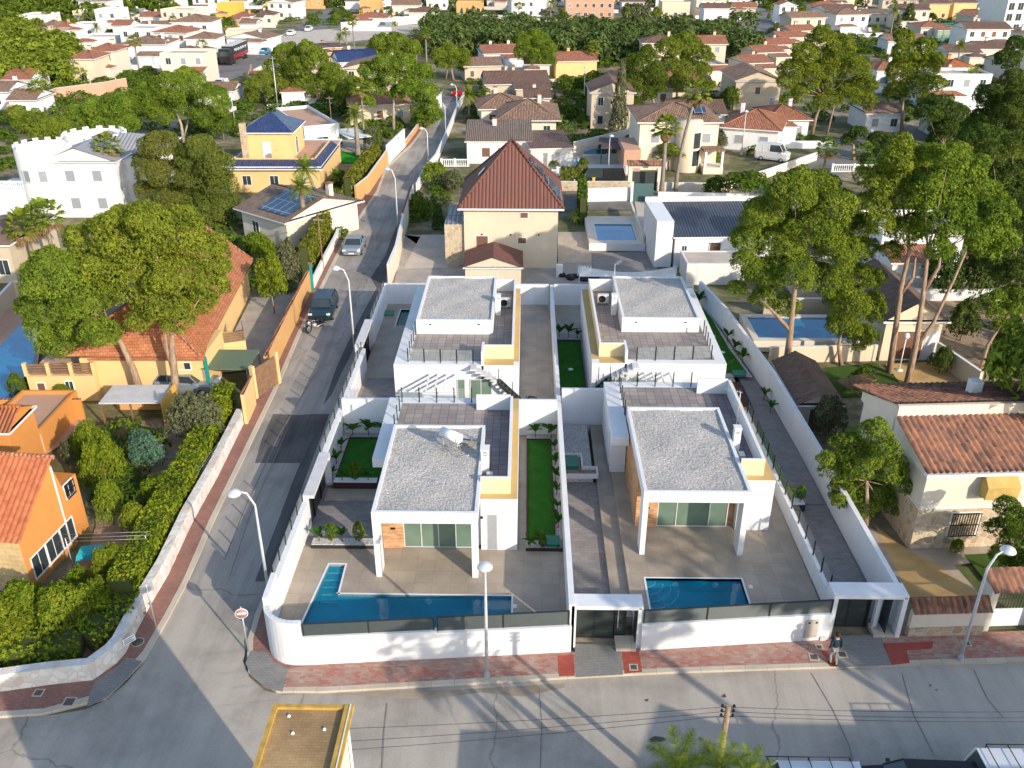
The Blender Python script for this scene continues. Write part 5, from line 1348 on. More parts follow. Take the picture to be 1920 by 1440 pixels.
for i, (x, y, ty, w_) in enumerate([(640,110,70,26),(650,84,60,20),(820,90,62,22),(905,84,62,24),(1175,56,20,22),(1500,60,22,22),(1790,140,85,30),(330,70,38,20),(405,60,34,22),(440,70,46,22),(185,75,50,22),(75,70,45,26),(1665,90,20,30),(1670,40,8,18)]):
    palm('fan' if i % 2 else 'date', ['palm left of the blue tiled gable','slim palm by the highway bend','palm between the dirt verge and the pines','palm at the left of the reed thicket','palm before the far orange villa','palm by the far white chapel house','small palm beside the tennis court roofs','small palm among the far left white houses','palm before the far large white house','palm right of the far large white house','palm beside the far pergola house','bushy palm in the far left trees','tall palm behind the feathery pine','tall palm at the top right'][i], x, y, ty, w_, tr=.2)
# generic trees: kind, foot x, y, crown width px, top row, leaf, label
gt = [
 ('bush',480,470,60,435,'citrus','green garden tree by the terrace of the yellow house'),('round',515,590,55,480,'citrus','bright green tree beside the parked motorcycle wall'),('bush',545,540,50,450,'olive','greyish shrub behind the orange street wall'),('bush',500,500,50,440,'citrus','yellow green shrub by the solar roof house wall'),
 ('bush',700,285,36,232,'olive','grey green olive tree by the bright green terrace'),('cypress',712,300,14,240,'broad','narrow shrub beside the olive tree'),('bush',640,345,30,318,'broad','dark round shrub by the hedge near the blue roof'),('bush',690,300,26,284,'broad','clipped ball by the bright green terrace'),
 ('bush',785,410,40,358,'broad','leafy bush at the street corner of the brown roofed house'),('cypress',823,430,26,380,'pinedk','dark cypress before the brown roofed house'),('bush',850,360,50,318,'olive','olive tree behind the brown roofed house'),('bush',815,350,46,300,'citrus','bare twiggy tree by the side street bend'),
 ('bush',1040,316,24,296,'citrus','left clipped ball by the small blue pool'),('bush',1093,318,26,296,'citrus','right clipped ball by the small blue pool'),('bush',1255,385,34,368,'hedgetrim','clipped box at the iron gate wall'),
 ('cypress',1335,312,30,262,'citrus','yellow green conifer by the stair turret house'),('pine',1255,320,80,268,'pine','spreading conifer between the two tall palms'),('bush',1350,280,28,248,'olive','olive by the stair turret house corner'),
 ('bush',1370,205,46,158,'broad','dark rounded tree by the beige gable house'),('round',1395,385,90,318,'broad','dark hedge tree along the street behind the blue black roof'),('bush',1340,375,60,330,'broad','dark shrub on the street behind the villas'),
 ('cypress',1160,248,32,108,'olive','ivy covered cypress in front of the beige two storey house'),('bush',1060,175,50,140,'broad','shrubs before the far yellow house, left'),('bush',1115,180,60,132,'broad','shrubs before the far yellow house, right'),('bush',1085,172,50,145,'broad','shrubs before the far yellow house, middle'),
 ('bush',330,212,50,190,'broad','bush beside the pale forked trunks'),('bush',420,262,50,205,'broad','bush left of the blue tiled hip roof'),('bush',40,745,46,700,'broad','round green bush beside the big left pool'),('bush',120,752,44,715,'citrus','shrub at the foot of the yellow garden terrace'),
 ('bush',375,832,105,732,'olive','large grey olive tree behind the street hedge'),('bush',180,880,75,790,'citrus','orange tree by the orange house, back one'),('bush',205,920,80,820,'citrus','orange tree by the orange house, middle one'),('bush',150,870,60,815,'olive','dark shrub beside the orange terrace'),
 ('bush',215,985,64,900,'citrus','orange tree nearest the barred window'),('bush',300,945,62,885,'citrus','orange tree before the street hedge'),('bush',262,1010,66,945,'citrus','round orange tree by the clothes line'),('bush',280,880,70,800,'bluegreen','blue green aloe clump in the orange house garden'),
 ('bush',250,865,30,828,'yellowflower','yellow flowering bush in the orange house garden'),('bush',215,1090,70,1020,'citrus','orange tree in front of the clothes line'),('bush',60,1180,120,1095,'citrus','large citrus bush at the left edge by the orange wall'),('bush',130,1190,110,1095,'citrus','large citrus bush in the middle of the corner garden'),
 ('bush',25,1215,110,1130,'citrus','citrus bush nearest the left edge of the corner garden'),('bush',180,1160,80,1085,'citrus','citrus bush by the corner hedge'),('bush',150,1120,60,1065,'citrus','small citrus bush below the white window'),
 ('bush',1790,1040,30,1010,'citrus','small flowering bush under the barred window'),('bush',1545,830,70,740,'olive','grey shadowed shrub by the small gabled hut'),('bush',1610,735,60,690,'broad','dark bush on the lawn beside the gabled hut'),('bush',1760,700,50,650,'pinedk','bush in the shade behind the cream house'),
 ('pine',1440,560,60,505,'pinedk','low dark branch tree beside the rear right villa wall'),('bush',1420,700,30,672,'broad','small shrub by the rear boundary wall'),
]
for k_, x, y, w_, ty, lf, lb in gt: tree(k_, lb, x, y, w_, ty, lf, s=.30 if y > 600 else .4)
for l_, px_, py_, w_ in (('feather palm at the bottom edge, left of the three by the pole',1272,1440,3.3),('feather palm at the bottom edge, middle one below the pole',1350,1440,2.9),('feather palm at the bottom edge, right of the three by the pole',1408,1452,2.5)):
    c_ = V(px_, py_, 20.6); palm('feather', l_, 0, 0, 0, 0, loc=(c_.x, c_.y, 0), H=c_.z, W=w_, tr=.18)
# street hedge on the stone wall of the orange house
hl = [G(*p, 0.12) for p in ((448,762),(400,868),(330,1000),(285,1095),(265,1140))]
hedge('long ragged yellow green hedge above the white stone street wall', [(p.x-.75, p.y) for p in hl], 1.2, 1.6, 0.3, 'hedge', .11, ragged=.08, cover=1.3)
hl = [G(*p, 0.12) for p in ((258,1150),(225,1205),(170,1245),(90,1258),(-60,1268))]
hedge('low flowering hedge on the rounded stone corner wall', [(p.x-.6, p.y+.9) for p in hl], 1.5, .9, 0.3, 'hedge', .12, ragged=.16)
hl = [G(*p, 0.12) for p in ((590,520),(615,470),(650,405),(652,400))]
hedge('clipped tall hedge beside the parked silver car', [(p.x-.8, p.y) for p in hl], .9, 3.0, 0.1, 'hedgetrim', .15, ragged=.05)
hl = [G(*p, 0.12) for p in ((668,380),(700,335),(722,312))]
hedge('clipped hedge above the ochre street wall', [(p.x-.9, p.y) for p in hl], .9, 3.0, 0.1, 'hedgetrim', .22, ragged=.05)
hedge('dark hedge at the far pool side of the brown roofed house', [tuple(G(1092,420)[:2]), tuple(G(1090,375)[:2])], .8, 3.0, 0, 'broad', .22, ragged=.06)
hedge('dark hedge strip below the white balustrade', [tuple(G(1050,352)[:2]), tuple(G(1100,352)[:2])], .9, 2.6, 0, 'hedgetrim', .25, ragged=.06)
# ------------------------------------------------------------------ neighbouring buildings
TC = [(.30,.10,.05),(.38,.15,.08),(.46,.21,.12),(.34,.13,.08)]
M['terra'] = rooftile('terracotta_tiles', TC, .24, .4)
M['terraold'] = rooftile('weathered_roof_tiles', [(.20,.12,.08),(.30,.18,.12),(.36,.24,.16),(.25,.13,.08)], .24, .4)
M['brownroof'] = rooftile('brown_roof_tiles', [(.15,.085,.06),(.19,.11,.08),(.23,.14,.10)], .26, .4)
M['greyroof'] = rooftile('grey_brown_tiles', [(.20,.15,.12),(.26,.19,.15),(.17,.13,.10)], .26, .4)
M['orangeroof'] = rooftile('bright_orange_tiles', [(.45,.13,.04),(.55,.19,.07),(.40,.12,.05)], .24, .4)
M['blueroof'] = rooftile('glazed_blue_tiles', [(.012,.03,.12),(.018,.045,.17),(.01,.02,.09)], .24, .4, .5, rough=.25, spec=.7)
M['blackroof'] = rooftile('blue_black_tiles', [(.03,.05,.08),(.05,.07,.11),(.04,.055,.085)], .28, .42, .5, rough=.45)
M['maroon'] = rooftile('maroon_profiled_roof', [(.17,.07,.055),(.19,.08,.062),(.16,.066,.052)], .34, 5, .45)
M['flatshingle'] = brickwall('flat_orange_shingles', (.40,.15,.07), (.50,.22,.11), (.22,.08,.04), .3, .22, .015)
M['shinglebrown'] = brickwall('flat_brown_shingles', (.22,.15,.11), (.27,.19,.14), (.15,.10,.08), .3, .2, .01, .2)
M['zinc'] = rooftile('grey_seam_roof', [(.30,.31,.33),(.34,.35,.37)], .45, 8, .3, dirtk=.1)
M['cream'] = stucco('cream_wall', (.66,.56,.42), .08, .15)
M['creamlt'] = stucco('pale_cream_wall', (.70,.63,.52), .08, .2)
M['yellow'] = stucco('yellow_wall', (.72,.50,.23), .08, .12)
M['orange'] = stucco('orange_wall', (.62,.27,.075), .10, .25, (.4,.18,.06))
M['ochrewall'] = stucco('ochre_street_wall', (.62,.36,.14), .1, .2)
M['whiteold'] = stucco('white_wall_weathered', (.74,.73,.70), .08, .3)
M['brownwall'] = stucco('salmon_wall', (.52,.32,.22), .1, .2)
M['beige'] = stucco('beige_wall', (.55,.46,.34), .1, .25)
M['yelhouse'] = stucco('strong_yellow_wall', (.70,.42,.08), .06, .1)
M['shutter'] = plain('roller_shutter', (.27,.29,.32), .6, var=.08)
M['brownshut'] = plain('brown_shutter', (.16,.08,.05), .6)
M['stone'] = stonewall('rubble_stone', [(.40,.30,.18),(.52,.41,.27),(.46,.36,.24),(.35,.26,.17)], 2.6)
M['whitestone'] = stonewall('white_stone_wall', [(.60,.57,.53),(.70,.68,.64),(.75,.73,.70),(.60,.50,.42)], 2.6, (.62,.59,.55))
M['block'] = brickwall('sandstone_blocks', (.55,.38,.17), (.62,.45,.22), (.62,.50,.32), .5, .26, .02)
def local(root, p): return root.matrix_world.inverted() @ p
def win(t, face, u, v, w_, h_, L, D, kind='glass', bars=False, frame='whitetop', awn=None, sill=True):
    """window on the front ('F'), right ('R'), left ('L') or back face; u along the face, v height of its foot"""
    f = MB(); e = .035; fr = .07
    f.box(-w_/2-fr,w_/2+fr,-e,.02,h_,h_+fr); f.box(-w_/2-fr,w_/2+fr,-e-.03 if sill else -e,.02,-fr,0); f.box(-w_/2-fr,-w_/2,-e,.02,0,h_); f.box(w_/2,w_/2+fr,-e,.02,0,h_)
    if kind == 'glass': f.box(-.02,.02,-e+.01,.02,0,h_)
    o = f.build('window' if kind != 'door' else 'door', M[frame], t)
    MB().box(-w_/2,w_/2,-.012,.02,0,h_).build('shutter' if kind == 'shut' else ('leaf' if kind == 'door' else 'pane'), M[{'glass':'glasspane','shut':'shutter','brown':'brownshut','door':'brownshut','white':'whitetop','garage':'greytop'}[kind]], o)
    if bars:
        b = MB(); n = max(4, int(w_/.13))
        for i in range(n+1): b.box(-w_/2+w_*i/n-.012,-w_/2+w_*i/n+.012,-.16,-.13,-.05,h_+.05)
        for z in (0,h_*.5,h_): b.box(-w_/2-.03,w_/2+.03,-.17,-.12,z-.015,z+.015)
        b.build('bars', M['black'], o)
    if face == 'F': o.location = (u,0,v)
    elif face == 'R': o.location = (L,u,v); o.rotation_euler = (0,0,math.pi/2)
    elif face == 'L': o.location = (0,u,v); o.rotation_euler = (0,0,-math.pi/2)
    return o
def roof_mesh(kind, L, D, h, rh, ov=.35, th=.14):
    x0, x1, y0, y1 = -ov, L+ov, -ov, D+ov; z = h; mb = MB(); W_, E_ = x1-x0, y1-y0
    def solid(top, faces):   # roof skin with fascia and soffit
        n = 4; base = [(x0,y0,z),(x1,y0,z),(x1,y1,z),(x0,y1,z)]
        return base
    A = [(x0,y0,z+th),(x1,y0,z+th),(x1,y1,z+th),(x0,y1,z+th)]; Bq = [(x0,y0,z),(x1,y0,z),(x1,y1,z),(x0,y1,z)]
    mb.mi = 1; mb.add(Bq+A, [(3,2,1,0),(0,1,5,4),(1,2,6,5),(2,3,7,6),(3,0,4,7)]); mb.mi = 0
    t = z+th; m = (y0+y1)/2
    if kind == 'hip':
        i = min(E_/2, W_/2*.98); r0, r1 = (x0+i, m, t+rh), (x1-i, m, t+rh)
        mb.add(A+[r0,r1], [(0,1,5,4),(1,2,5),(2,3,4,5),(3,0,4)])
    elif kind == 'pyr':
        mb.add(A+[((x0+x1)/2,m,t+rh)], [(0,1,4),(1,2,4),(2,3,4),(3,0,4)])
    elif kind == 'gx':
        mb.add(A+[(x0,m,t+rh),(x1,m,t+rh)], [(0,1,5,4),(2,3,4,5)]); mb.mi = 2; mb.add([(x0+ov,y0,t),(x0+ov,y1,t),(x0+ov,m,t+rh-.02),(x1-ov,y0,t),(x1-ov,y1,t),(x1-ov,m,t+rh-.02)], [(1,0,2),(3,4,5)])
    elif kind == 'gy':
        c = (x0+x1)/2; mb.add(A+[(c,y0,t+rh),(c,y1,t+rh)], [(1,2,5,4),(3,0,4,5)]); mb.mi = 2; mb.add([(x0,y0+ov,t),(x1,y0+ov,t),(c,y0+ov,t+rh-.02),(x0,y1-ov,t),(x1,y1-ov,t),(c,y1-ov,t+rh-.02)], [(0,1,2),(4,3,5)])
    elif kind == 'sf':   # mono pitch falling towards the front
        mb.add([A[0],A[1],(x1,y1,t+rh),(x0,y1,t+rh)], [(0,1,2,3)]); mb.mi = 2; mb.add([A[0],A[3],(x0,y1,t+rh),A[1],A[2],(x1,y1,t+rh)], [(1,0,2),(3,4,5),(1,2,5,4)][:2]+[(4,1,2,5)])
    elif kind == 'sl':
        mb.add([A[0],A[3],(x1,y1,t+rh),(x1,y0,t+rh)], [(1,0,3,2)]); mb.mi = 2; mb.add([A[0],A[1],(x1,y0,t+rh),A[3],A[2],(x1,y1,t+rh)], [(0,1,2),(4,3,5),(1,4,5,2)])
    return mb
HP = []
def house(label, A, B, zref, D, h, roof='hip', rh=1.4, wall='whiteold', rm='terra', wins=None, ov=.35, name='house', chim=1, par=.5, group=None, z0=0.0, cat='house', rwins=None, lwins=None, deck='concretelt', sub=None):
    """A,B: photo pixels of the front corners at height zref above z0; D depth, h wall height"""
    a, b = G(A[0], A[1], z0+zref), G(B[0], B[1], z0+zref); a.z = b.z = z0
    L = (b-a).length; rz = math.atan2(b.y-a.y, b.x-a.x)
    t = empty(name, a, rz, label, cat, group); rnd = random.Random(int(A[0]*3+A[1]))
    MB().box(0,L,0,D,-.05,h).build('wall', M[wall], t); c_ = a + Vector((math.cos(rz)*L/2-math.sin(rz)*D/2, math.sin(rz)*L/2+math.cos(rz)*D/2, 0)); HP.append((c_.x, c_.y, max(L, D)*.6))
    if wins is None and rnd.random() < .75 and L > 5:
        w0 = L*rnd.choice([0,.45]); w1 = w0+L*.55; MB().box(w0+.05,w1-.05,-3.2,.02,-.04,2.5).build('wing', M[wall], t)
        rq = roof_mesh(rnd.choice(['sf','hip']), w1-w0, 3.2, 2.5, .7, .25); rq.v = [(x+w0,y-3.2,z) for x,y,z in rq.v]; rq.build('wing_roof', [M[rm if roof != 'flat' else 'terra'], M['whitetop'], M[wall]], t)
        bx(t,'terrace_wall',wall,-2.5,L+2,-6,-5.8,0,1.1)
    if roof == 'flat':
        mb = MB(); mb.box(-.02,L+.02,-.02,.16,h+.001,h+par); mb.box(-.02,L+.02,D-.16,D+.02,h+.001,h+par); mb.box(-.02,.16,.16,D-.16,h+.001,h+par); mb.box(L-.16,L+.02,.16,D-.16,h+.001,h+par)
        mb.mi = 1; mb.box(.16,L-.16,.16,D-.16,h+.001,h+.05); r = mb.build('roof', [M[wall], M[deck]], t)
    else:
        r = roof_mesh(roof, L, D, h, rh, ov).build('roof', [M[rm], M['whitetop'], M[wall]], t)
        if roof in ('hip','gx','pyr'):
            mb = MB(); x0,x1,y0,y1 = -ov,L+ov,-ov,D+ov; m = (y0+y1)/2; tt = h+.14
            i = min((y1-y0)/2,(x1-x0)/2*.98) if roof == 'hip' else ((x1-x0)/2 if roof == 'pyr' else 0)
            r0, r1 = (x0+i,m,tt+rh+.03), (x1-i,m,tt+rh+.03)
            if i < (x1-x0)/2-.05: mb.tube([r0,r1], .09, 6)
            if roof != 'gx':
                for c, q in (((x0,y0,tt+.03),r0),((x0,y1,tt+.03),r0),((x1,y0,tt+.03),r1),((x1,y1,tt+.03),r1)): mb.tube([c,q], .09, 6)
            mb.build('ridge_tiles', M[rm], r)
    for k in range(chim):
        x, y = L*rnd.uniform(.2,.8), D*rnd.uniform(.55,.8); zc = h+ (.2 if roof == 'flat' else rh*.5)
        c = MB().box(x-.28,x+.28,y-.28,y+.28,zc-.6,h+(1.3 if roof == 'flat' else rh+.7)).build('chimney', M[wall], r); MB().box(x-.36,x+.36,y-.36,y+.36,h+(1.3 if roof == 'flat' else rh+.7),h+(1.42 if roof == 'flat' else rh+.82)).build('cap', M['terra'] if roof != 'flat' else M['whitetop'], c)
    if wins is None:
        wins = []; n = max(1, int(L/2.6))
        for fl in range(max(1, int(h/2.7))):
            for k in range(n): wins.append(('F', L*(k+.5)/n, .9+2.8*fl, 1.0, 1.2, rnd.choice(['glass','shut','glass','brown'])))
    for w_ in wins: win(t, w_[0], w_[1] if w_[1] > 1.0001 or w_[1] < 0 else w_[1]*(L if w_[0] == 'F' else D), w_[2], w_[3], w_[4], L, D, w_[5] if len(w_) > 5 else 'glass', w_[6] if len(w_) > 6 else False)
    return t, L, D
def bx(t, n, m, *a): return MB().box(*a).build(n, M[m], t)
def corr_roof(name, p00, p10, p11, p01, pitch, amp, mat, parent, rowlen=.4):
    """real corrugated barrel tile surface on a quad: p00->p10 along the eave, p00->p01 up the slope"""
    p00, p10, p11, p01 = map(Vector, (p00, p10, p11, p01)); L = (p10-p00).length; n = int(L/pitch)*6; Sl = (p01-p00).length; m = max(2, int(Sl/rowlen))
    nn = (p10-p00).cross(p01-p00).normalized(); vs = []; fs = []
    for j in range(m*2+1):
        row = j//2; f = min(1, (row + (j % 2))/m) if j < m*2 else 1
        lift = .035 if j % 2 == 0 else 0.0
        a = p00.lerp(p01, f); b = p10.lerp(p11, f)
        for i in range(n+1):
            s = i/n; vs.append(a.lerp(b, s)+nn*(abs(math.sin(math.pi*s*L/pitch))**.8*amp+lift))
    for j in range(m*2):
        for i in range(n): q = j*(n+1)+i; fs.append((q,q+1,q+n+2,q+n+1))
    mb = MB(); mb.add(vs, fs, True); return mb.build(name, M[mat], parent)
def cornoise(name, stops, scale=1.2, cells=True):
    m, nt, b = _new(name, .8, 0, .25); uv = _uv(nt)
    v = nt.nodes.new('ShaderNodeTexVoronoi'); v.inputs['Scale'].default_value = 4.5; nt.links.new(_map(nt, _obj(nt), (1.2,.6,.6)), v.inputs['Vector'])
    sep = nt.nodes.new('ShaderNodeSeparateColor'); nt.links.new(v.outputs['Color'], sep.inputs[0])
    f = _math(nt, 'ADD', _math(nt, 'MULTIPLY', sep.outputs[0], .35), _math(nt, 'MULTIPLY', _noise(nt, _obj(nt), scale, 5, .7), .65))
    nt.links.new(_ramp(nt, f, stops), b.inputs['Base Color']); return m
M['oldterra'] = cornoise('old_mottled_barrel_tiles', [(.3,(.10,.06,.048)),(.42,(.17,.09,.065)),(.56,(.24,.12,.078)),(.70,(.31,.14,.08)),(.85,(.36,.20,.12))], .6)
M['terranew'] = cornoise('orange_barrel_tiles', [(.25,(.33,.10,.05)),(.5,(.40,.135,.065)),(.8,(.45,.165,.08))])
# ============ centre: maroon pyramid roof house
t, L, D = house('beige house with big maroon pyramid roof and solar panels in the centre', (872,502), (1044,503), 0, 9.5, 5.85, 'none', 0, 'cream', chim=0, wins=[('F',.62,2.5,.75,.55,'brown'),('F',.19,1.3,1.1,1.9,'brown'),('F',.64,5.0,.7,.5,'brown')])
r = roof_mesh('pyr', L, D, 5.85, 5.2, .55, .18).build('roof', [M['maroon'], M['whitetop'], M['cream']], t)
mb = MB(); ap = Vector((L/2,D/2,5.85+.18+5.25))
for x, y in ((-.55,-.55),(L+.55,-.55),(-.55,D+.55),(L+.55,D+.55)): mb.tube([(x,y,6.06), ap], .11, 6)
mb.build('ridge_tiles', M['maroon'], r)
def on_slope(side, u, v, zoff=.12):
    """point on the right ('R') or left slope; u along y 0..1, v up slope 0..1"""
    hx = L+.55 if side == 'R' else -.55; e = Vector((hx, -.55+(D+1.1)*u, 6.03)); mid = Vector((L/2, D/2, 6.03+5.2)); return e.lerp(mid, v)
pn = MB()
for (u0,u1,v0,v1) in ((.12,.52,.06,.36),(.26,.62,.40,.66)):
    q = [on_slope('R', u0, v0), on_slope('R', u1, v0), on_slope('R', u1*.9+.05, v1), on_slope('R', u0*1.0+.04, v1)]; n_ = (q[1]-q[0]).cross(q[3]-q[0]).normalized()*.12
    if n_.z < 0: n_ = -n_
    pn.add([p+n_ for p in q]+[p+n_*.3 for p in q], [(0,1,2,3),(0,4,5,1),(1,5,6,2),(2,6,7,3),(3,7,4,0)])
pn.build('solar_panel', M['panel'], r)
q = [on_slope('L', .30, .38), on_slope('L', .46, .38), on_slope('L', .44, .5), on_slope('L', .33, .5)]
MB().add([p+Vector((-.1,0,.1)) for p in q], [(3,2,1,0)]).build('skylight', M['tankwhite'], r)
for x in (.19,.5,.8): wallbits(t, L*x, 0, 3.3)
bx(t,'stone_block','stone',-1.9,-.002,.3,6,0,4.2); bx(t,'balcony','zinc',-1.9,-.01,.3,6,4.2,4.25)
mb = MB()
for k in range(9): mb.box(-1.85+.22*k,-1.83+.22*k,.35,.38,4.25,5.1)
mb.box(-1.9,0,.34,.39,5.1,5.14); mb.build('railing', M['black'], t)
t, L, D = house('small beige outbuilding with maroon tiled gable before the pyramid roof house', (873,540), (977,540), 0, 4.2, 1.9, 'gy', .95, 'cream', 'maroon', chim=0, wins=[], ov=.2, cat='shed', name='shed')
sheet('yard_paving', [(760,500),(1110,490),(1110,532),(722,533),(728,500),(757,440),(840,440),(840,500)], .03, M['deckbrown2'] if 'deckbrown2' in M else M['concrete'])
sheet('yard_paving', [(790,440),(860,440),(862,500),(755,505)], .05, M['concretelt'])
sheet('yard_paving', [(1046,435),(1108,435),(1110,492),(1046,494)], .06, M['stonefloor'])
def pole_wall(label, pts, h, m='creamlt', th=.22, cop=None, z0=0.0, name='garden_wall', group=None):
    P_ = [G(p[0], p[1], z0) for p in pts]
    return walls(name, label, 'wall', [((a.x,a.y),(b.x,b.y),z0,z0+h,th) for a, b in zip(P_, P_[1:])], m, cop or 'whitetop', group)
pole_wall('cream boundary wall of the pyramid roof house along the side street', [(730,538),(745,500),(757,444)], 2.2)
pole_wall('cream wall with maroon coping near the street corner of the pyramid roof house', [(757,444),(768,405),(775,385)], 2.6, cop='maroon')
t = empty('rubble_heap', G(1085,522), 0, 'heap of dark sacks and striped deckchairs on the yard behind the white wall', 'clutter')
mb = MB(); rnd = random.Random(3)
for k in range(12): x, y = rnd.uniform(-1.6,1.6), rnd.uniform(-.7,.7); mb.lathe([(0,0),(.35,.02),(.4,.2),(.25,.38),(0,.42)], 8, (x,y,0))
mb.build('sacks', M['black'], t); mb = MB()
for k in range(5): mb.bar((-.1+.28*k,0,.3),(.05+.28*k,.7,1.0),.1,.04)
mb.build('slatted_deckchair', M['whitetop'], t); bx(t,'shelf','tankwhite',-2.1,-1.5,.3,.7,0,1.2)
# ============ pool terrace and white houses right of it
t = empty('raised_pool_terrace', G(1105,470), 0, 'raised pale pool terrace with a small blue pool behind the rear villas', 'terrace')
a, b_ = G(1105,470), G(1206,466); Lx = (b_-a).length
mb = MB(); mb.box(0,Lx,0,1.1,0,.75); mb.box(0,.9,1.1,9.6,0,.75); mb.box(4.9,Lx,1.1,9.6,0,.75); mb.box(.9,4.9,6.6,9.6,0,.75); mb.build('terrace', M['creamlt'], t)
bx(t,'rim','whitetop',-.05,Lx+.05,-.06,.0,.0,.8)
bx(t,'parapet_wall','creamlt',Lx-.25,Lx-.02,.3,13,.75,1.4)
sp = empty('swimming_pool', G(1142,430,.7), 0, 'small blue pool set in the raised pale terrace', 'swimming pool'); aa = G(1120,446,.72); bb = G(1180,404,.72); ox, oy = sp.location.x, sp.location.y
MB().box(a.x+.9-ox,a.x+4.9-ox,a.y+1.1-oy,a.y+6.6-oy,-.1,-.02).build('water', M['water2'], sp)
MB().box(a.x+.8-ox,a.x+.9-ox,a.y+1.0-oy,a.y+6.7-oy,0,.08).box(a.x+4.9-ox,a.x+5.0-ox,a.y+1.0-oy,a.y+6.7-oy,0,.08).box(a.x+.9-ox,a.x+4.9-ox,a.y+6.6-oy,a.y+6.7-oy,0,.08).box(a.x+.9-ox,a.x+4.9-ox,a.y+1.0-oy,a.y+1.1-oy,0,.08).build('coping', M['whitetop'], sp)
sheet('yard_paving', [(1110,475),(1232,470),(1235,528),(1112,530)], .03, M['deckgrey'])
sheet('driveway', [(1190,378),(1240,378),(1236,470),(1206,466)], .04, M['concretelt'])
t, L, D = house('white house with blue black barrel tiled roof behind the rear right villa', (1262,500), (1440,498), 0, 6.5, 2.9, 'sf', 1.5, 'white', 'blackroof', ov=.25, chim=0, wins=[('F',.1,1.5,.45,.6,'glass'),('F',.42,.9,1.0,1.5,'brown',True)])
bx(t,'gable_wall','white',-1.9,-.27,-.1,7,0,4.6); bx(t,'back_parapet','white',-1.9,L+.3,D+.3,D+.55,0,5.0)
t, L, D = house('low pale flat roof in front of the blue black roofed house', (1285,533), (1395,533), 0, 3.6, 1.9, 'flat', 0, 'whiteold', chim=0, wins=[], par=.12, name='flat_annex', deck='concretelt')
# ============ blue roofed house
t, L, D = house('yellow house with glazed blue hip roof and blue lower skirt', (432,360), (602,360), 0, 15, 3.1, 'none', 0, 'yellow', chim=0, wins=[('F',.2,.9,1.0,1.1,'glass'),('F',.8,.9,1.0,1.1,'white'),('F',.5,.9,1.0,1.1,'glass')])
bx(t,'terrace','brownwall',-.1,L+.1,0,D,3.1,3.14)
mb = MB(); mb.add([(-.5,-.6,3.0),(L+.5,-.6,3.0),(L-.6,1.2,3.75),(.2,1.2,3.75)], [(0,1,2,3)]); mb.add([(L+.5,-.6,3.0),(L+.5,D-3,3.0),(L-.6,D-3,3.75),(L-.6,1.2,3.75)], [(0,1,2,3)]); mb.mi = 1; mb.box(-.5,L+.5,-.6,-.5,2.85,3.0)
sk = mb.build('skirt_roof', [M['blueroof'], M['whitetop']], t)
MB().box(L-.75,L-.6,1.2,D-3,3.1,3.9).box(.2,L-.6,1.2,1.35,3.1,3.9).build('parapet', M['yellow'], t)
bx(t,'upper_wall','yellow',1.2,L-4.0,4.2,11.2,3.1,6.3)
ru = roof_mesh('hip', L-5.2, 7.0, 6.3, 1.9, .4, .14); ru.v = [(x+1.2,y+4.2,z) for x,y,z in ru.v]; ru.build('roof', [M['blueroof'], M['whitetop'], M['yellow']], t)
bx(t,'chimney','stone',1.1,1.8,3.5,4.15,3.1,7.6); o = win(t,'F',L*.36,3.15,.9,2.0,L,D,'white'); o.location.y = 4.17
o = win(t,'R',7.0,3.3,1.2,2.0,L-4.0,D,'glass'); bx(t,'vent_chimney','yellow',L*.48,L*.52,2.2,2.7,3.1,4.6)
t, L, D = house('white flat roofed annex with long awning behind the blue roofed house', (575,292), (640,285), 0, 16, 3.6, 'flat', 0, 'white', chim=0, wins=[('F',.5,.8,1.6,1.6,'glass')], deck='brownwall')
bx(t,'awning','whitetop',L+.01,L+3.4,-4,3,2.6,2.68)
sheet('turf_lawn', [(625,304),(690,306),(696,287),(630,284)], .1, M['turfbright']); sheet('yard_paving', [(612,300),(640,262),(700,262),(690,285)], .06, M['stonefloor'])
# ============ solar roof house
t, L, D = house('cream house with grey brown roof and a large solar array', (452,392), (536,417), 3, 9.5, 3.0, 'gx', 1.5, 'creamlt', 'greyroof', ov=.6, chim=1, wins=[('F',.3,.8,1.0,1.3,'glass'),('R',.5,.8,1.0,1.3,'glass')])
pn = MB(); hh = 3.0+.14; D2 = D/2
sl_ = 1.5/(D2+.6)
for k in range(2): pass
pn.add([(L*.35,.3,hh+.9*sl_+.15),(L*.98,.3,hh+.9*sl_+.15),(L*.98,D2-.3,hh+(D2+.3)*sl_+.15),(L*.35,D2-.3,hh+(D2+.3)*sl_+.15)], [(0,1,2,3)]); pn.build('solar_panel', M['panel'], t)
# ============ castle like house
t, L, D = house('white castle like house with grey seamed roofs and a crenellated round turret', (102,407), (236,407), 0, 9, 6.2, 'gy', 1.5, 'whiteold', 'zinc', ov=.3, chim=0, wins=[('F',.35,4.1,1.0,1.2,'shut'),('F',.72,4.1,1.0,1.2,'shut'),('F',.35,1.0,1.0,1.2,'shut'),('F',.72,1.0,1.0,1.2,'shut'),('R',.3,4.0,1.0,1.2,'shut'),('R',.7,4.0,1.0,1.2,'shut')])
def turret(t, cx, cy, r, h, m='whiteold'):
    n = 28; mb = MB(); mb.lathe([(r,0),(r,h),(r-.22,h),(r-.22,h-.9),(0,h-.9)], n, (cx,cy,0)); o = mb.build('turret', M[m], t)
    for k in range(n//2):
        mb = MB(); a = 2*math.pi*k/(n//2); mb.add([(cx+q*math.cos(a+da),cy+q*math.sin(a+da),h+z) for z in (0,.32) for q, da in ((r,-.1),(r,.1),(r-.22,.1),(r-.22,-.1))], [(0,1,5,4),(1,2,6,5),(2,3,7,6),(3,0,4,7),(4,5,6,7)]); mb.build('merlon', M[m], o)
    return o
turret(t, -.6, 2.2, 3.0, 7.6)
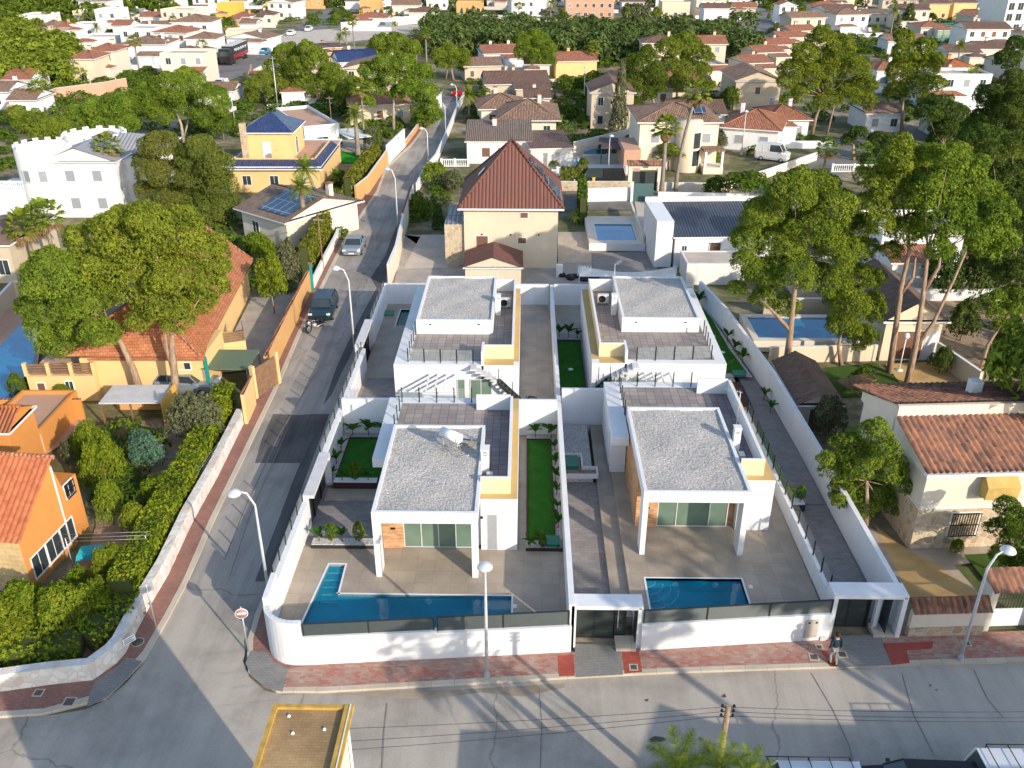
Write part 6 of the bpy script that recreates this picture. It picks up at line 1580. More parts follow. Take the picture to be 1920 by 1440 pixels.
for a in (-110,-75,-40): o = win(t,'F',0,4.2,.8,1.2,L,D,'shut'); o.location = (-.6+3.03*math.cos(R(a)),2.2+3.03*math.sin(R(a)),4.2); o.rotation_euler = (0,0,R(a+90))
turret(t, 2.4, 9.0, 3.6, 7.4)
bx(t,'side_wing','whiteold',L,L+2.4,2,11,0,6.0); rr = roof_mesh('hip', L+2.2, 8, 6.2, 1.4, .3); rr.v = [(x+.8,y+4.2,z) for x,y,z in rr.v]; rr.build('wing_roof', [M['zinc'],M['whitetop'],M['whiteold']], t)
bx(t,'terrace','whiteold',-6.4,-2.5,0,5,0,3.2)
mb = MB()
for k in range(18): mb.lathe([(.07,3.2),(.1,3.5),(.05,3.7),(.08,4.0)], 6, (-6.3+k*.22,.1,0))
mb.box(-6.4,-2.5,0,.2,4.0,4.12); mb.build('balustrade', M['whitetop'], t)
# ============ yellow L-shaped house with the twin pines
a = G(186,737); t = empty('house', a, R(1), 'yellow house with steep orange shingle roof behind the twin pines', 'house')
e1 = G(395,737); L = (e1-a).length
bpy.context.view_layer.update(); inv = t.matrix_world.inverted()
bx(t,'wall','yellow',0,L,0,4.4,-.05,3.0)
f = V(193,640,a.y-.3); zf = 3.05
mb = MB(); 
def inc(p): return inv @ p
RD = 7.2
mb.add([(-.3,-.5,2.95),(L+.15,-.5,2.95),(L+.1,4.4,5.6),(-.3,4.4,5.6),(-.3,-.5,2.8),(L+.15,-.5,2.8)], [(0,1,2,3),(4,5,1,0),(4,0,3)]); mb.build('front_roof', [M['flatshingle']], t)
# main wing runs back along the street direction
eaveN = inc(G(398,640,3.0)); eaveF = inc(G(474,487,3.0)); ridgeN = inc(G(388,560,6.9)); ridgeF = inc(G(447,407,6.9))
ev = (eaveF-eaveN); eaveN = Vector((eaveN.x, -.3, 3.0)); eaveF.z = 3.0; ridgeN = Vector((ridgeN.x, ridgeN.y, 6.9)); ridgeF.z = 6.9
dirv = Vector((eaveF.x-eaveN.x, eaveF.y-eaveN.y, 0)).normalized(); nrm = Vector((-dirv.y, dirv.x, 0)); Wd = 4.2; LL = (eaveF-eaveN).length
def q(u, s, z): p = eaveN + dirv*u + nrm*s; return Vector((p.x, p.y, z))
rz_ = 6.9
mb = MB(); mb.add([q(0,0,3.0),q(LL,0,3.0),q(LL-.5,Wd,rz_),q(2.2,Wd,rz_),q(0,0,2.85),q(LL,0,2.85)], [(0,1,2,3),(4,5,1,0),(1,5,2)])
mb.build('street_side_roof', M['flatshingle'], t)
mb = MB(); mb.add([q(2.2,Wd,rz_),q(LL-.5,Wd,rz_),q(LL,2*Wd+1.5,3.4),q(0,2*Wd+1.5,3.4)], [(0,1,2,3)]); mb.build('garden_side_roof', M['shinglebrown'], t)
mb = MB(); mb.add([q(2.2,Wd,rz_-.05),q(0,0,3.0),q(0,2*Wd+1.5,3.4)], [(0,1,2)]); mb.build('hip_roof', M['flatshingle'], t)
mb = MB(); mb.tube([q(2.2,Wd,rz_+.03),q(LL-.5,Wd,rz_+.03)], .12, 6); mb.tube([q(2.2,Wd,rz_+.03),q(0,0,3.05)], .1, 6); mb.tube([q(LL-.5,Wd,rz_+.03),q(LL,0,3.05)], .1, 6); mb.build('ridge_tiles', M['terra'], t)
mb = MB(); mb.prism([tuple(q(.4,.5,0)[:2]),tuple(q(LL-.5,.5,0)[:2]),tuple(q(LL-.5,2*Wd,0)[:2]),tuple(q(.4,2*Wd,0)[:2])], 0, 2.98); mb.build('wall', M['yellow'], t)
win(t,'F',3.0,1.6,1.0,1.0,L,4,'glass'); win(t,'F',6.4,1.9,.9,.5,L,4,'glass'); win(t,'F',1.0,.3,1.3,.6,L,4,'glass'); win(t,'F',3.2,.3,1.3,.6,L,4,'glass')
for x, m_ in ((1.35,'teal'),(8.0,'teal')):
    M.setdefault('teal', plain('teal_downpipe', (.01,.26,.24), .4)); MB().box(x-.1,x+.1,-.16,-.02,0,2.9).build('downpipe', M['teal'], t)
# terrace block of the yellow house
t, L, D = house('yellow terrace block with brown railings beside the big left pool', (62,752), (188,750), 0, 5.5, 1.9, 'flat', 0, 'yellow', chim=0, wins=[('F',.18,.6,.5,.8,'brown'),('F',.6,.5,.5,1.0,'glass')], name='terrace_block', par=.02, deck='brownwall', cat='terrace')
mb = MB()
for k in range(4):
    x = L*k/3; bx(t,'pillar','yellow',x-.12,x+.12,0,.25,1.93,2.9)
for z in (2.1,2.3,2.5,2.7): mb.box(.1,L-.1,.08,.14,z,z+.13)
mb.build('railing', M['wood'], t)
sp = empty('swimming_pool', G(30,680), 0, 'large deep blue pool at the left edge beside the yellow terrace', 'swimming pool')
o = sheet('water', [(-60,648),(0,648),(42,604),(66,602),(70,640),(60,700),(20,745),(-60,800)], .35, M['water2'])
o.parent = sp; o.matrix_parent_inverse = Matrix.Translation(-sp.location); del o['kind']
o = sheet('deck_edge', [(-70,630),(0,635),(36,592),(76,590),(78,640),(66,706),(24,756),(-70,815)], .30, M['brownwall']); o.parent = sp; o.matrix_parent_inverse = Matrix.Translation(-sp.location); del o['kind']
sheet('yard_paving', [(-60,560),(80,560),(200,600),(200,655),(80,600),(36,592),(0,636),(-60,640)], .05, M['brownwall'])
pole_wall('tan garden wall at the left edge beyond the pool', [(-40,640),(30,560),(75,555)], 1.6, 'beige')
t, L, D = house('dark brown flat roofed building at the left edge', (-60,530), (34,530), 0, 9, 3.6, 'gx', .8, 'beige', 'shinglebrown', chim=0, wins=[('F',.8,.8,1.0,1.4,'glass')])
# carport with a car
t = empty('carport', G(385,738), 0, 'green roofed carport behind the yellow house wall', 'carport'); bx(t,'canopy','greenroof' if 'greenroof' in M else 'greenbox',0,3.3,0,3.2,1.9,1.98)
for x in (.1,3.2):
    for y in (.1,3.1): bx(t,'post','steel',x-.05,x+.05,y-.05,y+.05,0,1.9)
# ============ orange house (bottom left)
WZ = 4.0
c0 = G(63,1110); c1 = G(176,985); d_ = (c1-c0).normalized(); n_ = Vector((-d_.y, d_.x, 0)); LL = (c1-c0).length
t = empty('house', c0, math.atan2(d_.y, d_.x), 'bright orange house with barrel tiled roof at the left edge', 'house'); bpy.context.view_layer.update(); inv = t.matrix_world.inverted()
# local x runs along the street-side gable wall, y to the left
e0 = inv @ V(28,1013,c0.y); hE = e0.z
zE = max(2.8, min(4.2, hE)); GW = LL*.72
mb = MB(); mb.prism([(0,0),(GW,0),(GW,9),(0,9)], -.05, zE); mb.build('wall', M['orange'], t)
zr = zE+2.5
mb = MB(); mb.add([(0,0,zE),(GW*1.0,0,zE),(GW*.85,0,zr),(0,9,zE),(GW,9,zE),(GW*.85,9,zr)], [(0,1,2),(4,3,5),(1,4,5,2)]); mb.build('gable_wall', M['orange'], t)
corr_roof('roof', (-.3,9.5,zE+.0),(-.3,-.35,zE+.0),(GW*.85,-.35,zr+.1),(GW*.85,9.5,zr+.1), .30, .09, 'terranew', t)
MB().tube([(GW*.85,-.4,zr+.14),(GW*.85,9.5,zr+.14)], .12, 8).build('ridge_tiles', M['terra'], t)
MB().tube([(GW*.86,-.03,zE+2.0),(GW*.86,-.03,0)], .05, 6).build('downpipe', M['tankwhite'], t)
bx(t,'stone_front','block',-.06,.0,.0,9,-.05,zE)
mb = MB(); mb.prism([(GW+.002,.3),(LL,.3),(LL,6),(GW+.002,6)], -.05, zE+.2); mb.build('rear_wall', M['orange'], t)
mb = MB(); mb.add([(GW+.0,.1,zE+1.4),(GW,6,zE+1.4),(LL+.2,6,zE+.15),(LL+.2,.1,zE+.15)], [(3,2,1,0)]); mb.build('rear_roof', M['terra'], t)
o = win(t,'F',GW+(LL-GW)*.45,2.6,.7,.8,LL,5,'glass',True); o.location.y = .27
for k in range(3): o = win(t,'F',1.0+1.25*k,.5,1.1,1.2,LL,5,'glass')
t, L, D = house('orange outbuilding with terracotta terrace at the left edge', (-20,850), (88,850), 0, 5.2, 1.5, 'flat', 0, 'orange', chim=0, wins=[('F',.85,.2,.8,1.1,'white')], par=.3, deck='brownwall')
t2, L, D = house('small orange wing with tiled corner roof above the terrace', (-40,835), (22,835), 2.6, 3, 3.4, 'gx', .8, 'orange', 'orangeroof', chim=0, wins=[], ov=.2)
pole_wall('orange garden wall with tile coping left of the twin pines', [(-20,785),(160,785)], 1.5, 'orange', cop='terra')
sheet('yard_paving', [(90,850),(165,800),(160,785),(60,785)], .05, M['brownwall'])
t = empty('garden_hut', G(195,800), R(2), 'ramshackle hut with grey corrugated roof in the orange house garden', 'hut')
bx(t,'roof','greytop',0,4.2,0,2.6,1.7,1.78); bx(t,'wall','ochrewall',.1,4.1,2.3,2.4,0,1.7); bx(t,'side_sheet','yelhouse',4.2,4.3,-.4,2.4,0,2.0)
for x in (.1,2,4.0): bx(t,'post','wood',x-.05,x+.05,.05,.15,0,1.7)
# garden soil, vegetable plot
sheet('garden_soil', [(165,800),(450,765),(400,860),(330,995),(300,1060),(250,1145),(180,1230),(-60,1250),(-60,1110),(140,1110),(180,985)], .06, M['soil'])
t = empty('clothes_line', G(212,1065), R(4), 'clothes line frame with a turquoise sheet in the orange house garden', 'clothes line')
for x in (-2.0,2.0): MB().tube([(x,0,0),(x,0,2.0)], .035, 6).build('post', M['steel'], t)
mb = MB()
for y in (-.3,0,.3): mb.tube([(-2.2,y,2.0),(2.2,y,2.02)], .008, 4)
mb.build('line', M['steel'], t); M['turq'] = plain('turquoise_cloth', (.02,.32,.38), .8)
mb = MB(); mb.add([(-1.7,.0,.85),(-.5,.1,.8),(-.4,.6,1.1),(-1.6,.55,1.05),(-1.8,-.15,.4)], [(0,1,2,3),(0,4,1)]); mb.build('sheet', M['turq'], t); bx(t,'table','wood',-1.6,-.2,-.9,-.1,.55,.62)
# white stone street wall with the hedge on it
Lwi = [Vector((p.x,p.y,0)) for p in Liw[:11]]; ow = empty('stone_wall', Lwi[0], 0, 'white natural stone wall curving round the corner garden', 'wall')
mb = MB(); off = [p-Lwi[0] for p in Lwi]; inn = [p-Lwi[0] for p in offset(Lwi, .45)]
for i in range(len(off)-1): mb.prism([tuple(off[i][:2]),tuple(off[i+1][:2]),tuple(inn[i+1][:2]),tuple(inn[i][:2])], 0, 1.05)
mb.build('wall', M['whitestone'], ow)
# orange street walls higher up
pole_wall('ochre street wall with stepped orange coping beside the motorcycle', [(503,715),(530,655),(556,600),(583,543)], 2.0, 'ochrewall', cop='terra', z0=.12)
t = empty('teal_post', G(587,545,.12), 0, 'teal downpipe post on the ochre street wall', 'post'); MB().box(-.1,.1,-.1,.1,0,2.6).build('post', M['teal'], t); MB().box(-.16,.16,-.16,.16,2.6,2.68).build('cap', M['terra'], t)
pole_wall('low white street wall under the clipped hedge', [(588,540),(607,500),(629,458),(641,430)], .9, 'whiteold', z0=.12)
pole_wall('ochre street wall by the blue roofed house', [(668,380),(692,360),(727,308)], 2.0, 'ochrewall', z0=.12)
pole_wall('white panel wall between the ochre wall and the pines', [(727,308),(759,275)], 2.6, 'whiteold', z0=.12)
pole_wall('low ochre wall before the bare branched pine', [(760,274),(789,234)], .8, 'ochrewall', z0=.12)
pole_wall('white wall with blue tiled posts at the end of the side street', [(789,233),(812,209),(824,193)], 1.6, 'whiteold', z0=.12)
t = empty('gate_post', G(822,200), 0, 'white gate post with a blue tiled cap at the end of the side street', 'post'); bx(t,'pillar','white',-.6,.6,-.6,.6,0,2.6); r = roof_mesh('pyr',1.3,1.3,2.6,.7,.2,.08); r.v = [(x-.65,y-.65,z) for x,y,z in r.v]; r.build('cap',[M['blueroof'],M['whitetop'],M['white']],t)
# timber gate and steps near the motorcycle
t = empty('side_gate', G(482,745,.12), R(66), 'grey timber gate in the street wall below the yellow house', 'gate'); bx(t,'leaf','wood',0,2.3,-.05,.05,0,2.2); bx(t,'frame','yellow',-.25,0,-.15,.15,0,2.5); bx(t,'frame','yellow',2.3,2.55,-.15,.15,0,2.5)
pole_wall('yellow stub wall with tile coping at the hedge end', [(462,795),(478,758)], 2.2, 'yellow', cop='terra', z0=.12)
sheet('yard_paving', [(400,700),(500,690),(560,560),(520,545),(470,560),(430,640)], .06, M['concrete'])
t = empty('plank_deck', G(405,690), R(20), 'small balcony with wooden slats beside the yellow house', 'balcony'); bx(t,'base','yellow',0,2.4,0,2.2,0,1.9)
mb = MB()
for k in range(4): mb.box(.05,2.35,.02,.06,1.95+.2*k,2.08+.2*k); mb.box(2.34,2.38,.05,2.2,1.95+.2*k,2.08+.2*k)
mb.build('railing', M['wood'], t)
# ============ cream house on the right with barrel tile roofs
c = G(1705,1030); b_ = G(1960,1022); rz = math.atan2(b_.y-c.y, b_.x-c.x)
t = empty('house', c, rz, 'cream two storey house with mottled barrel tile roof and rubble stone base', 'house'); L = 12.5; D = 8.2
zw = 4.9
MB().box(0,L,0,D,2.62,zw).build('wall', M['creamlt'], t); MB().box(-.03,L+.03,-.03,D,-.05,2.6).build('stone_base', M['stone'], t)
bx(t,'string_course','whitetop',-.05,L+.05,-.05,D,2.6,2.68)
ye = 3.8; zr = zw+1.05
corr_roof('roof', (-.25,-.35,zw+.05),(L+.3,-.35,zw+.05),(L+.3,ye,zr),(-.25,ye,zr), .33, .14, 'oldterra', t)
MB().add([(-.2,-.3,zw),(-.2,ye,zr-.04),(-.2,ye,zw),(-.2,-.3,zw-.2),(-.2,D,zw-.2),(-.2,D,zw)], [(0,3,4,5,2),(0,2,1)]).add([(-.2,ye,zw),(-.2,D,zw),(-.2,D,zr-.7),(-.2,ye+.3,zr+.66)],[(0,3,2,1)]).build('gable', M['creamlt'], t)
bx(t,'eave','whitetop',-.25,L+.3,-.38,0,zw-.12,zw+.04)
bx(t,'step_wall','creamlt',-.2,L+.2,ye,ye+.25,zw,zr+.72)
corr_roof('rear_roof', (-.3,ye+.1,zr+.76),(L+.3,ye+.1,zr+.76),(L+.3,D+.8,zr-.7),(-.5,D+.8,zr-.7), .33, .08, 'oldterra', t)
ch = bx(t,'chimney','whitetop',5.0,5.6,D-2.2,D-1.6,zr-.5,zr+.9)
win(t,'F',2.6,.9,1.5,1.4,L,D,'glass',True); win(t,'F',6.0,.9,1.5,1.4,L,D,'glass',True); win(t,'F',3.7,3.4,1.3,1.3,L,D,'glass',True); win(t,'F',6.2,3.4,1.0,1.3,L,D,'glass',True); win(t,'L',4.2,3.3,.8,1.5,L,D,'brown',True)
M['awning'] = plain('faded_yellow_awning', (.48,.33,.10), .8, var=.15, scale=2)
mb = MB(); x0, x1 = 2.9, 4.6; mb.add([(x0,-.05,4.95),(x1,-.05,4.95),(x1,-.75,4.3),(x0,-.75,4.3),(x0,-.7,3.55),(x1,-.7,3.55),(x0,-.05,3.6)], [(3,2,1,0),(4,5,2,3),(0,3,4,6)]); mb.build('awning', M['awning'], t)
antenna('television aerial on the roof of the cream house', *(c+Vector((7.5,7,0)))[:2], zr+.5, 2.2, rz=R(200))
sheet('yard_paving', [(1600,970),(1705,1030),(1930,1022),(1935,1040),(1790,1060),(1850,1130),(1715,1130),(1680,1080)], .07, M['yellowpave'] if 'yellowpave' in M else M['deck'])
M['yellowpave'] = plain('ochre_concrete', (.46,.31,.13), .85, var=.2, scale=.6)
sheet('yard_paving', [(1640,985),(1704,1032),(1760,1060),(1850,1128),(1712,1130)], .075, M['yellowpave'])
sheet('garden_grass', [(1808,1040),(1935,1034),(1940,1090),(1850,1092)], .09, M['grass'])
# front wall with tile coping and gate
def tile_coping(name, label, a, b, z, w_, n, par=None, cat='coping'):
    pass
a, b = G(1700,1196), G(1838,1192); rz = math.atan2(b.y-a.y, b.x-a.x); LL = (b-a).length
t = empty('garden_wall', a, rz, 'cream street wall with rubble base and steep barrel tile coping', 'wall')
bx(t,'wall','creamlt',0,LL,0,.25,.62,1.55); bx(t,'stone_base','stone',-.0,LL,-.06,.28,0,.6)
corr_roof('tile_coping', (-.05,-.2,1.55),(LL+.1,-.2,1.55),(LL+.1,.45,2.05),(-.05,.45,2.05), .30, .08, 'oldterra', t)
a, b = G(1838,1186), G(1990,1182)
t = empty('tiled_gate', a, rz, 'white panel garage gate under a barrel tile roof at the right edge', 'gate')
bx(t,'pillar','creamlt',0,.35,0,.9,0,2.4); bx(t,'pillar','creamlt',2.5,2.95,-.4,.9,0,2.4); bx(t,'beam','creamlt',0,5,0,.9,2.4,2.6)
corr_roof('tile_roof', (-.1,-.3,2.55),(5,-.3,2.55),(5,.9,3.1),(-.1,.9,3.1), .30, .08, 'oldterra', t)
g_ = bx(t,'gate_leaf','tankwhite',.36,2.48,.3,.36,.1,1.15); mb = MB()
for k in range(14): mb.box(.4+k*.15,.43+k*.15,.31,.34,1.16,2.35)
mb.box(.36,2.48,.3,.35,1.7,1.75); mb.build('grille', M['gate'], g_)
# small hut, pool house, pool and walls on the right
t, L, D = house('small gabled hut with brown mottled tiles behind the boundary wall', (1500,762), (1575,762), 2.0, 6.0, 2.1, 'gy', .8, 'cream', 'brownroof', chim=0, wins=[('F',.5,.1,1.2,1.7,'brown')], ov=.3, name='hut')
t, L, D = house('pool house with steep tiled gable and dark open front behind the pines', (1648,675), (1752,675), 0, 9, 3.2, 'gy', 1.6, 'cream', 'brownroof', chim=0, wins=[('F',.45,.1,2.2,2.3,'brown'),('F',.87,.1,.9,2.1,'white')], ov=.4)
pole_wall('long cream garden wall in front of the deep blue pool', [(1440,680),(1640,676)], 1.3, 'cream')
sheet('garden_grass', [(1450,700),(1640,680),(1700,722),(1700,740),(1560,745),(1480,745)], .07, M['grass'])
sheet('yard_paving', [(1660,682),(1752,678),(1830,735),(1700,735)], .08, M['yellowpave'])
pole_wall('cream wall running diagonally past the dark garden', [(1752,678),(1832,735)], 1.6, 'cream')
sp = empty('swimming_pool', G(1470,612), 0, 'deep blue pool behind the pines on the right', 'swimming pool'); aa, bb = G(1422,634,.9), G(1545,596,.9); x_, y_ = sp.location.x, sp.location.y
W1 = bb.x-aa.x+1.5; H1 = bb.y-aa.y
MB().box(aa.x-x_,aa.x+W1-x_,aa.y-y_,aa.y+H1-y_,.7,.85).build('water', M['water2'], sp)
MB().box(aa.x-.5-x_,aa.x+W1+.5-x_,aa.y-.6-y_,aa.y-y_,0,.95).box(aa.x-.5-x_,aa.x-x_,aa.y-y_,aa.y+H1-y_,0,.95).box(aa.x+W1-x_,aa.x+W1+.5-x_,aa.y-y_,aa.y+H1-y_,0,.95).box(aa.x-.5-x_,aa.x+W1+.5-x_,aa.y+H1-y_,aa.y+H1+.6-y_,0,.95).build('coping', M['creamlt'], sp)
pole_wall('tan wall behind the deep blue pool', [(1430,590),(1560,590)], 1.5, 'beige')
t, L, D = house('flat pale roof behind the deep blue pool', (1500,572), (1580,572), 0, 5, 2.6, 'flat', 0, 'cream', chim=0, wins=[], par=.15, name='flat_annex')
t, L, D = house('white modern house glimpsed between the pine trunks', (1640,520), (1790,520), 0, 7, 4.0, 'flat', 0, 'white', chim=0, wins=None)
sheet('shaded_soil', [(1700,560),(1960,560),(1960,745),(1840,735),(1752,672)], .06, M['soil'])
t = empty('globe_lamp', G(1686,694,.08), 0, 'white globe garden lamp beside the forked pine', 'lamp'); MB().tube([(0,0,0),(0,0,2.6)], .04, 8).build('post', M['tankwhite'], t); MB().lathe([(0,2.55),(.16,2.62),(.24,2.8),(.16,2.98),(0,3.05)], 16).build('globe', M['tankwhite'], t); MB().lathe([(.25,0),(.25,.05),(.05,.1)], 12).build('base', M['tankwhite'], t)
t = empty('wooden_stair', G(1580,770), R(20), 'brown railed stair beside the gabled hut', 'stair'); bx(t,'landing','wood',0,2.4,0,1.2,1.7,1.8); mb = MB()
for z in (2.0,2.3,2.6): mb.bar((0,0,z),(2.4,0,z),.05); mb.bar((0,0,z),(1.6,-2.4,z-1.7),.05)
mb.build('railing', M['wood'], t)
# ============ middle distance, centre
H = house
H('white house with brown tiled front roof behind the pyramid roof house', (876,306), (994,306), 0, 8, 2.9, 'sf', 1.3, 'white', 'greyroof', [('F',.3,.9,1.1,1.2,'brown'),('F',.55,.9,1.0,1.2,'brown'),('F',.83,.9,.9,1.2,'shut')], ov=.3, chim=1)
H('terracotta hip roofed house with a covered porch', (940,262), (1042,262), 0, 12, 2.9, 'hip', 2.0, 'creamlt', 'terraold', None, ov=.8)
H('terracotta hip roofed bungalow left of the porch house', (903,240), (985,238), 0, 9, 2.9, 'hip', 1.6, 'creamlt', 'terraold', None, ov=.6)
H('long garage building with three doors and flat brown roof', (995,318), (1072,316), 0, 9, 2.7, 'sf', .5, 'creamlt', 'brownroof', [('F',.2,.05,2.3,2.1,'garage'),('F',.5,.05,2.3,2.1,'garage'),('F',.8,.05,2.3,2.1,'garage')], ov=.2, chim=0)
H('dark roofed house with tall brick chimney beyond the terracotta roofs', (912,190), (1028,188), 0, 10, 2.9, 'gx', 1.6, 'beige', 'brownroof', None, chim=2)
H('grey pergola roofed cottage right of the far feather palm', (985,215), (1030,215), 0, 7, 2.7, 'gx', 1.0, 'creamlt', 'brownroof', None, chim=1)
H('beige two storey house with brown trim behind the ivy cypress', (1107,242), (1185,242), 0, 9, 5.6, 'gy', 1.6, 'beige', 'brownroof', [('F',.22,3.7,.8,1.2,'glass'),('F',.22,.9,.8,1.2,'glass',True),('F',.7,.9,1.0,1.3,'brown')], chim=0)
pole_wall('cream wall of the blue pool garden', [(1075,290),(1190,262)], 1.8)
t, L, D = H('large cream house with rounded glass block stair tower', (1195,318), (1340,318), 0, 11, 6.2, 'hip', 1.5, 'creamlt', 'terraold', [('F',.2,3.6,1.1,1.2,'shut'),('F',.85,3.6,1.1,1.2,'shut'),('R',.4,3.6,1.1,1.3,'shut')], ov=.5, chim=0)
mb = MB(); mb.lathe([(1.7,0),(1.7,6.6),(0,6.6)], 24, (L*.62,-.3,0)); mb.build('stair_tower', M['cream'], t); 
mb = MB()
for z in (.9,3.2): mb.add([(L*.62+1.73*math.cos(R(a)),-.3+1.73*math.sin(R(a)),z+q) for q in (0,2.0) for a in (-75,-55,-35)], [(0,1,4,3),(1,2,5,4)])
mb.build('glass_block_window', M['glasspane'], t); bx(t,'porch','creamlt',L*.8,L*1.05,-2.6,0,0,.9); bx(t,'porch_roof','terraold',L*.78,L*1.06,-2.6,.0,3.0,3.2)
for x in (.82,1.03): bx(t,'column','whitetop',L*x-.15,L*x+.15,-2.5,-2.2,.9,3.0)
MB().add([(L*.70,1.2,7.2),(L*.85,1.2,7.2),(L*.85,3.0,7.75),(L*.70,3.0,7.75)], [(0,1,2,3)]).build('solar_panel', M['panel'], t)
bx(t,'side_block','brownwall',-2.2,0,-2.5,5,0,3.2)
H('white house with streaky orange tile roof behind the camper van', (1352,278), (1455,286), 0, 11, 3.0, 'hip', 1.8, 'white', 'terra', [('F',.3,.9,1.2,1.2,'shut'),('F',.75,.9,1.2,1.2,'shut')], ov=.5)
H('orange roofed wing with arches beside the camper van', (1440,262), (1512,262), 0, 9, 2.9, 'hip', 1.5, 'white', 'terra', None, ov=.5)
H('beige house with broad gable facing the street junction', (1375,205), (1458,205), 0, 12, 4.8, 'gy', 1.5, 'beige', 'terraold', [('F',.5,2.6,.9,1.2,'brown'),('F',.85,.8,1.0,1.2,'shut')], chim=0)
for i, (x, y) in enumerate([(1395,150),(1418,128),(1440,112),(1462,97),(1482,83)]):
    H(['terraced orange roofed cottage nearest the beige gable','second orange roofed cottage of the row running uphill','third orange roofed cottage of the row running uphill','fourth orange roofed cottage of the row running uphill','last orange roofed cottage of the row running uphill'][i], (x,y), (x+48,y-2), 0, 8, 3.2, 'gx', 1.1, 'cream', 'terra', None, group='orange roofed cottages in a row', chim=1)
H('yellow house with orange mono pitch roof before the reed thicket', (1042,146), (1118,144), 0, 8, 3.2, 'gx', 1.4, 'yellow', 'terra', [], chim=1)
H('low stone coloured house under the umbrella pine', (872,152), (940,150), 0, 8, 2.8, 'gx', 1.2, 'beige', 'terraold', [('F',.2,.8,.8,1.2,'brown'),('F',.6,.8,.8,1.2,'brown')], chim=0)
H('white house with orange roof and white chimneys behind the umbrella pine', (908,130), (985,128), 0, 10, 3.2, 'gx', 1.3, 'white', 'terra', None, chim=2)
H('pale house left of the yellow mono pitch house', (985,150), (1030,150), 0, 7, 3.0, 'gx', 1.0, 'creamlt', 'terraold', None)
H('house with blue tiled gable roof rising behind the pines', (640,152), (712,148), 0, 9, 3.6, 'gx', 1.8, 'whiteold', 'blueroof', [('F',.4,.9,1.0,1.2,'shut')], chim=1)
H('orange house with flat brown roof left of the blue tiled gable', (600,118), (642,116), 0, 8, 3.2, 'gx', .5, 'ochrewall', 'brownroof', None)
H('low house with brown roof beside the highway verge', (385,200), (440,200), 0, 7, 2.6, 'gx', 1.0, 'white', 'terraold', None, chim=1)
H('pinkish house with orange roof among the dark trees on the right', (1768,160), (1830,160), 0, 9, 3.0, 'hip', 1.4, 'orange', 'orangeroof', None)
H('brown roofed row house near the tennis fences, right', (1830,118), (1900,118), 0, 9, 3.0, 'gx', 1.2, 'creamlt', 'brownroof', None, chim=1); H('brown roofed row house near the tennis fences, left', (1775,126), (1835,126), 0, 9, 3.0, 'gx', 1.2, 'creamlt', 'brownroof', None, chim=1)
H('white house behind the feathery pine', (1640,165), (1690,165), 0, 9, 3.2, 'hip', 1.3, 'white', 'terra', None)
H('white villa wall seen under the right hand pines', (1620,248), (1690,248), 0, 8, 2.8, 'gx', 1.0, 'whiteold', 'terraold', None)
H('grey pale house behind the white pine trunks at right', (1760,262), (1800,262), 0, 8, 3.4, 'flat', 0, 'whiteold', chim=0)
# blue pool with balustrade, pergola, van gate
sp = empty('swimming_pool', G(1062,305), 0, 'small bright blue pool between two clipped balls', 'swimming pool'); aa, bb = G(1038,318,.1), G(1082,296,.1); x_, y_ = sp.location.x, sp.location.y
MB().box(aa.x-x_,bb.x-x_,aa.y-y_,bb.y-y_,.02,.1).build('water', M['water2'], sp); MB().box(aa.x-.3-x_,bb.x+.3-x_,aa.y-.3-y_,aa.y-y_,0,.14).box(aa.x-.3-x_,bb.x+.3-x_,bb.y-y_,bb.y+.3-y_,0,.14).box(aa.x-.3-x_,aa.x-x_,aa.y-y_,bb.y-y_,0,.14).box(bb.x-x_,bb.x+.3-x_,aa.y-y_,bb.y-y_,0,.14).build('coping', M['whitetop'], sp)
sp = empty('swimming_pool', G(1112,285), 0, 'second bright blue pool beside the purple pergola', 'swimming pool'); aa, bb = G(1096,290,.1), G(1130,275,.1); x_, y_ = sp.location.x, sp.location.y
MB().box(aa.x-x_,bb.x-x_,aa.y-y_,bb.y-y_,.02,.1).build('water', M['water2'], sp); MB().box(aa.x-.3-x_,bb.x+.3-x_,aa.y-.3-y_,aa.y-y_,0,.14).box(aa.x-.3-x_,bb.x+.3-x_,bb.y-y_,bb.y+.3-y_,0,.14).build('coping', M['whitetop'], sp)
sheet('yard_paving', [(1020,330),(1180,330),(1180,268),(1040,288),(1020,292)], .03, M['stonefloor'])
t = empty('pergola', G(1125,312), R(-8), 'purple canvas pergola beside the small pools', 'pergola'); M['plum'] = plain('plum_canvas', (.10,.06,.07), .8)
bx(t,'canopy','plum',0,5.6,0,3.0,2.4,2.5); bx(t,'canopy','plum',-.6,4.6,3.3,6.3,2.5,2.6)
for x in (.1,5.4): bx(t,'post','anthracite',x-.06,x+.06,.05,.15,0,2.4)
def balustrade(label, a, b, h=1.0, z=0.0, m='whitetop'):
    a, b = G(*a, z), G(*b, z); L = (b-a).length; t = empty('balustrade', a, math.atan2(b.y-a.y,b.x-a.x), label, 'balustrade'); n = int(L/.28); mb = MB()
    for k in range(n): mb.lathe([(.05,.1),(.09,.3),(.04,.55),(.07,h-.12)], 6, (.14+k*.28,0,0))
    mb.build('balusters', M[m], t); bx(t,'rail',m,0,L,-.1,.1,h-.12,h); bx(t,'plinth',m,0,L,-.12,.12,0,.1)
    for x in (0,L/2,L): bx(t,'pier',m,x-.14,x+.14,-.14,.14,0,h+.1)
balustrade('white balustrade above the dark hedge by the small pool', (1045,328), (1175,326), z=.6); balustrade('white balustrade before the white brown roofed house', (828,312), (878,312)); balustrade('white balustrade beside the shaded junction', (1560,322), (1640,322))
pole_wall('white wall along the right of the side street far end', [(782,362),(797,330),(818,305),(842,250),(857,212),(870,185)], 1.2, 'whiteold', z0=.12)
